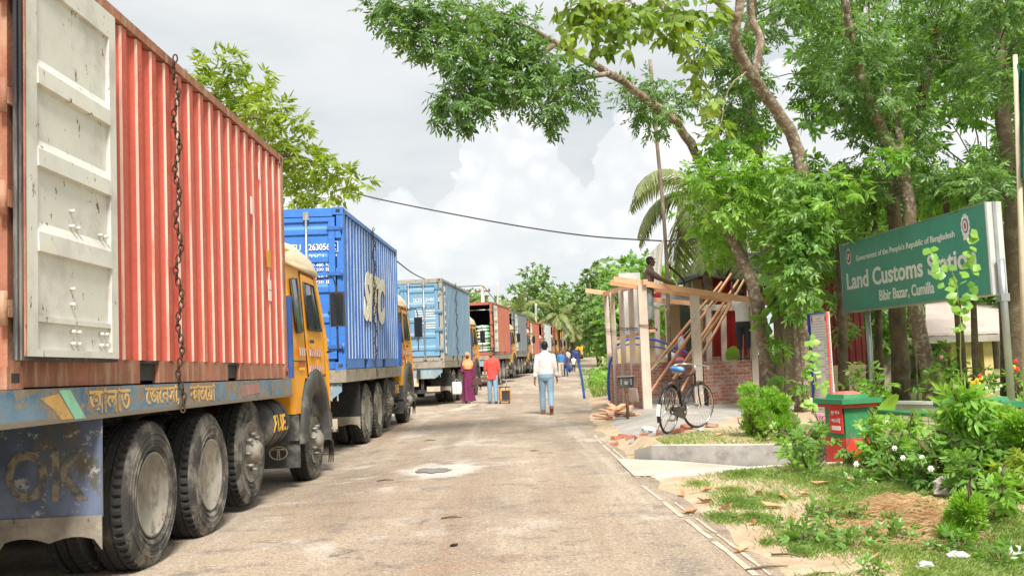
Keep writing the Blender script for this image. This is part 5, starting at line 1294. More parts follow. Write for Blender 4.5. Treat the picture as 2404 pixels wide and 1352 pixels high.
# flag pole at the right edge
p = at(2404, 900, 13.0); fp = thing('flag_pole', 'pale bamboo flag pole at the right edge behind the signboard', 'flag pole', (p.x, p.y, .1))
a = MB(); t0 = at(2383, 130, 13.0); a.tube([(0, 0, 0), (t0.x - p.x, t0.y - p.y, t0.z - .1)], [.045, .03], 10); a.build('pole', paint('flagpole_bamboo', (.55, .46, .33), .6, var=.15), fp)
a = MB(); N, K = 8, 14; v = []
for i in range(N + 1):
    for j in range(K + 1):
        u, w_ = i / N, j / K; q = at(2389 + 8 * w_ + 40 * u, 150 + 265 * w_ + 60 * u * (1 - .4 * w_), 12.95 + .10 * math.sin(u * 11 + w_ * 3)); v.append(q)
bb = v[0].copy(); m_ = MB(); off = Vector((0, .01, 0)); k1 = (N + 1) * (K + 1)
ff = [(i * (K + 1) + j, i * (K + 1) + j + 1, (i + 1) * (K + 1) + j + 1, (i + 1) * (K + 1) + j) for i in range(N) for j in range(K)]
m_.add([q - bb for q in v] + [q - bb + off for q in v], ff + [tuple(k1 + x for x in f[::-1]) for f in ff], True)
for n_, f in enumerate(ff + ff):
    i, j = (n_ % len(ff)) // K, (n_ % len(ff)) % K
    if (i / N - .45) ** 2 / .09 + (j / K - .62) ** 2 / .05 < 1: m_.mi[n_] = 1
o = m_.build('flag', [paint('flag_green', (.01, .13, .075), .8, var=.15), paint('flag_red', (.6, .03, .03), .8)], fp, fix=False); o.location = bb - fp.location
# ------------------------------------------------------------------ buildings behind the trees
def simple(label, name, cat, base): return thing(name, label, cat, base)
p = at(1900, 900, 24); b1_ = simple('low cream walled house with maroon sheet upper wall behind the notice board', 'garden_house', 'house', (p.x, 24, 0))
A, B = at(1840, 850, 24.0), at(2010, 850, 24.6); zm = at(1900, 860, 24.2).z; zt = at(1900, 640, 24.2).z
a = MB(); a.box(((A.x + B.x) / 2 - p.x, .35, zm / 2), (B.x - A.x + .3, .2, zm)); a.build('wall', M_CREAM, b1_)
sheet_wall('sheet_wall', (A.x - .15, 24.2, 0), (B.x + .15, 24.3, 0), zm, zt, M_MARSH, b1_, Vector((p.x, 24, 0)), .16)
a = MB(); a.add([(A.x - .5 - p.x, -.5, zt - .1), (B.x + .5 - p.x, -.5, zt - .1), (B.x + .5 - p.x, 3, zt + .8), (A.x - .5 - p.x, 3, zt + .8), (A.x - .5 - p.x, -.5, zt - .05), (B.x + .5 - p.x, -.5, zt - .05), (B.x + .5 - p.x, 3, zt + .85), (A.x - .5 - p.x, 3, zt + .85)], [(0, 3, 2, 1), (4, 5, 6, 7), (0, 1, 5, 4), (1, 2, 6, 5), (2, 3, 7, 6), (3, 0, 4, 7)]); a.build('roof', MC['dark_roof_sheet'], b1_)
p = at(2290, 900, 23.5); b2_ = simple('cream pavilion with pale pink sloping roof and yellow columns behind the garden', 'pavilion', 'pavilion', (p.x, p.y, 0))
ze = at(2290, 785, 23.5).z; zr = at(2330, 720, 27).z
L0, L1 = at(2150, 800, 23.5).x - p.x, at(2520, 800, 23.5).x - p.x
a = MB(); v = [(L0, -.6, ze), (L1, -.6, ze), (L1 - .8, 3, zr + .2), (L0 + 1.6, 3, zr + .2)]; a.add(v + [(x, y, z + .06) for x, y, z in v], [(0, 3, 2, 1), (4, 5, 6, 7), (0, 1, 5, 4), (1, 2, 6, 5), (2, 3, 7, 6), (3, 0, 4, 7)]); a.build('roof', paint('pale_pink_roof', (.56, .47, .43), .6, var=.1, dirt=(.35, .28, .24), dirt_amt=.3), b2_)
a = MB(); a.box(((L0 + L1) / 2, -.62, ze - .10), (L1 - L0, .06, .16)); a.build('fascia', paint('grey_wood', (.35, .32, .28), .8), b2_)
for px in (2228, 2262, 2303, 2404, 2455): a = MB(); a.box((at(px, 800, 23.5).x - p.x, -.2, ze / 2 - .05), (.22, .22, ze)); a.build('column', paint('yellow_column', (.58, .45, .20), .7, var=.1, dirt=(.4, .3, .2), dirt_amt=.25), b2_)
a = MB(); a.box(((L0 + L1) / 2, 2.8, ze / 2), (L1 - L0 - .4, .2, ze)); a.build('wall', paint('dim_plaster', (.38, .34, .27), .8), b2_)
a = MB(); a.box(((L0 + L1) / 2, .1, .35), (L1 - L0 - .6, .15, .7)); a.build('parapet', M_CREAM, b2_)
p0, p1 = at(2070, 960, 18.5), at(2470, 960, 16.0); d = p1 - p0; d.z = 0
lw_ = thing('garden_wall', 'low pale grey white wall behind the flower beds', 'wall', (p0.x, p0.y, 0), math.atan2(d.y, d.x)); L = d.length; zt = at(2300, 948, 17.2).z
a = MB(); a.box((L / 2, 0, zt / 2), (L, .18, zt)); a.build('wall_body', paint('pale_wall', (.55, .53, .47), .8, var=.08, dirt=(.3, .28, .22), dirt_amt=.3, streak=True), lw_); a = MB(); a.box((L / 2, 0, zt + .025), (L + .04, .24, .05)); a.build('coping', M_WHITE, lw_)

# ------------------------------------------------------------------ bicycle
pr, pf = at(1565, 965, 14.35), at(1630, 958, 15.25)
zr = ground_z(pr.x, pr.y) ; WB = 1.12
bd = Vector((pf.x - pr.x, pf.y - pr.y, 0)); bang = math.atan2(bd.y, bd.x)
bike = thing('bicycle', 'old black roadster bicycle with blue covered saddle leaning on the grass before the kiosk', 'bicycle', (pr.x, pr.y, zr + .01), bang)
bike.rotation_euler = (Matrix.Rotation(bang, 3, 'Z') @ Matrix.Rotation(rad(7), 3, 'X')).to_euler()
M_BK = paint('bicycle_black', (.015, .015, .016), .35, var=.3, dirt=(.18, .14, .10), dirt_amt=.3, rust=.1)
M_CHR = paint('bicycle_chrome', (.50, .49, .47), .3, .8, var=.2, dirt=(.25, .18, .12), dirt_amt=.35)
RW = .345
def wheel(x, steer=0.):
    a = MB(); N = 40
    a.lathe([(RW, -.016), (RW + .016, 0), (RW, .016), (RW - .016, 0)], N, 'y', close=True); ty = a.build('wheel', M_TYRED, bike); ty.location = (x, 0, RW + .016); ty.rotation_euler = (0, 0, steer)
    a = MB(); a.lathe([(RW - .018, -.013), (RW - .012, 0), (RW - .018, .013), (RW - .03, 0)], N, 'y', close=True); a.build('rim', M_CHR, ty)
    a = MB()
    for i in range(28):
        t0, t1 = 6.2832 * i / 28, 6.2832 * (i / 28) + (.9 if i % 2 else -.9); s = .025 if i % 4 < 2 else -.025
        a.tube([(.02 * math.cos(t1), s, .02 * math.sin(t1)), ((RW - .02) * math.cos(t0), 0, (RW - .02) * math.sin(t0))], .0018, 4)
    a.build('spokes', M_CHR, ty); a = MB(); a.tube([(0, -.05, 0), (0, .05, 0)], .018, 8); a.build('hub', M_CHR, ty); return ty
wheel(0); wheel(WB, -.38)
axz = RW + .016
bb_, seat, head, headb = Vector((.47, 0, axz - .06)), Vector((.30, 0, .86)), Vector((.90, 0, .90)), Vector((.94, 0, .72))
a = MB()
for p, q, r in ((bb_, seat, .015), (seat - Vector((0, 0, .05)), head - Vector((0, 0, .03)), .014), (bb_, headb, .016), (head + Vector((-.01, 0, .03)), headb - Vector((-.01, 0, .04)), .018)): a.tube([p, q], r, 8)
for s in (-.05, .05): a.tube([bb_ + Vector((0, s * .6, 0)), (0, s, axz)], .010, 6); a.tube([seat + Vector((0, s * .3, -.04)), (0, s, axz)], .009, 6)
a.build('frame', M_BK, bike)
a = MB()
for s in (-.05, .05): a.tube([headb + Vector((.01, s, -.03)), (.99, s, .55), (WB - .03, s, axz + .04), (WB, s, axz)], .011, 6)
a.tube([headb + Vector((.01, -.06, -.03)), headb + Vector((.01, .06, -.03))], .016, 6); a.build('fork', M_BK, bike)
a = MB(); a.tube([head, (.885, 0, 1.0)], .012, 8); a.tube([(.80, -.27, .99), (.86, -.24, 1.0), (.93, -.12, 1.01), (.93, .12, 1.01), (.86, .24, 1.0), (.70, .27, .98)], .011, 8); a.tube([(.80, -.27, .99), (.70, -.28, .98)], .016, 8); a.build('handlebar', M_CHR, bike)
a = MB(); a.loft([[(x, w * math.cos(t_), .955 + dz + h * math.sin(t_)) for t_ in (6.2832 * j / 12 for j in range(12))] for x, w, h, dz in ((.12, .05, .02, .02), (.16, .11, .045, .01), (.24, .11, .05, .0), (.32, .06, .04, .0), (.42, .025, .025, .005), (.44, .01, .01, .005))], True, True); sa = a.build('saddle', paint('blue_saddle_cover', (.06, .22, .6), .5, var=.2, dirt=(.7, .75, .8), dirt_amt=.4, dirt_scale=14), bike)
a = MB(); a.tube([(.29, 0, .86), (.28, 0, .93)], .012, 8); 
for s in (-.05, .05): a.lathe([(.03, -.015), (.03, .015)], 10, 'z', (.2, s, .91))
a.build('saddle_spring', M_CHR, sa)
def guard(x0, t0, t1, name):
    a = MB(); N = 16; v = []
    for i in range(N + 1):
        t_ = t0 + (t1 - t0) * i / N; c_, s_ = math.cos(t_), math.sin(t_)
        for q, e in ((-.032, -.018), (-.02, .0), (.02, .0), (.032, -.018)): v.append((x0 + (RW + .045 + e) * c_, q, axz + (RW + .045 + e) * s_))
    a.add(v, [(4 * i + j, 4 * i + j + 1, 4 * i + 5 + j, 4 * i + 4 + j) for i in range(N) for j in range(3)], True); return a.build(name, M_BK, bike)
guard(0, rad(10), rad(205), 'mudguard'); guard(WB, rad(-5), rad(125), 'mudguard')
a = MB(); a.prism([(-RW - .065, axz - .02), (-RW - .052, axz - .2), (-RW - .045, axz - .2), (-RW - .055, axz)], -.03, .03, 'y') if 0 else a.box((-RW - .045, 0, axz + .02), (.012, .055, .17)); a.build('rear_plate', M_WHITE, bike)
a = MB(); 
for s in (-.07, 0, .07): a.tube([(.22, s, .80), (-.28, s, .80)], .007, 6)
for x in (.2, 0, -.27): a.tube([(x, -.075, .80), (x, .075, .80)], .007, 6)
for s in (-.07, .07): a.tube([(-.2, s, .80), (0, s * .8, axz)], .006, 6)
a.build('carrier', M_BK, bike)
a = MB(); a.prism([(-.05, axz + .05), (.40, axz + .03), (.52, axz + .07), (.57, axz - .06), (.50, axz - .17), (-.05, axz - .05)], -.05, -.03, 'y'); a.build('chain_case', M_BK, bike)
a = MB(); a.tube([(.47, -.07, axz - .06), (.47, .07, axz - .06)], .014, 8); a.tube([(.47, -.07, axz - .06), (.56, -.075, axz + .08)], .01, 6); a.tube([(.47, .07, axz - .06), (.38, .075, axz - .20)], .01, 6); a.box((.56, -.13, axz + .08), (.09, .09, .02)); a.box((.38, .13, axz - .20), (.09, .09, .02)); a.build('crank', M_CHR, bike)
a = MB(); a.tube([(.0, .06, axz), (-.03, .16, .02)], .008, 6); a.tube([(.0, -.06, axz - .02), (.06, .12, .005)], .008, 6); a.build('stand', M_CHR, bike)

# ------------------------------------------------------------------ trees
def K(lst, sc=1.):
    """clumps (px,py,radius px,distance) -> world clumps"""
    out = []
    for q in lst:
        px, py, rp, d = q[:4]; r = rp * d / F0 * sc
        out.append((tuple(at(px, py, d)), (r * 1.05, r * 1.25, r * .85), (rp / 60.) ** 2))
    return out
def foot(px, d): p = at(px, 900, d); return Vector((p.x, p.y, ground_z(p.x, p.y) - .1))
# tree behind the first containers, light green, airy and layered
ft = foot(420, 27)
lt = [(525, 160, 58, 27), (462, 172, 34, 26), (580, 200, 55, 27), (540, 235, 62, 28), (610, 245, 50, 26), (480, 240, 60, 27), (655, 262, 36, 26), (640, 305, 55, 27), (705, 285, 34, 26), (590, 300, 60, 28), (690, 350, 40, 27), (750, 350, 28, 26), (715, 395, 45, 27), (650, 390, 60, 28), (690, 430, 50, 27), (770, 395, 36, 26), (815, 412, 36, 26), (845, 432, 24, 26), (790, 450, 34, 26), (740, 460, 38, 27), (700, 475, 26, 27), (420, 300, 90, 28), (330, 250, 90, 28), (520, 400, 90, 29)]
tree('broadleaf_tree', 'light green airy tree rising behind the red and blue containers', [([ft, at(430, 520, 27), at(455, 330, 27)], .26, .12), ([at(432, 500, 27), at(560, 400, 27.3), at(690, 365, 27), at(800, 425, 26.3)], .11, .03), ([at(440, 420, 27), at(540, 290, 27), at(640, 280, 26.3)], .09, .03), ([at(455, 330, 27), at(500, 230, 27), at(535, 150, 27)], .10, .02)],
     K(lt), LM_YEL, M_BARKD, per=44, k=8, L=.30, Wd=.075, stem=.16, hang=.25, seed=3)
LM_TEAK = leafmat('leaf_teak', (.11, .20, .03), (.22, .36, .055), (.42, .50, .10), .45)
# leaning tree whose long limb reaches over the road
dk = [(890, 10, 34, 15), (935, 35, 42, 15), (985, 20, 45, 15), (1000, 85, 40, 15), (960, 75, 34, 15), (1045, 30, 46, 15.5), (1045, 110, 40, 15), (1100, 70, 52, 15.5), (1150, 25, 50, 16), (1090, 130, 46, 15), (1160, 110, 50, 16), (1210, 70, 45, 16), (1120, 180, 50, 15.5), (1070, 225, 42, 15), (1105, 250, 42, 15.2), (1055, 265, 26, 15), (1170, 200, 52, 16), (1225, 170, 48, 16), (1275, 150, 40, 16.5), (1235, 225, 36, 16), (1340, 165, 40, 17), (1300, 215, 40, 16.5), (1360, 215, 34, 17), (1295, 260, 30, 16.5), (1290, 295, 18, 16.5), (1250, 120, 36, 16), (1390, 240, 20, 17),
      (1500, 220, 48, 19.5), (1550, 225, 42, 20), (1540, 270, 45, 19.5), (1595, 240, 36, 20), (1500, 262, 26, 19.5), (1480, 195, 22, 19)]
f1 = foot(1816, 20.5)
tree('leaning_tree', 'leaning tree with mottled trunk beside the kiosk, its long limb arching over the road', [
     ([f1, at(1800, 860, 20.4), at(1784, 740, 20.4), at(1757, 645, 20.3), at(1722, 560, 20.3), at(1680, 450, 20.2), at(1640, 372, 20), at(1597, 300, 19.6), at(1540, 248, 19.2), at(1430, 172, 18), at(1300, 102, 16.8), at(1200, 85, 16.2), at(1080, 70, 15.6), at(960, 30, 15)],   .165, .03),
     ([at(1300, 102, 16.8), at(1240, 150, 16.3), at(1130, 200, 15.6)], .07, .02), ([at(1430, 172, 18), at(1360, 190, 17.2), at(1300, 240, 16.6)], .06, .02), ([at(1330, 115, 17), at(1230, 60, 16.2), at(1130, 20, 16)], .06, .02)],
     K(dk, 1.15), LM_DARK, M_BARK, per=105, k=11, L=.12, Wd=.040, stem=.22, hang=.55, seed=5)
# teak-like tree with large pale leaves at the top
tk = [(1330, 20, 26, 14), (1370, 5, 30, 14), (1420, 10, 30, 14), (1375, 55, 24, 13.8), (1330, 75, 18, 13.8), (1350, 110, 16, 13.8), (1415, 95, 20, 14), (1450, 55, 24, 14), (1480, 15, 34, 14), (1530, 10, 34, 14.5), (1510, 60, 24, 14.5), (1475, 110, 14, 14), (1570, 45, 30, 14.5), (1610, 85, 24, 14.5), (1560, 90, 18, 14.5), (1640, 125, 26, 15), (1640, 185, 20, 15), (1600, 20, 36, 15), (1660, 40, 36, 15), (1615, 150, 14, 15), (1670, 230, 18, 15), (1690, 300, 20, 16)]
f2 = foot(1878, 18.5)
tree('broad_leaved_tree', 'tree with large yellow green leaves at the top centre and a curved forked trunk', [
     ([f2, at(1880, 700, 18.5), at(1882, 480, 18.5), at(1868, 335, 18.4), at(1800, 230, 18), at(1745, 145, 17.4), at(1722, 75, 17), at(1738, 0, 16.8), at(1740, -120, 16.5)], .155, .075), ([at(1770, 185, 17.7), at(1785, 100, 17.9), at(1765, 40, 17.8), at(1760, -60, 17.6)], .09, .05), ([at(1735, 50, 17), at(1640, -20, 15.5), at(1500, -10, 14.6), at(1380, 40, 14)], .07, .02)],
     K(tk), LM_TEAK, M_BARK, per=56, k=4, L=.21, Wd=.11, stem=.16, hang=.75, seed=6, fold=.14, droop=.2)
# dense dark crowns over the garden, each trunk its own tree
gaps = [(1845, 120, 34), (1835, 180, 26), (1850, 260, 40), (1862, 320, 30), (1985, 345, 40), (1960, 380, 34), (2235, 285, 40), (2275, 295, 26), (2232, 372, 42), (2130, 60, 14), (2330, 330, 24), (2350, 250, 18), (1905, 40, 20)]
groups = {0: [], 1: [], 2: [], 3: []}
Rg = random.Random(17)
for gx in range(1700, 2500, 56):
    for gy in range(-40, 470, 52):
        px, py = gx + Rg.uniform(-22, 22), gy + Rg.uniform(-20, 20)
        if any((px - a_) ** 2 + (py - b_) ** 2 < (r_ + 30) ** 2 for a_, b_, r_ in gaps): continue
        if px < 1850 and py > 350: continue
        if px < 1760 and py < 40: continue
        g = 0 if px < 1925 else 1 if px < 2130 else 2 if px < 2290 else 3
        groups[g].append((px, py, Rg.uniform(32, 48), (20.5, 20, 20.5, 17.5)[g] + Rg.uniform(-2.2, 2.2)))
tree('garden_tree', 'straight dark trunk hidden by climbing leaves right of the kiosk', [([foot(1842, 22), at(1838, 760, 22), at(1800, 560, 22), at(1770, 330, 22), at(1752, 150, 21.5), at(1770, -40, 21)], .27, .10)], K(groups[0], 1.25), LM_DARK, M_BARKD, per=105, k=11, L=.135, Wd=.047, stem=.26, seed=7, group='trees of the customs garden')
tree('garden_tree', 'thick mottled trunk passing behind the middle of the signboard, bending left high up', [
     ([foot(2190, 19.4), at(2172, 850, 19.4), at(2152, 740, 19.4), at(2140, 560, 19.4), at(2128, 430, 19.3), at(2065, 290, 19), at(2025, 200, 18.6), at(2000, 100, 18.4), at(1975, -20, 18)], .185, .07), ([at(2128, 430, 19.3), at(2105, 300, 19.4), at(2070, 190, 19.6), at(2040, 120, 20)], .10, .04)],
     K(groups[1], 1.25), LM_DARK, M_BARK, per=105, k=11, L=.135, Wd=.047, stem=.26, seed=8, group='trees of the customs garden')
tree('garden_tree', 'dark trunk behind the signboard just left of the thick mottled one', [([foot(2112, 21), at(2108, 750, 21), at(2100, 560, 21), at(2105, 430, 21), at(2160, 250, 21), at(2200, 60, 20.5)], .21, .08)], K(groups[2], 1.25), LM_DARK, M_BARKD, per=105, k=11, L=.135, Wd=.047, stem=.26, seed=9, group='trees of the customs garden')
tree('garden_tree', 'tall dark tree at the right edge behind the flag pole', [([foot(2388, 17.4), at(2384, 700, 17.4), at(2370, 400, 17.4), at(2350, 180, 17.4), at(2340, -30, 17.4)], .20, .09)], K(groups[3], 1.25), LM_DARK, M_BARKD, per=110, k=11, L=.125, Wd=.044, stem=.25, seed=10, group='trees of the customs garden')
# slimmer stems behind the sign
def slim(lab, px0, px1, d, r, top=430, cl=()):
    tree('slim_tree', lab, [([foot(px0, d), at((px0 + px1) / 2 + 3, (900 + top) / 2, d), at(px1, top, d + .3)], r, r * .6)], K(cl), LM_MID, M_BARKD, per=60, k=7, L=.20, Wd=.07, stem=.12, seed=px0, group='slim stems of the customs garden')
slim('slim trunk just left of the thick mottled trunk below the signboard', 2062, 2050, 21.8, .10, 400, [(2040, 480, 45, 22), (2000, 540, 50, 22), (2060, 440, 40, 22)])
slim('slim mottled trunk standing behind the green pillar with the red notice', 1980, 1962, 21.2, .12, 420, [(1960, 470, 40, 20), (1985, 420, 40, 20), (1945, 540, 40, 20)])
slim('slim dark trunk below the right half of the signboard', 2262, 2215, 18.8, .085, 430, [(2230, 440, 45, 19), (2190, 470, 40, 19.5)])
slim('slim dark trunk just left of the right sign post', 2290, 2272, 18.4, .07, 430, [(2290, 450, 42, 18.6)])
slim('slim dark trunk right behind the right sign post', 2352, 2345, 17.8, .07, 380, [(2370, 440, 45, 17.8), (2340, 400, 40, 18)])
slim('thin trunk between the notice board and the signboard top', 2036, 2030, 22.5, .07, 380, [(2010, 430, 45, 22), (2060, 400, 40, 22)])
# climbing foliage and understory between kiosk and sign
def bush(lab, cl, leaf, per=60, k=7, L=.16, Wd=.07, stem=.1, hang=.4, name='leafy_shrub', cat='shrub', group=None, d0=None, seed=1, stems=4, fold=.2, sh=.5, shell=.4):
    C_ = K(cl, sh * 2); px, py, rp, d = cl[-1][:4]; f_ = foot(px, d); Rb = random.Random(seed); limbs = []
    for i in range(stems):
        c = Vector(C_[i % len(C_)][0]); q = f_ + Vector((Rb.uniform(-.06, .06), Rb.uniform(-.06, .06), 0)); limbs.append(([q, (q + c) / 2 + Vector((Rb.uniform(-.05, .05), 0, .05)), c], .018, .006))
    if cat == 'climber': limbs = [([f_, f_ + Vector((.03, -.02, .9)), f_ + Vector((-.02, 0, 2.1))], .022, .01)]
    return tree(name, lab, limbs, C_, leaf, M_BARKD, per=per, k=k, L=L, Wd=Wd, stem=stem, hang=hang, cat=cat, seed=seed, twigs=cat != 'climber', loc=f_, group=group, shell=shell, fold=fold)
bush('bright green climber covering the trunks right above the kiosk roof', [(1660, 420, 44, 19.6), (1700, 490, 48, 19.6), (1655, 520, 42, 21), (1720, 400, 46, 19.8), (1690, 580, 40, 21), (1745, 450, 48, 19.5), (1700, 550, 40, 21), (1800, 600, 30, 20.8), (1740, 330, 42, 20), (1670, 340, 30, 20), (1790, 530, 40, 20.8), (1800, 400, 44, 19.5), (1640, 400, 26, 19.6), (1625, 455, 26, 21), (1845, 480, 40, 19.8), (1800, 300, 30, 20), (1800, 480, 46, 20), (1840, 800, 24, 20)], LM_BRT, per=100, k=9, L=.145, Wd=.06, stem=.24, hang=.6, name='climbing_vine', cat='climber', seed=31)
bush('dark glossy climber hanging between the kiosk and the notice board', [(1870, 500, 46, 17.9), (1890, 560, 46, 17.8), (1850, 590, 44, 18.2), (1890, 610, 40, 17.8), (1865, 650, 36, 18.0), (1885, 680, 30, 17.8), (1905, 520, 40, 18), (1930, 620, 38, 21.8), (1880, 725, 24, 18), (1925, 715, 22, 20), (1870, 430, 46, 18), (1915, 450, 48, 18), (1950, 560, 40, 22), (1960, 680, 30, 22), (1985, 770, 28, 22), (1835, 540, 36, 18.2), (1960, 480, 40, 21.8), (2005, 500, 30, 22), (1880, 900, 18, 18.2)], LM_MID, per=105, k=9, L=.135, Wd=.055, stem=.22, hang=.7, name='climbing_vine', cat='climber', seed=32)
bush('large round leaved creeper on the trunk beside the right kiosk post', [(1835, 690, 20, 19.8), (1858, 715, 22, 19.8), (1882, 750, 20, 19.6), (1815, 645, 16, 19.9), (1850, 660, 20, 19.8), (1805, 750, 8, 19.9), (1900, 725, 16, 19.6), (1840, 880, 10, 20)], LM_MID, per=60, k=3, L=.34, Wd=.30, stem=.12, hang=.7, name='climbing_vine', cat='climber', seed=33, fold=.08)
bush('yellow green young sprays in front of the mottled trunk above the signboard', [(2060, 370, 22, 17.6), (2110, 355, 26, 17.6), (2000, 440, 30, 17.6), (1975, 420, 24, 17.6), (2030, 430, 22, 17.6), (1930, 470, 26, 17.2), (2085, 380, 24, 17.6), (2140, 340, 18, 17.6), (2150, 900, 8, 18.9)], LM_BRT, per=50, k=9, L=.17, Wd=.05, stem=.1, hang=.5, name='climbing_vine', cat='climber', seed=34)
# background greenery seen between the trunks: distinct leafy trees and shrubs, farther off
Rg = random.Random(5)
bgl = [('mid green tree behind the kiosk roof and coconut fronds', 1700, 33, [(1640, 500, 50), (1700, 470, 60), (1760, 520, 60), (1650, 580, 50), (1720, 610, 60), (1800, 450, 50), (1600, 640, 40), (1560, 700, 44), (1530, 760, 40), (1600, 760, 50)]),
       ('shady tree filling the gap left of the signboard', 1960, 27, [(1900, 420, 60), (1960, 470, 65), (1920, 560, 60), (2000, 560, 60), (1990, 660, 60), (1940, 720, 55), (2040, 700, 60), (1860, 480, 50), (2000, 780, 55), (2050, 800, 55)]),
       ('shady tree directly behind the signboard', 2140, 28, [(2060, 480, 60), (2130, 450, 65), (2200, 480, 60), (2090, 560, 60), (2170, 540, 65), (2060, 800, 55), (2120, 790, 60), (2180, 770, 55), (2100, 860, 55)]),
       ('shady tree behind the right end of the signboard', 2330, 26, [(2260, 450, 60), (2330, 440, 60), (2400, 480, 60), (2280, 530, 50), (2370, 560, 60), (2430, 620, 60), (2240, 680, 50), (2390, 660, 50)]),
       ('tall shady tree whose high crown fills the top right behind the garden trees', 2300, 29, [(2000, 60, 60), (2080, 120, 60), (2160, 60, 65), (2240, 140, 65), (2320, 60, 65), (2390, 150, 65), (2180, 220, 60), (2300, 230, 60), (2390, 320, 60), (2080, 250, 60), (2150, 330, 55), (2300, 400, 50), (1920, 130, 55), (1930, 250, 55), (1900, 40, 40)])]
for i, (lab, px, d, cl) in enumerate(bgl):
    tree('background_tree', lab, [([foot(px, d), at(px, 600, d), at(px + 10, 420, d)], .18, .07)], K([(a_, b_, c_, d + Rg.uniform(-1.5, 1.5)) for a_, b_, c_ in cl], 1.15), LM_MID if i else LM_BRT, M_BARKD, per=110, k=7, L=.27, Wd=.10, stem=.16, hang=.5, seed=40 + i, group='shade trees behind the garden')
# far wood at the road bend, tree by tree
fr_t = [('round crowned tree standing above the far trees at the road bend', 1255, 100, [(1255, 660, 34), (1235, 690, 34), (1280, 690, 32), (1255, 645, 26), (1250, 720, 40), (1290, 720, 34)]),
        ('far tree at the left end of the wood above the queue', 1215, 108, [(1200, 718, 30), (1225, 735, 36), (1180, 712, 20), (1210, 765, 36), (1240, 770, 34), (1190, 745, 26)]),
        ('far tree in the middle of the wood above the queue', 1310, 112, [(1310, 700, 36), (1340, 705, 40), (1290, 735, 40), (1330, 750, 44), (1350, 780, 40), (1270, 760, 34), (1300, 775, 36), (1370, 740, 40), (1320, 800, 34)]),
        ('far dark tree over the oncoming truck', 1370, 135, [(1360, 720, 44), (1390, 730, 46), (1375, 770, 50), (1410, 780, 44), (1345, 770, 40), (1400, 810, 34), (1360, 805, 34)]),
        ('tall tree with feathery top left of the kiosk', 1410, 85, [(1385, 665, 26), (1420, 650, 40), (1450, 670, 44), (1400, 700, 46), (1440, 720, 50), (1420, 760, 44), (1400, 800, 26), (1375, 690, 24), (1390, 740, 36)]),
        ('broad tree right behind the left row of kiosk posts', 1480, 62, [(1460, 640, 36), (1500, 650, 44), (1470, 690, 50), (1520, 690, 40), (1450, 740, 50), (1490, 760, 55), (1450, 800, 40), (1530, 740, 40)]),
        ('small round tree showing above the brick red container', 1106, 80, [(1108, 695, 20), (1120, 705, 18), (1095, 705, 18), (1110, 715, 20)]),
        ('far tree farthest back behind the road bend', 1440, 160, [(1425, 780, 34), (1400, 760, 30), (1450, 790, 36), (1380, 790, 30)])]
for i, (lab, px, d, cl) in enumerate(fr_t):
    b_ = foot(px, d); b_.z = E(min(d, 150)) - .2; c0 = at(cl[0][0], cl[0][1], d)
    tree('far_tree', lab, [([b_, (b_ + c0) / 2, c0], .28, .08)], K([(x, y, r, d + Rg.uniform(-3, 3)) for x, y, r in cl], 1.2), LM_FAR if i % 2 == 0 else LM_MID, M_BARKD, per=230, k=6, L=.42, Wd=.22, stem=.3, hang=.3, seed=60 + i, twigs=False, group='far trees at the road bend', loc=b_)
# palms
def palm(label, base, crown, n, L, leafL, leafW, r, droop, seed, name='coconut_palm', m=LM_PALM, segs=26, up=.5):
    base, crown = Vector(base), Vector(crown); root = thing(name, label, 'palm', base); mb = MB()
    mb.tube(wig([Vector((0, 0, 0)), (crown - base) * .5 + Vector((.1, 0, 0)), crown - base], 5, .02, seed), taper(11, r, r * .7), 9); mb.build('trunk', M_BARKD, root, fix=False)
    R = random.Random(seed); c = crown - base; P, D, N_, Ls, Ws = [], [], [], [], []; st = MB()
    for i in range(n):
        a = 6.2832 * i / n + R.uniform(-.2, .2); e = R.uniform(-.5, up) if i % 3 else R.uniform(.3, up + .5); l_ = L * R.uniform(.85, 1.1)
        d = Vector((math.cos(a) * math.cos(e), math.sin(a) * math.cos(e), math.sin(e))); p = c.copy(); pts = [p.copy()]
        side = d.cross(Vector((0, 0, 1))).normalized()
        for k in range(segs):
            d = (d + Vector((0, 0, -droop / segs * (1 + k / segs)))).normalized(); p = p + d * (l_ / segs); pts.append(p.copy())
            if k > 1:
                u = k / segs; ll = leafL * (math.sin(math.pi * min(.93, .18 + u * .8)) ** .7)
                for s in (-1, 1):
                    for h in (0, .5):
                        P.append(p + d * (l_ / segs * h)); D.append((side * s * .8 + d * .55 + Vector((0, 0, -.35 + R.uniform(-.15, .15)))).normalized()); N_.append((side.cross(d) * 1. + side * s * .3).normalized()); Ls.append(ll * R.uniform(.85, 1.1)); Ws.append(leafW)
        st.tube(pts[::3] + [pts[-1]], taper(len(pts[::3]) + 1, r * .16, .006), 5)
    st.build('frond_stems', paint('palm_stem', (.30, .30, .12), .6), root, fix=False)
    link('fronds', leaf_mesh('fronds', np.array(P), np.array(D), np.array(N_), np.array(Ls), np.array(Ws), m, .2, .35), root); return root
b_ = foot(1660, 27.5)
palm('coconut palm behind the kiosk with long drooping fronds', b_, at(1648, 455, 27.5), 15, 2.7, .75, .05, .16, 1.5, 3, up=.45)
b_ = foot(1700, 31)
palm('lower coconut palm drooping over the shop roof behind the kiosk', b_, at(1700, 590, 30.5), 15, 2.3, .85, .05, .15, 1.8, 4, up=.5)
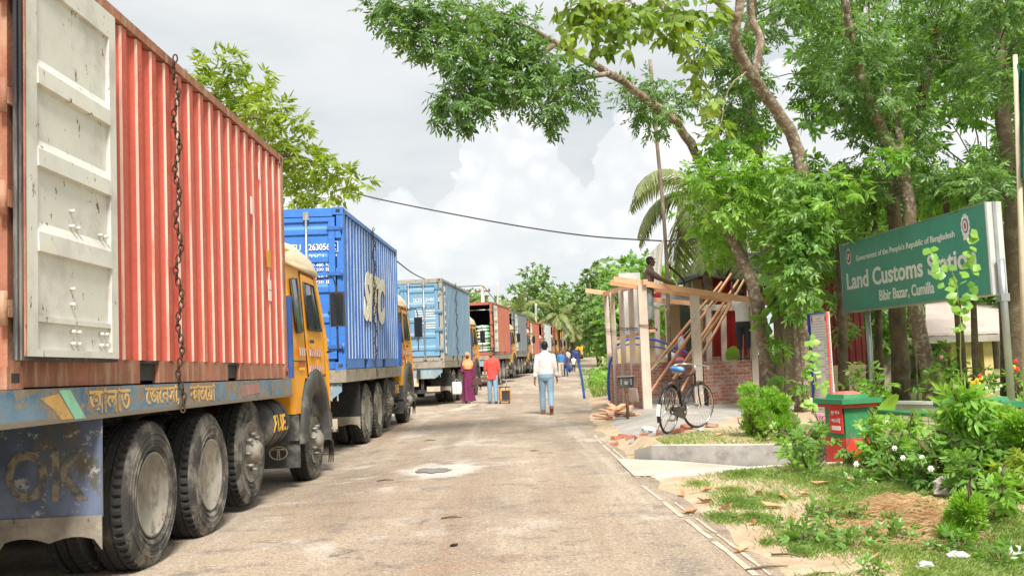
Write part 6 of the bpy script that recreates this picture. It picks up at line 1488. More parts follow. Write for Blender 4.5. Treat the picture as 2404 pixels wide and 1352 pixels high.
for i, (px, py, d, lab) in enumerate(((1215, 738, 92, 'pale date palm left of the thin pale post at the far wood'), (1310, 742, 96, 'pale date palm in the middle above the queue end'), (1345, 765, 105, 'pale date palm at the right over the last containers'))):
    b_ = foot(px, d); b_.z = E(d) - .2; palm(lab, b_, at(px, py, d), 22, 2.6, .7, .09, .22, 1.0, 20 + i, 'date_palm', LM_PALM, 14, .9)

# ------------------------------------------------------------------ garden plants along the verge
def gbush(lab, px, py, rp, d, leaf=LM_BRT, **kw):
    """shrub with its foot in the ground at about px, d; clumps stacked under (px,py)"""
    f_ = foot(px, d); yb = 0
    # photo row of the foot
    v = Vector((f_.x, f_.y, f_.z)) - Vector((0, 0, CAM_H)); yb = H0 / 2 - F0 * (v.dot(UP) / v.dot(FWD))
    cl = []; Rb = random.Random(int(px)); n = max(2, int((yb - py) / (rp * 1.0)))
    for i in range(n):
        y = py + rp * .6 + (yb - py - rp * .9) * i / max(1, n - 1); w_ = rp * (.55 + .5 * math.sin(math.pi * (.25 + .6 * i / max(1, n - 1))))
        for q in range(2 if rp > 26 else 1): cl.append((px + Rb.uniform(-.7, .7) * rp * .8, y + Rb.uniform(-.2, .2) * rp, w_ * .8, d + Rb.uniform(-.25, .25)))
    cl.append((px, yb - rp * .3, rp * .4, d))
    return bush(lab, cl, leaf, seed=int(px), **kw)
P_ = dict(per=80, k=7, L=.088, Wd=.036, stem=.08, hang=.1, name='garden_shrub', group='flowering shrubs before the fence', stems=6)
gbush('tall bushy plant with fine pale stems before the red notice pillar', 1905, 1010, 46, 10.4, LM_MID, **P_)
gbush('wispy plant hanging over the kerb wall left of the gate pillar', 1870, 1035, 36, 10.9, LM_BRT, **P_)
gbush('bright bedding plant at the left foot of the mesh fence', 2050, 985, 34, 10.0, LM_BRT, **P_)
gbush('bright plant before the middle of the mesh fence', 2140, 985, 38, 9.6, LM_BRT, **P_)
gbush('low plant under the mesh fence with red stems', 2095, 1035, 32, 9.2, LM_MID, **P_)
gbush('tall croton like plant with large light leaves before the nearer pillar', 2255, 915, 56, 8.6, LM_BRT, per=75, k=6, L=.12, Wd=.045, stem=.09, hang=.2, name='garden_shrub', group='flowering shrubs before the fence', stems=8)
gbush('leafy plant at the foot of the tall light leaved plant', 2190, 1040, 40, 8.4, LM_MID, **P_)
gbush('dark green bush right of the tall light leaved plant', 2320, 1040, 46, 8.2, LM_MID, **P_)
gbush('yellow tinged bush at the right edge of the verge', 2395, 1070, 50, 7.8, LM_YEL, **P_)
gbush('low spreading bush before the right pillar', 2265, 1085, 34, 7.9, LM_MID, **P_)
gbush('low bush by the right edge with broad leaves', 2350, 1130, 40, 7.2, LM_BRT, **P_)
gbush('small leafy plant beside the kerb wall behind the concrete apron', 1785, 1003, 24, 13.0, LM_BRT, **P_)
gbush('leafy plant on the lawn between bicycle and round conifers', 1822, 1003, 26, 12.9, LM_BRT, **P_)
gbush('plant on the lawn right of the round conifers', 1868, 990, 28, 12.7, LM_MID, **P_)
gbush('low plant at the brick corner of the kiosk', 1745, 975, 20, 14.8, LM_BRT, **P_)
gbush('pink flowered plant below the notice board', 1935, 985, 30, 12.9, LM_MID, **P_)
gbush('small twiggy plant by the red plinth of the notice pillar', 1985, 1040, 26, 10.6, LM_MID, **P_)
T_ = dict(per=2600, k=5, L=.040, Wd=.013, stem=.045, hang=-.9, name='thuja_bush', group='clipped conifer bushes', stems=3, shell=.7)
gbush('rounded bright conifer bush nearest the kiosk corner', 1765, 908, 25, 13.6, LM_THUJA, **T_)
gbush('rounded bright conifer bush, second from the kiosk corner', 1795, 918, 24, 13.5, LM_THUJA, **T_)
gbush('rounded bright conifer bush right of the second one, lower', 1836, 930, 30, 13.4, LM_THUJA, **T_)
gbush('cone shaped bright conifer bush before the right pillar', 2352, 965, 34, 8.8, LM_THUJA, **T_)
gbush('pale green conifer bush at the far right edge', 2408, 985, 40, 8.4, LM_THUJA, **T_)
gbush('small conifer bush by the straw heap', 2262, 1175, 30, 6.7, LM_THUJA, **T_)
# flower beds in the garden behind the fence
F_ = dict(per=50, k=6, L=.13, Wd=.055, stem=.08, hang=.2, name='flower_bush', group='flower bushes behind the fence', stems=4)
for i, (px, py, rp, d, lab) in enumerate(((2030, 850, 40, 17.5, 'flower bush behind the left sign post'), (2070, 880, 36, 16.6, 'flower bush between the left sign post and the thick trunk'), (2215, 850, 40, 17.8, 'flower bush right of the thick mottled trunk'), (2235, 800, 36, 19, 'taller flower bush before the pavilion columns'), (2320, 880, 42, 17.6, 'white flowered bush left of the right sign post'), (2385, 870, 40, 17.2, 'yellow flowered bush right of the right sign post'), (2290, 860, 36, 18.6, 'pale flowered bush under the pavilion eave'))):
    gbush(lab, px, py, rp, d, LM_BRT if i % 2 else LM_MID, **F_)
def flowers(lab, pts, m, r=.035, name='flower'):
    for px, py, d in pts:
        mb = MB(); 
        for k in range(6): a = k * 1.047; mb.ball((r * .7 * math.cos(a), 0, r * .7 * math.sin(a)), (r * .55, r * .3, r * .55), 6, 4)
        mb.ball((0, -.01, 0), r * .4, 6, 4); o = mb.build(name, m); o.location = at(px, py, d); tag(o, lab, 'flower', lab)
M_FY, M_FP, M_FR, M_FW = paint('flower_yellow', (.8, .5, .03), .6), paint('flower_pink', (.75, .2, .35), .6), paint('flower_red', (.65, .05, .03), .6), paint('flower_white', (.8, .78, .74), .6)
flowers('yellow flower in the bed behind the right sign post', [(2293, 893, 16.9), (2303, 887, 16.9), (2298, 901, 16.9), (2286, 899, 17), (2380, 862, 16.4), (2374, 872, 16.4)], M_FY, .035)
flowers('pink flower on the bushes around the notice pillar', [(1937, 985, 12.4), (1925, 975, 12.4), (1945, 996, 12.3), (2210, 838, 16.9), (1890, 1012, 10.2)], M_FP, .03)
flowers('red flower in the bed at the right edge', [(2385, 848, 16.3), (2388, 866, 16.3), (2300, 882, 16.8)], M_FR, .032)
flowers('white flower on the bushes before the mesh fence', [(2100, 1052, 8.9), (2165, 1075, 8.3), (2120, 1075, 8.6), (2010, 1090, 9.0), (2185, 1100, 7.9), (2328, 925, 17), (2340, 915, 17), (2316, 910, 17), (2350, 905, 16.6)], M_FW, .022)
# vine on the sign and vine on the notice board
def vine(lab, stempts, leaves, d, L, seed):
    P = [at(px, py, d_) for px, py, d_ in stempts]; base = P[0].copy(); root = thing('sign_vine', lab, 'climber', base); R = random.Random(seed)
    mb = MB(); mb.tube(wig([p - base for p in P], 4, .01, seed), taper(4 * (len(P) - 1) + 1, .012, .004), 6); mb.build('stem', paint('vine_stem', (.16, .17, .06), .7), root, fix=False)
    A, B_, C_, L_, W2 = [], [], [], [], []
    for px, py, d_ in leaves:
        for q in range(2):
            p = at(px + R.uniform(-9, 9), py + R.uniform(-9, 9), d_) - base; A.append(p); B_.append(Vector((R.uniform(-.8, .8), R.uniform(-.5, .1), R.uniform(-.9, .2))).normalized()); C_.append(Vector((R.uniform(-.4, .4) - .35, -1, R.uniform(.2, .9))).normalized()); L_.append(L * R.uniform(.7, 1.2)); W2.append(L * R.uniform(.65, .9))
    link('foliage', leaf_mesh('foliage', np.array(A), np.array(B_), np.array(C_), np.array(L_), np.array(W2), LM_BRT, .10, .15), root)
vine('heart leaved vine climbing over the right part of the signboard', [(2258, 960, 13.4), (2255, 800, 13.4), (2250, 700, 13.45), (2235, 640, 13.6), (2210, 600, 13.9)],
     [(2248, 760, 13.4), (2262, 740, 13.4), (2240, 725, 13.4), (2255, 705, 13.4), (2270, 700, 13.4), (2240, 690, 13.5), (2252, 670, 13.5), (2270, 660, 13.5), (2228, 660, 13.6), (2245, 645, 13.6), (2262, 635, 13.6), (2220, 640, 13.6), (2212, 620, 13.7), (2230, 618, 13.7), (2200, 600, 13.9), (2190, 590, 14), (2180, 582, 14.1), (2272, 615, 13.6), (2280, 600, 13.5), (2285, 580, 13.5), (2290, 560, 13.5), (2295, 620, 13.5), (2280, 640, 13.5), (2250, 690, 13.4), (2260, 720, 13.4), (2246, 780, 13.4), (2215, 655, 13.6), (2290, 545, 13.5)], 13.4, .15, 5)
vine('vine with round leaves climbing the left edge of the notice board', [(1906, 970, 13.9), (1915, 900, 13.9), (1905, 830, 13.9), (1897, 780, 14)], [(1898, 790, 13.9), (1900, 808, 13.9), (1907, 820, 13.8), (1898, 838, 13.9), (1908, 846, 13.8), (1912, 860, 13.8), (1900, 858, 13.8), (1896, 875, 13.8), (1912, 880, 13.8), (1918, 895, 13.8), (1925, 905, 13.8), (1908, 892, 13.8), (1902, 845, 13.8), (1904, 868, 13.8), (1896, 938, 13.7), (1903, 945, 13.7), (1910, 938, 13.7)], 13.9, .12, 6)
# banana leaf behind the mesh
def big_leaf(lab, p0, p1, w_):
    a_, b_ = at(*p0), at(*p1); mb = MB(); N = 10; v = []; d = b_ - a_; s = d.cross(Vector((0, 1, 0))).normalized()
    for i in range(N + 1):
        u = i / N; q = d * u + Vector((0, .12 * math.sin(u * 3), 0)); ww = w_ * math.sin(math.pi * min(.98, .06 + u * .92)) ** .6
        v += [q - s * ww + Vector((0, -.04, 0)), q, q + s * ww + Vector((0, -.04, 0))]
    mb.add(v, [(3 * i + j, 3 * i + j + 1, 3 * i + 4 + j, 3 * i + 3 + j) for i in range(N) for j in range(2)], True); o = mb.build('banana_leaf', LM_BRT, None); o.location = a_; return tag(o, lab, 'leaf')
big_leaf('long upright banana leaf behind the mesh fence', (2058, 1010, 12.6), (2106, 925, 12.6), .10)
big_leaf('broad green leaf standing behind the right kiosk wall', (1716, 852, 23.2), (1724, 812, 23.2), .16)

# ------------------------------------------------------------------ grass, straw, litter
def blades(name, pts, h, m, lean=.5, w_=.007, seed=1, flat=0.):
    n = len(pts); r_ = np.random.default_rng(seed); P = np.asarray(pts); a = r_.random(n) * 6.283
    D = unit(np.stack([np.cos(a) * lean, np.sin(a) * lean, np.ones(n) * (1 - flat)], 1) + r_.normal(size=(n, 3)) * .15); S = unit(np.cross(D, np.stack([np.cos(a + 1), np.sin(a + 1), np.zeros(n)], 1)))
    hh = (h * (.5 + .8 * r_.random(n)))[:, None]; v = np.empty((n, 5, 3)); dr = np.array([0, 0, -1.]) * hh * .25
    v[:, 0] = P - S * w_ / 2; v[:, 1] = P + S * w_ / 2; v[:, 2] = P + D * hh * .6 + S * w_ * .4; v[:, 3] = P + D * hh * .6 - S * w_ * .4; v[:, 4] = P + D * hh + dr * lean
    me = bpy.data.meshes.new(name); me.vertices.add(n * 5); me.vertices.foreach_set('co', v.reshape(-1)); b_ = (np.arange(n) * 5)[:, None]
    me.loops.add(n * 7); me.loops.foreach_set('vertex_index', np.concatenate([b_ + np.array([[0, 1, 2, 3]]), b_ + np.array([[3, 2, 4]])], 1).reshape(-1).astype(np.int32))
    me.polygons.add(n * 2); me.polygons.foreach_set('loop_start', ((np.arange(n) * 7)[:, None] + np.array([[0, 4]])).reshape(-1).astype(np.int32)); me.polygons.foreach_set('loop_total', np.tile(np.array([4, 3]), n).astype(np.int32))
    me.materials.append(m); me.update(calc_edges=True); me.validate(); return link(name, me)
LM_GRASS = leafmat('grass_blades', (.10, .19, .03), (.20, .35, .06), (.50, .50, .20), .3, .6)
M_STRAW = leafmat('straw_blades', (.40, .25, .13), (.62, .42, .23), (.78, .60, .37), .15, .8)
def tuft_pts(cx_, cy_, rx, ry, n, R):
    out = []
    for _ in range(n):
        q, a = abs(R.gauss(0, .55)), R.uniform(0, 6.283); x, y = cx_ + rx * q * math.cos(a), cy_ + ry * q * math.sin(a)
        out.append((x, y, ground_z(x, y) - .01))
    return out
R = random.Random(12); pts = []; GK = 1.7
def G(px, py): return gnd(px, py, .08)
for px, py, wpx, n in ((1745, 1160, 55, 2600), (1700, 1195, 40, 900), (1780, 1195, 40, 900), (1720, 1135, 30, 600), (1900, 1240, 75, 2600), (1980, 1130, 140, 4200), (2100, 1160, 120, 4000), (1900, 1115, 90, 2200), (1750, 1105, 70, 1600), (2010, 1180, 100, 2200), (2250, 1260, 130, 4200), (2340, 1290, 110, 4200), (2200, 1240, 80, 1800), (2390, 1230, 80, 3200), (2070, 1270, 40, 500), (1880, 1270, 30, 350), (1950, 1262, 40, 450), (2000, 1345, 50, 600), (1930, 1340, 40, 400), (2180, 1330, 60, 700), (2300, 1340, 80, 1800), (1640, 1120, 40, 300), (1820, 1150, 40, 500), (2150, 1110, 120, 2600), (2280, 1130, 90, 2200), (2380, 1160, 60, 2000), (1800, 1250, 18, 120), (2050, 1125, 160, 3000), (2200, 1180, 160, 2600), (2330, 1230, 140, 3000), (2150, 1275, 160, 1800), (2380, 1320, 90, 2400), (2250, 1310, 120, 1400)):
    c_ = G(px, py); rx = wpx * c_.y / F0; pts += tuft_pts(c_.x, c_.y, rx * 1.1, rx * 2.0, int(n * GK), R)
for _ in range(9000):                                      # lawn strip between kerb wall and kiosk
    x = R.uniform(1.95, 6.5); y0 = 12.75 - min(.9, (x - 1.75) * .42); y = y0 + .2 + R.random() ** 1.3 * 2.3 * min(1, (x - 1.5) / 1.2)
    if math.sin(x * 2.1) * math.sin(y * 1.7) + R.uniform(-.6, .6) > -.35: pts.append((x, y, ground_z(x, y) - .01))
for _ in range(5000):                                      # sparse weeds everywhere on the verge
    x, y = R.uniform(1.7, 7), R.uniform(5.2, 10.9)
    if math.sin(x * 1.3 + 1) * math.sin(y * .9) + .35 * math.sin(x * 5) * math.sin(y * 4) > .25: pts.append((x, y, ground_z(x, y) - .01))
tag(blades('grass', pts, .07, LM_GRASS, .8, .007, 3), 'short green grass growing in patches on the sandy verge', 'grass', kind='stuff')
pts = []
for _ in range(9000):                                      # roadside growth beyond the kiosk and at the bend
    y = R.uniform(31, 118); e = edge(y); x = e + .2 + R.random() ** 1.6 * 7; pts.append((x, y, ground_z(x, y) - .03))
for _ in range(5000):
    y = R.uniform(122, 152); x = edge(y) - 9 - R.random() * 9; pts.append((x, y, E(y) - .03))
tag(blades('roadside_grass', pts, .38, LM_GRASS, .5, .05, 4), 'rough tall grass along the far right side of the road', 'grass', kind='stuff')
pts = []
for hx, hy, wx_, n, hh in ((2110, 1190, .30, 2400, .13), (2190, 1212, .28, 2400, .15), (2050, 1228, .26, 900, .05), (2160, 1246, .40, 1400, .04), (2250, 1200, .26, 1100, .08), (2230, 1250, .3, 500, .03), (2010, 1215, .25, 260, .02)):
    c_ = G(hx, hy)
    for _ in range(n):
        gx_, gy_ = R.gauss(0, .5), R.gauss(0, .5); x, y = c_.x + wx_ * gx_, c_.y + wx_ * 1.2 * gy_; q = gx_ * gx_ + gy_ * gy_; pts.append((x, y, ground_z(x, y) + hh * math.exp(-q * 1.5) * R.random()))
tag(blades('straw_heap', pts, .17, M_STRAW, 1.4, .006, 6, .75), 'heap of brown straw and dry grass on the verge', 'straw heap', kind='stuff')
bush('low leafy weeds on the roadside bank left of the kiosk', [(1385, 890, 26, 40), (1408, 872, 26, 44), (1400, 905, 24, 38), (1418, 890, 24, 38), (1425, 850, 20, 50), (1395, 880, 20, 41)], LM_BRT, per=170, L=.15, Wd=.06, stem=.1, hang=.1, name='roadside_weed', seed=71)
# scruffy little weeds
wd_ = None
for i in range(34):
    px, py = R.uniform(1640, 2390), R.uniform(1105, 1345)
    if px < 1480 + (py - 1060) * 1.25 + 60: continue
    p = gnd(px, py, .07); p.z = ground_z(p.x, p.y) - .005
    if wd_ is None:
        wd_ = thing('weed', 'small leafy weed growing in the grass of the verge', 'weed', p, 0, 'small weeds on the verge'); a_ = sprays([((0, 0, .05), (.07, .07, .05), 1.)], 16, 5, .05, .022, .03, -.3)
        link('foliage', leaf_mesh('foliage', *a_, LM_MID, .2, .1), wd_); mb = MB()
        for k in range(5): mb.tube([(0, 0, -.01), (.05 * math.cos(k * 1.3), .05 * math.sin(k * 1.3), .07)], .003, 4)
        mb.build('stem', M_BARKD, wd_)
    else: q = copy_tree(wd_); q.location = p; q.rotation_euler = (0, 0, R.uniform(0, 6)); q.scale = [R.uniform(.6, 1.5)] * 3
# litter
def crumple(name, lab, px, py, z, s, m, cat, grp=None, seed=1, flat=.45):
    p = gnd(px, py, z); z0 = ground_z(p.x, p.y) if p.x > edge(p.y) else E(p.y) + .006; Rr = random.Random(seed * 31 + int(px)); mb = MB(); n, k = 12, 7; vs = []
    for i in range(k + 1):
        ph = math.pi * i / k
        for j in range(n):
            t_ = 6.2832 * j / n; q = Rr.uniform(.6, 1.15); vs.append((s[0] * math.sin(ph) * math.cos(t_) * q, s[1] * math.sin(ph) * math.sin(t_) * q, s[2] * (flat + math.cos(ph) * Rr.uniform(.6, 1.1))))
    mb.add(vs, [(i * n + j, (i + 1) * n + j, (i + 1) * n + (j + 1) % n, i * n + (j + 1) % n) for i in range(k) for j in range(n)]); o = mb.build(name, m); o.location = (p.x, p.y, z0 + .004); o.rotation_euler = (0, 0, Rr.uniform(0, 6)); return tag(o, lab, cat, grp)
M_BAG = paint('white_plastic', (.50, .50, .48), .35, var=.08)
M_LEAFD = paint('dry_leaf_tan', (.50, .30, .16), .8, var=.25, dirt=(.3, .16, .08), dirt_amt=.4, dirt_scale=15)
crumple('plastic_bag', 'crumpled white plastic sheet on the rubble left of the bicycle', 1522, 1003, .19, (.17, .12, .09), M_BAG, 'bag')
crumple('plastic_bag', 'white bag lying in the grass under the front bicycle wheel', 1645, 1010, .19, (.14, .06, .04), M_BAG, 'bag')
crumple('plastic_bag', 'white plastic scrap lying left of the yellow wrapper, lower right', 2172, 1312, .08, (.06, .05, .035), M_BAG, 'bag')
crumple('plastic_bag', 'white plastic scrap by the grass at the lower right', 2245, 1292, .08, (.09, .05, .04), M_BAG, 'bag')
crumple('plastic_bag', 'white plastic scrap at the right edge of the verge', 2385, 1288, .08, (.11, .06, .05), M_BAG, 'bag')
crumple('wrapper', 'small yellow wrapper in the grass at the lower right', 2352, 1300, .08, (.035, .03, .03), paint('yellow_wrapper', (.75, .6, .06), .4), 'wrapper')
crumple('pink_stone', 'pale pink lump of rubble on the verge before the mesh fence', 2085, 1120, .1, (.10, .07, .06), paint('pink_rubble', (.55, .40, .36), .9, bump=.5), 'stone')
crumple('plant_bag', 'pale sackcloth root bag at the foot of the tall light leaved plant', 2222, 1165, .1, (.14, .12, .13), paint('sackcloth', (.52, .46, .42), .9, bump=.6, bscale=60), 'root bag')
crumple('rag', 'grey rag on top of the straw heap', 2150, 1172, .1, (.09, .05, .03), paint('grey_rag', (.13, .14, .17), .8), 'rag')
crumple('rag', 'small black rag lying on the road in the foreground', 1066, 1283, 0, (.045, .02, .012), M_BLACK, 'rag')
for i, (px, py) in enumerate(((1742, 1277), (1705, 1180), (1725, 1205), (1838, 1160), (1815, 1178), (1890, 1157), (2000, 1138), (1975, 1195), (2005, 1200), (1990, 1143), (1690, 1043), (1620, 1190), (1655, 1165), (1930, 1140), (1860, 1205), (1780, 1150), (1770, 1215), (2050, 1300), (1660, 1140), (1600, 1150))):
    p = gnd(px, py, .06); p.z = ground_z(p.x, p.y) + .012; mb = MB(); s = .085 * R.uniform(.6, 1.2)
    mb.add([(-s, 0, .01), (-s * .3, s * .45, .03), (-s * .2, 0, 0), (-s * .3, -s * .45, .025), (s * .5, s * .35, .02), (s * .5, 0, .002), (s * .5, -s * .35, .035), (s * 1.1, 0, .045)], [(0, 2, 1), (0, 3, 2), (1, 2, 5, 4), (2, 3, 6, 5), (4, 5, 7), (5, 6, 7)]); o = mb.build('dry_leaf', M_LEAFD); o.location = p; o.rotation_euler = (R.uniform(-.3, .3), R.uniform(-.2, .2), R.uniform(0, 6)); tag(o, 'curled dry brown leaf on the sandy verge', 'leaf', 'dry leaves on the verge')
for i, (px, py, z, dx, dy) in enumerate(((1060, 1218, 0, .09, .01), (1010, 1035, 0, .10, .02), (1255, 1060, 0, .06, 0), (905, 1130, 0, .1, .02), (1800, 1318, .05, .14, .03), (1850, 1290, .05, .10, -.05), (1490, 1030, .1, .1, .02), (1920, 1330, .06, .12, .05))):
    p = gnd(px, py, z); p.z = max(E(p.y) + .008, ground_z(p.x, p.y) if z else 0) + .006; mb = MB(); mb.tube([(-dx, -dy, 0), (0, .01, .008), (dx, dy, 0)], [.007, .009, .004], 5); o = mb.build('twig', M_BARKD, None); o.location = p; tag(o, ['short brown twig on the road' if z == 0 else 'brown twig lying on the verge'][0], 'twig', 'twigs on the road' if z == 0 else 'twigs on the verge')
for i, (px, py) in enumerate(((1445, 1008), (1462, 1006), (1480, 1010), (1500, 1015), (1512, 1010), (1550, 1012), (1590, 1012), (1612, 1008), (1672, 1004), (1440, 1020))):
    p = gnd(px, py, .17); p.z = ground_z(p.x, p.y) + .03; mb = MB(); mb.box((0, 0, 0), (R.uniform(.10, .24), .11, .06), taper=.92); o = mb.build('brick', paint('loose_brick', (.40, .15, .09), .9, var=.25, dirt=(.45, .36, .28), dirt_amt=.5, bump=.5)); o.location = p; o.rotation_euler = (R.uniform(-.2, .2), R.uniform(-.2, .2), R.uniform(0, 3)); tag(o, 'broken brick lying in the rubble around the bicycle', 'brick', 'broken bricks around the bicycle')

# ------------------------------------------------------------------ people
M_SKIN = paint('skin_brown', (.27, .125, .07), .55, var=.08)
M_SKIND = paint('skin_dark', (.12, .055, .032), .5, var=.08)
M_HAIR = paint('hair_black', (.012, .011, .012), .6, var=.2)
M_SHOE = paint('shoe_dark', (.03, .03, .035), .6, var=.3, dirt=(.3, .24, .18), dirt_amt=.3)
M_JEAN = paint('pale_jeans', (.22, .34, .46), .8, var=.14, dirt=(.40, .50, .58), dirt_amt=.35, dirt_scale=5, bump=.35, bscale=12, bdist=.02)
def cloth(key, col, **kw): return paint(key, col, .75, var=.08, bump=.8, bscale=7.5, bdist=.045, **kw)
def fuse(mb, name, m, parent, voxel=.012, smooth=4):
    """weld the overlapping solids of one body or garment into a single continuous skin"""
    me = mb.mesh(name, m); o = bpy.data.objects.new(name, me); COL.objects.link(o)
    r = o.modifiers.new('r', 'REMESH'); r.mode = 'VOXEL'; r.voxel_size = voxel
    s_ = o.modifiers.new('s', 'SMOOTH'); s_.factor = .5; s_.iterations = smooth
    dg = bpy.context.evaluated_depsgraph_get(); me2 = bpy.data.meshes.new_from_object(o.evaluated_get(dg))
    bpy.data.objects.remove(o); bpy.data.meshes.remove(me)
    me2.name = name; me2.polygons.foreach_set('use_smooth', [True] * len(me2.polygons))
    me2.materials.clear(); me2.materials.append(m); return link(name, me2, parent)
def rotx(v, a): c, s = math.cos(a), math.sin(a); return Vector((v.x, v.y * c - v.z * s, v.y * s + v.z * c))
def limb(mb, a, b, r0, r1, n=12, mid=None):
    a, b = Vector(a), Vector(b); k = 5; pts = [a + (b - a) * i / (k - 1) for i in range(k)]; rs = [r0 + (r1 - r0) * i / (k - 1) for i in range(k)]
    if mid: rs[1] = mid; rs[2] = (mid + rs[3]) / 2
    mb.tube(pts, rs, n); mb.ball(a, r0, 10, 7); mb.ball(b, r1, 10, 7)
def hand(mb, w, d, up, s, curl=.5, sc=1.):
    """palm, five separate bent fingers; w wrist, d pointing down the hand, up = back-of-hand normal"""
    w, d, up = Vector(w), Vector(d).normalized(), Vector(up).normalized(); x = d.cross(up).normalized()
    mb.loft([[w + d * t * sc + x * (wx * math.cos(q)) * sc + up * (wy * math.sin(q)) * sc for q in (6.2832 * j / 10 for j in range(10))] for t, wx, wy in ((-.02, .024, .022), (.02, .034, .02), (.06, .042, .018), (.09, .040, .014))])
    for i, (off, L) in enumerate(((-.030, .062), (-.010, .074), (.010, .070), (.029, .055))):
        p = w + (d * .085 + x * off) * sc; q = d.copy(); pts = [p]
        for k in range(3):
            q = (q - up * (curl * (.25 + .3 * k))).normalized(); p = p + q * (L * (.45, .32, .25)[k] + .004) * sc; pts.append(p)
        mb.tube(pts, [.0095 * sc, .009 * sc, .008 * sc, .0065 * sc], 7); mb.ball(pts[-1], .0068 * sc, 6, 5)
    p = w + (d * .03 - x * .034 * s) * sc; q1 = (d * .8 - x * .6 * s - up * .3).normalized(); mb.tube([p, p + q1 * .035 * sc, p + (q1 + d * .5).normalized() * .065 * sc], [.012 * sc, .011 * sc, .008 * sc], 7)
def head(mb, c, f, sc=1., turn=0.):
    """head with brow, nose, lips, chin and ears, facing f"""
    f = Vector(f).normalized(); u = Vector((0, 0, 1)); r = f.cross(u).normalized(); c = Vector(c)
    P = lambda x, y, z: c + (r * x + f * y + u * z) * sc
    mb.ball(c + (u * .025 - f * .012) * sc, (.077 * sc, .092 * sc, .095 * sc), 14, 10, Matrix((r, f, u)).transposed())
    mb.ball(P(0, .022, -.045), (.060 * sc, .068 * sc, .078 * sc), 12, 9, Matrix((r, f, u)).transposed())
    mb.tube([P(0, .082, .022), P(0, .098, -.006), P(0, .112, -.026), P(0, .092, -.036)], [.009 * sc, .011 * sc, .016 * sc, .012 * sc], 8)
    for s in (-1, 1):
        mb.ball(P(s * .030, .073, .028), (.022 * sc, .012 * sc, .010 * sc), 8, 6, Matrix((r, f, u)).transposed())
        mb.ball(P(s * .078, -.008, .0), (.012 * sc, .022 * sc, .034 * sc), 8, 6, Matrix((r, f, u)).transposed())
        mb.ball(P(s * .016, .098, -.033), (.009 * sc, .009 * sc, .007 * sc), 6, 5)
    mb.ball(P(0, .083, -.058), (.026 * sc, .014 * sc, .008 * sc), 8, 6, Matrix((r, f, u)).transposed()); mb.ball(P(0, .081, -.072), (.022 * sc, .014 * sc, .009 * sc), 8, 6, Matrix((r, f, u)).transposed())
    mb.ball(P(0, .070, -.100), (.026 * sc, .022 * sc, .020 * sc), 8, 6)
    return P, Matrix((r, f, u)).transposed()
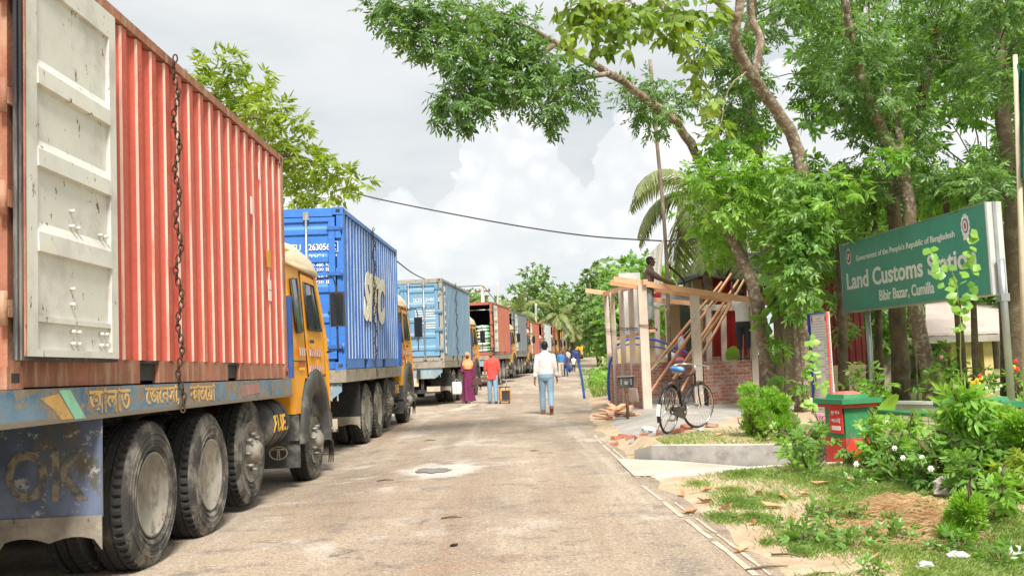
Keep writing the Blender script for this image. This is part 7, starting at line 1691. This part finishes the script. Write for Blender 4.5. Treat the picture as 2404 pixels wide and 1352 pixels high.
def person(label, loc, rz, H=1.72, legs=((.0, .0), (.0, .0)), arms=((.05, .12, .15), (.05, .12, .15)), skin=None, shirt=None, trousers=None, shoes=None, hair=None, look=0., lean=0., sleeve=.45, pants_to=1., vox=.012, extras=None, female=False, curl=.5, belt=None, tuck=True, wide=1., cap=None, beard=False, arm_pts=None, group=None, name='person', hairless=False):
    """arms: (forward angle, outward angle, elbow bend) for left, right; legs: (thigh angle, knee bend). Facing +y."""
    skin = skin or M_SKIN; k = H / 1.75; root = thing('person', label, 'person', loc, rz, group)
    J = {}; pel = Vector((0, 0, .93)); L = {}
    def bend(v): return rotx(v - pel, -lean) + pel
    chest, neck, hd = bend(Vector((0, 0, 1.30))), bend(Vector((0, .0, 1.49))), bend(Vector((0, .015, 1.63)))
    LG = []
    for i, s in enumerate((-1, 1)):
        th, kn = legs[i]; hip = Vector((s * .092, 0, .92)); knee = hip + rotx(Vector((s * .004, 0, -.43)), th); an = knee + rotx(Vector((0, 0, -.41)), th - kn); LG.append((hip, knee, an, th - kn))
    drop = min(a[2].z for a in LG) - .085; dz = Vector((0, 0, -drop)); pel = pel + dz; chest, neck, hd = chest + dz, neck + dz, hd + dz
    LG = [(h + dz, kn_ + dz, a + dz, t_) for h, kn_, a, t_ in LG]
    AR = []
    for i, s in enumerate((-1, 1)):
        f_, o_, e_ = arms[i]; sh = bend(Vector((s * .178 * wide, -.005, 1.385))) + dz
        d1 = rotx(Vector((s * math.sin(o_), 0, -math.cos(o_))), f_); el_ = sh + d1 * .29; d2 = rotx(Vector((s * math.sin(o_ * .6), 0, -math.cos(o_ * .6))), f_ + e_); wr = el_ + d2 * .25
        if arm_pts and arm_pts[i]: el_, wr = (Vector(q) for q in arm_pts[i]); d2 = (wr - el_).normalized()
        AR.append((sh, el_, wr, d2))
    S = lambda v: Vector(v) * k
    fdir = Vector((math.sin(look), math.cos(look), 0))
    b = MB()
    b.oval([tuple(S(c)) + (rx * k * wide, ry * k) for c, rx, ry in ((pel + Vector((0, 0, -.09)), .12, .09), (pel, .155, .105), (pel.lerp(chest, .45), .128, .092), (chest, .15, .105), (chest.lerp(neck, .55), .165, .09), (neck + Vector((0, 0, -.03)), .09, .065), (neck + Vector((0, 0, .01)), .055, .055))])
    b.tube([S(neck - Vector((0, .01, .04))), S(neck.lerp(hd, .5)), S(hd - fdir * .01)], [.058 * k, .052 * k, .054 * k], 12)
    Ph, Rh = head(b, S(hd), fdir, k)
    for i, s in enumerate((-1, 1)):
        hip, knee, an, ta = LG[i]; limb(b, S(hip), S(knee), .083 * k, .053 * k); limb(b, S(knee), S(an), .053 * k, .036 * k, mid=.056 * k)
        fd = rotx(Vector((0, 1, -.25 if ta > -.3 else -.9)), max(min(ta, .5), -.9) * .8); b.tube([S(an) - fd * .05 * k + Vector((0, 0, -.035 * k)), S(an) + fd * .06 * k + Vector((0, 0, -.045 * k)), S(an) + fd * .17 * k + Vector((0, 0, -.055 * k))], [.034 * k, .040 * k, .028 * k], 10)
        sh, el_, wr, d2 = AR[i]; limb(b, S(sh), S(el_), .048 * k, .038 * k); limb(b, S(el_), S(wr), .038 * k, .026 * k); hand(b, S(wr), d2, Vector((s * .9, -.35, .1)) - d2 * (Vector((s * .9, -.35, .1)).dot(d2)), s, curl, k)
    body = fuse(b, 'body', skin, root, min(vox, .0075 if vox < .011 else vox), 2)
    if not hairless:
        b = MB(); b.ball(S(hd) + (Vector((0, 0, .042)) - fdir * .022) * k, (.083 * k, .096 * k, .085 * k), 14, 10, Rh); b.ball(S(hd) + (Vector((0, 0, .0)) - fdir * .045) * k, (.076 * k, .065 * k, .085 * k), 12, 9, Rh)
        fuse(b, 'cap' if cap else 'hair', cap or hair or M_HAIR, root, vox, 2)
        if cap: 
            b = MB(); b.ball(S(hd) + (fdir * .085 + Vector((0, 0, .055))) * k, (.06 * k, .05 * k, .008 * k), 12, 6, Rh); b.build('cap_peak', cap, root)
    b = MB()
    for s in (-1, 1): b.ball(Ph(s * .030, .079, .008), (.012 * k, .006 * k, .006 * k), 8, 6, Rh)
    if not hairless: b.build('eyes', M_HAIR, body)
    if beard: b = MB(); b.ball(Ph(0, .040, -.085), (.056 * k, .046 * k, .036 * k), 12, 8, Rh); fuse(b, 'beard', M_HAIR, root, vox, 2)
    if shirt:
        b = MB(); e = .022; low = pel + Vector((0, 0, .02 if tuck else -.14))
        b.oval([tuple(S(c)) + ((rx + e) * k * wide, (ry + e) * k) for c, rx, ry in ((low, .150 if tuck else .168, .112 if tuck else .12), (low + Vector((0, 0, .07)), .152, .112), (pel.lerp(chest, .45), .146, .106), (chest, .160, .11), (chest.lerp(neck, .45), .170, .096), (chest.lerp(neck, .72), .135, .078), (neck + Vector((0, 0, .0)), .052, .05), (neck + Vector((0, 0, .03)), .046, .045))], 20)
        for i, s in enumerate((-1, 1)):
            sh, el_, wr, d2 = AR[i]; b.ball(S(sh) - Vector((s * .012, 0, .004)) * k, .066 * k, 10, 7); q = sh.lerp(el_, min(1, sleeve * 2)); limb(b, S(sh), S(q), .064 * k, .056 * k)
            if sleeve > .5: q2 = el_.lerp(wr, (sleeve - .5) * 2); limb(b, S(el_), S(q2), .054 * k, .044 * k); 
            if sleeve > .6: b.tube([S(q2 - d2 * .05), S(q2 + d2 * .012)], [.058 * k, .056 * k], 12)
        b.tube([S(neck + Vector((0, -.004, -.005))), S(neck + Vector((0, -.008, .045)))], [.074 * k, .066 * k], 14)
        fuse(b, 'shirt', shirt, root, vox, 4)
    if trousers:
        b = MB(); b.oval([tuple(S(c)) + (rx * k * wide, ry * k) for c, rx, ry in ((pel + Vector((0, 0, -.13)), .15, .115), (pel + Vector((0, -.01, -.05)), .176, .132), (pel + Vector((0, 0, .06)), .168, .122), (pel + Vector((0, 0, .09)), .164, .118))], 20)
        for i, s in enumerate((-1, 1)):
            hip, knee, an, ta = LG[i]; limb(b, S(hip + Vector((0, 0, -.03))), S(knee), .102 * k, .076 * k)
            q = knee.lerp(an, pants_to); limb(b, S(knee), S(q), .076 * k, .066 * k)
        fuse(b, 'trousers', trousers, root, vox, 4)
    if belt:
        b = MB(); b.lathe([(.172 * k, -.02), (.180 * k, -.018), (.180 * k, .018), (.172 * k, .02)], 28, 'z', tuple(S(pel + Vector((0, 0, .075)))), close=True); o = b.build('belt', belt, root)
        for v in o.data.vertices: v.co.y = (v.co.y - S(pel).y) * .735 + S(pel).y
    if shoes:
        for i, s in enumerate((-1, 1)):
            hip, knee, an, ta = LG[i]; b = MB(); a_ = S(an); fd = Vector((0, 1, 0)); tilt = max(-1.0, min(.35, ta)) if ta < -.25 else 0
            q = lambda x, y, z: a_ + rotx(Vector((x, y, z)) * k, tilt)
            b.loft([[q(wx * math.cos(t_), y, -.085 + h / 2 + h / 2 * math.sin(t_)) for t_ in (6.2832 * j / 12 for j in range(12))] for y, wx, h in ((-.085, .02, .04), (-.07, .042, .075), (-.02, .046, .095), (.04, .046, .085), (.10, .050, .06), (.16, .046, .045), (.195, .02, .025))])
            b.tube([q(0, -.02, -.02), q(0, -.03, .03)], [.05 * k, .048 * k], 10); fuse(b, 'shoe', shoes, root, vox, 2)
    return root, dict(S=S, pel=pel, chest=chest, neck=neck, hd=hd, AR=AR, LG=LG, fdir=fdir, k=k, Rh=Rh, Ph=Ph)
def stand(px, py, z=None):
    p = gnd(px, py, 0.); 
    for _ in range(6): p = gnd(px, py, E(p.y) + .004 if z is None else z)
    return p
C_WSH = cloth('white_shirt', (.76, .74, .72)); C_RSH = cloth('coral_red_shirt', (.72, .085, .065)); C_PUR = cloth('purple_robe', (.17, .022, .085)); C_PEACH = cloth('peach_scarf', (.80, .36, .16))
C_BLS = cloth('blue_shirt', (.06, .22, .46)); C_BEI = cloth('beige_trousers', (.52, .44, .36)); C_NAVY = cloth('navy_cloth', (.03, .06, .20)); C_BRN = cloth('brown_tee', (.13, .085, .075)); C_BLK = cloth('black_trousers', (.035, .036, .045)); C_LUN = cloth('patterned_lungi', (.34, .36, .33), dirt=(.10, .22, .34), dirt_amt=.5, dirt_scale=7)
p = stand(1285, 972)
person('man in a white shirt and pale jeans walking away along the middle of the road', p, .0, 1.80, ((.13, .03), (-.20, .42)), ((-.10, .17, .20), (.10, .17, .22)), M_SKIN, C_WSH, M_JEAN, paint('brown_shoe', (.16, .07, .03), .6, dirt=(.3, .22, .15), dirt_amt=.3), sleeve=.86, vox=.0105, belt=M_BLACK, wide=1.08, curl=.6)
p = stand(1158, 947)
rm, R1 = person('man in a coral red shirt and jeans walking this way, turning his head', p, math.pi + .06, 1.68, ((.14, .04), (-.10, .12)), ((.02, .12, .12), (-.06, .15, .1)), M_SKIN, C_RSH, M_JEAN, M_SHOE, look=.75, sleeve=.46, vox=.0105, tuck=False, beard=True, wide=1.06)
# trolley case behind him
def suitcase(label, px, py, hgt, m, rz, wid=.36, dep=.22):
    q = stand(px, py); r = thing('suitcase', label, 'suitcase', q, rz); a = MB()
    a.loft([[(wid / 2 * sx * math.copysign(abs(math.cos(t_)) ** .35, math.cos(t_)), y, .06 + hgt / 2 + hgt / 2 * sx * math.copysign(abs(math.sin(t_)) ** .35, math.sin(t_))) for t_ in (6.2832 * j / 24 for j in range(24))] for y, sx in ((-dep / 2, .86), (-dep / 2 + .02, .97), (0, 1), (dep / 2 - .02, .97), (dep / 2, .86))]); a.build('shell', m, r)
    a = MB(); a.box((0, -dep / 2 - .01, .06 + hgt * .44), (wid * .72, .02, hgt * .62)); a.build('front_pocket', M_CHAS, r)
    a = MB(); a.box((0, 0, .06 + hgt * .985), (wid * 1.0, dep * 1.01, .02)); a.box((0, -.002, .06 + hgt / 2), (.02, dep * 1.03, hgt)) ; a.build('strap', M_CHAS, r)
    for s in (-1, 1): a = MB(); a.lathe([(.0, -.015), (.035, -.015), (.035, .015), (0, .015)], 12, 'x', (s * wid * .4, dep * .3, .035)); a.build('castor', M_BLACK, r)
    a = MB()
    for s in (-1, 1): a.tube([(s * .09, dep / 2 - .02, .06 + hgt), (s * .09, dep / 2 - .02 + .04, .06 + hgt + .22)], .007, 6)
    a.tube([(-.1, dep / 2 + .02, .06 + hgt + .22), (.1, dep / 2 + .02, .06 + hgt + .22)], .012, 6); a.build('pull_handle', M_STEEL, r); return r
suitcase('tan and black trolley case rolling beside the man in the red shirt', 1186, 947, .46, paint('tan_case', (.62, .30, .10), .6, var=.15, bump=.2), .25)
# woman
p = stand(1101, 946)
w_, Wd = person('woman in a purple robe, peach headscarf and dark face mask walking this way', p, math.pi + .05, 1.62, ((.10, .1), (-.12, .15)), ((.02, .14, .15), (.25, .1, 1.35)), M_SKIN, None, None, paint('tan_sandal', (.5, .3, .18), .7), vox=.0105, female=True, wide=.95, hairless=True)
S, k = Wd['S'], Wd['k']; pel, chest, neck, hd = Wd['pel'], Wd['chest'], Wd['neck'], Wd['hd']
b = MB(); n = 28; rings = []
for z, rx, ry, wv in ((.07, .24, .20, .035), (.25, .205, .175, .03), (.55, .185, .155, .02), (.85, .175, .14, .008), (1.0, .165, .13, 0), (1.2, .170, .125, 0), (1.34, .175, .115, 0), (1.42, .14, .09, 0), (1.46, .07, .06, 0)):
    rings.append([S((rx * math.cos(t_) * (1 + wv / rx * math.sin(7 * t_ + z * 3)), ry * math.sin(t_) * (1 + wv / ry * math.sin(7 * t_ + z * 3)), z)) for t_ in (6.2832 * j / n for j in range(n))])
b.loft(rings)
for i in range(2):
    sh, el_, wr, d2 = Wd['AR'][i]; b.ball(S(sh), .07 * k, 10, 7); limb(b, S(sh), S(el_), .068 * k, .062 * k); limb(b, S(el_), S(el_.lerp(wr, .9)), .062 * k, .058 * k)
fuse(b, 'robe', C_PUR, w_, .0115, 4)
b = MB(); c = S(hd); Rh = Wd['Rh']; f = Wd['fdir']
b.ball(c + Vector((0, -.018, .03)) * k, (.100 * k, .108 * k, .118 * k), 16, 12, Rh); b.ball(c + Vector((0, -.03, -.05)) * k, (.098 * k, .09 * k, .11 * k), 14, 10, Rh)
b.oval([tuple(S(q)) + (rx * k, ry * k) for q, rx, ry in ((chest + Vector((0, .03, -.13)), .15, .13), (chest + Vector((0, .015, .02)), .21, .155), (neck + Vector((0, 0, -.09)), .21, .13), (neck + Vector((0, 0, .0)), .13, .11), (neck + Vector((0, .01, .09)), .10, .10))], 20)
fuse(b, 'headscarf', C_PEACH, w_, .0115, 4)
b = MB(); b.ball(Wd['Ph'](0, .062, .005), (.056 * k, .062 * k, .062 * k), 12, 9, Rh); b.build('face', M_SKIN, w_)
b = MB(); b.ball(Wd['Ph'](0, .072, -.042), (.058 * k, .064 * k, .046 * k), 12, 9, Rh); b.build('face_mask', M_BLACK, w_)
b = MB()
for s in (-1, 1): b.ball(Wd['Ph'](s * .026, .121, .016), (.011 * k, .006 * k, .006 * k), 8, 6, Rh)
b.build('eyes', M_HAIR, w_)
def held(label, name, cat, root, local, parts):
    M_ = Matrix.Translation(root.location) @ root.rotation_euler.to_matrix().to_4x4(); r = thing(name, label, cat, M_ @ Vector(local), root.rotation_euler.z)
    for nm, fn, m in parts: a = MB(); fn(a); a.build(nm, m, r)
    return r
wr = S(Wd['AR'][1][2]); wl = S(Wd['AR'][0][2])
rt_hand = [S(a[2] + a[3] * .1) for a in Wd['AR']]
# facing the camera: her right hand (local +x) is on the left of the picture
held('dark brown handbag on the arm of the woman in purple', 'handbag', 'bag', w_, (-.29, .08, .58), [('bag_body', lambda a: a.prism([(-.17, 0), (.17, 0), (.12, .22), (-.12, .22)], -.05, .05, 'y'), paint('brown_leather', (.10, .05, .04), .5)), ('strap', lambda a: a.tube(wig([(-.10, 0, .21), (-.05, 0, .42), (.05, 0, .42), (.10, 0, .21)], 4, 0), .008, 6), M_BLACK)])
held('white printed carrier bag in the hand of the woman in purple', 'carrier_bag', 'bag', w_, (.37, .06, .30), [('bag_body', lambda a: a.loft([[(wx * math.copysign(abs(math.cos(t_)) ** .5, math.cos(t_)), wy * math.copysign(abs(math.sin(t_)) ** .6, math.sin(t_)), z) for t_ in (6.2832 * j / 20 for j in range(20))] for z, wx, wy in ((0, .14, .06), (.03, .155, .075), (.2, .16, .08), (.36, .15, .055), (.40, .145, .02))]), M_WHITE), ('print', lambda a: [a.box((0.02, .083, .30 - .045 * i), (.16 - .03 * (i % 3), .004, .012)) for i in range(4)] and a.box((.02, .083, .12), (.012, .004, .12)), paint('grey_print', (.35, .36, .4), .6)), ('handle', lambda a: a.tube(wig([(-.06, 0, .39), (-.03, 0, .47), (.03, 0, .47), (.06, 0, .39)], 4, 0), .005, 5), M_WHITE)])
# workers on the kiosk
p = at(1526, 776, 21.75)
person('worker in a black cap and brown tee shirt standing high in the kiosk frame', (p.x, p.y, p.z + .03), -math.pi / 2 - .15, 1.66, ((.12, .22), (.05, .15)), None or ((.9, .1, .2), (.95, .1, .15)), M_SKIND, C_BRN, C_LUN, None, lean=.12, sleeve=.42, vox=.012, cap=M_HAIR, tuck=False, pants_to=.55)
p = at(1748, 838, 22.35)
person('worker in a pale tee shirt and rolled black trousers reaching up on the brick wall', (p.x, p.y, 1.17), -.25, 1.62, ((.05, .05), (-.03, .05)), ((2.6, .1, .2), (2.5, .15, .3)), M_SKIND, C_WSH, C_BLK, None, lean=.05, sleeve=.40, vox=.012, tuck=True, pants_to=.45)
# people farther along the road
pp = [('man in a blue shirt and beige trousers walking this way beyond the white shirted man', 1318, 887, 63, 0, C_BLS, C_BEI, M_SHOE, .42),
      ('boy in navy clothes walking just behind the man in the blue shirt', 1329, 884, 56, 0, C_NAVY, C_NAVY, M_SHOE, .42),
      ('person in dark clothes half hidden at the left of the man in the blue shirt', 1309, 880, 50, 0, C_BLK, C_BLK, M_SHOE, .42),
      ('man in a pale shirt walking away left of the man in dark blue', 1334, 866, 46, 1, C_BEI, C_NAVY, M_SHOE, .42),
      ('man in dark blue clothes standing by the end of the queue', 1347, 853, 37, 1, C_NAVY, C_NAVY, M_SHOE, .9),
      ('person in dark clothes beside the leaning blue pole', 1359, 852, 36, 0, C_BLK, C_BLK, M_SHOE, .9),
      ('person in maroon seen over the shoulder of the man in the blue shirt', 1325, 868, 46, 0, C_MARS if 0 else cloth('maroon_shirt', (.2, .03, .05)), C_BLK, M_SHOE, .42),
      ('child in a white top carrying dark bags on the far road', 1348, 886, 38, 0, C_WSH, C_BLK, M_SHOE, .42),
      ('distant figure in white robes at the right edge of the road', 1415, 845, 31, 0, C_WSH, C_WSH, M_SHOE, .9)]
for i, (lab, px, py, hp, away, sh, tr_, so, sl_) in enumerate(pp):
    H = 1.20 if 'child' in lab else 1.5 if 'boy' in lab else 1.66
    d = H * F0 / hp; x = at(px, py, d).x; z = E(d) + .004
    person(lab, (x, d, z), (0 if away else math.pi) + .1 * (i % 3 - 1), H, ((.2, .1), (-.2, .2)) if i % 2 else ((-.18, .2), (.2, .05)), ((.1, .12, .2), (-.1, .12, .2)), M_SKIN, sh, tr_, so, sleeve=sl_, vox=.022, tuck=i % 2 == 0)
    if 'child' in lab:
        held('dark bag at the left side of the child on the far road', 'duffel_bag', 'bag', bpy.data.objects[[o.name for o in COL.objects if o.get('label') == lab][0]], (.30, 0, 0), [('bag_body', lambda a: a.ball((0, 0, .24), (.17, .16, .24), 12, 8), C_NAVY), ('handle', lambda a: a.tube([(-.06, 0, .46), (0, 0, .54), (.06, 0, .46)], .012, 6), M_BLACK)])
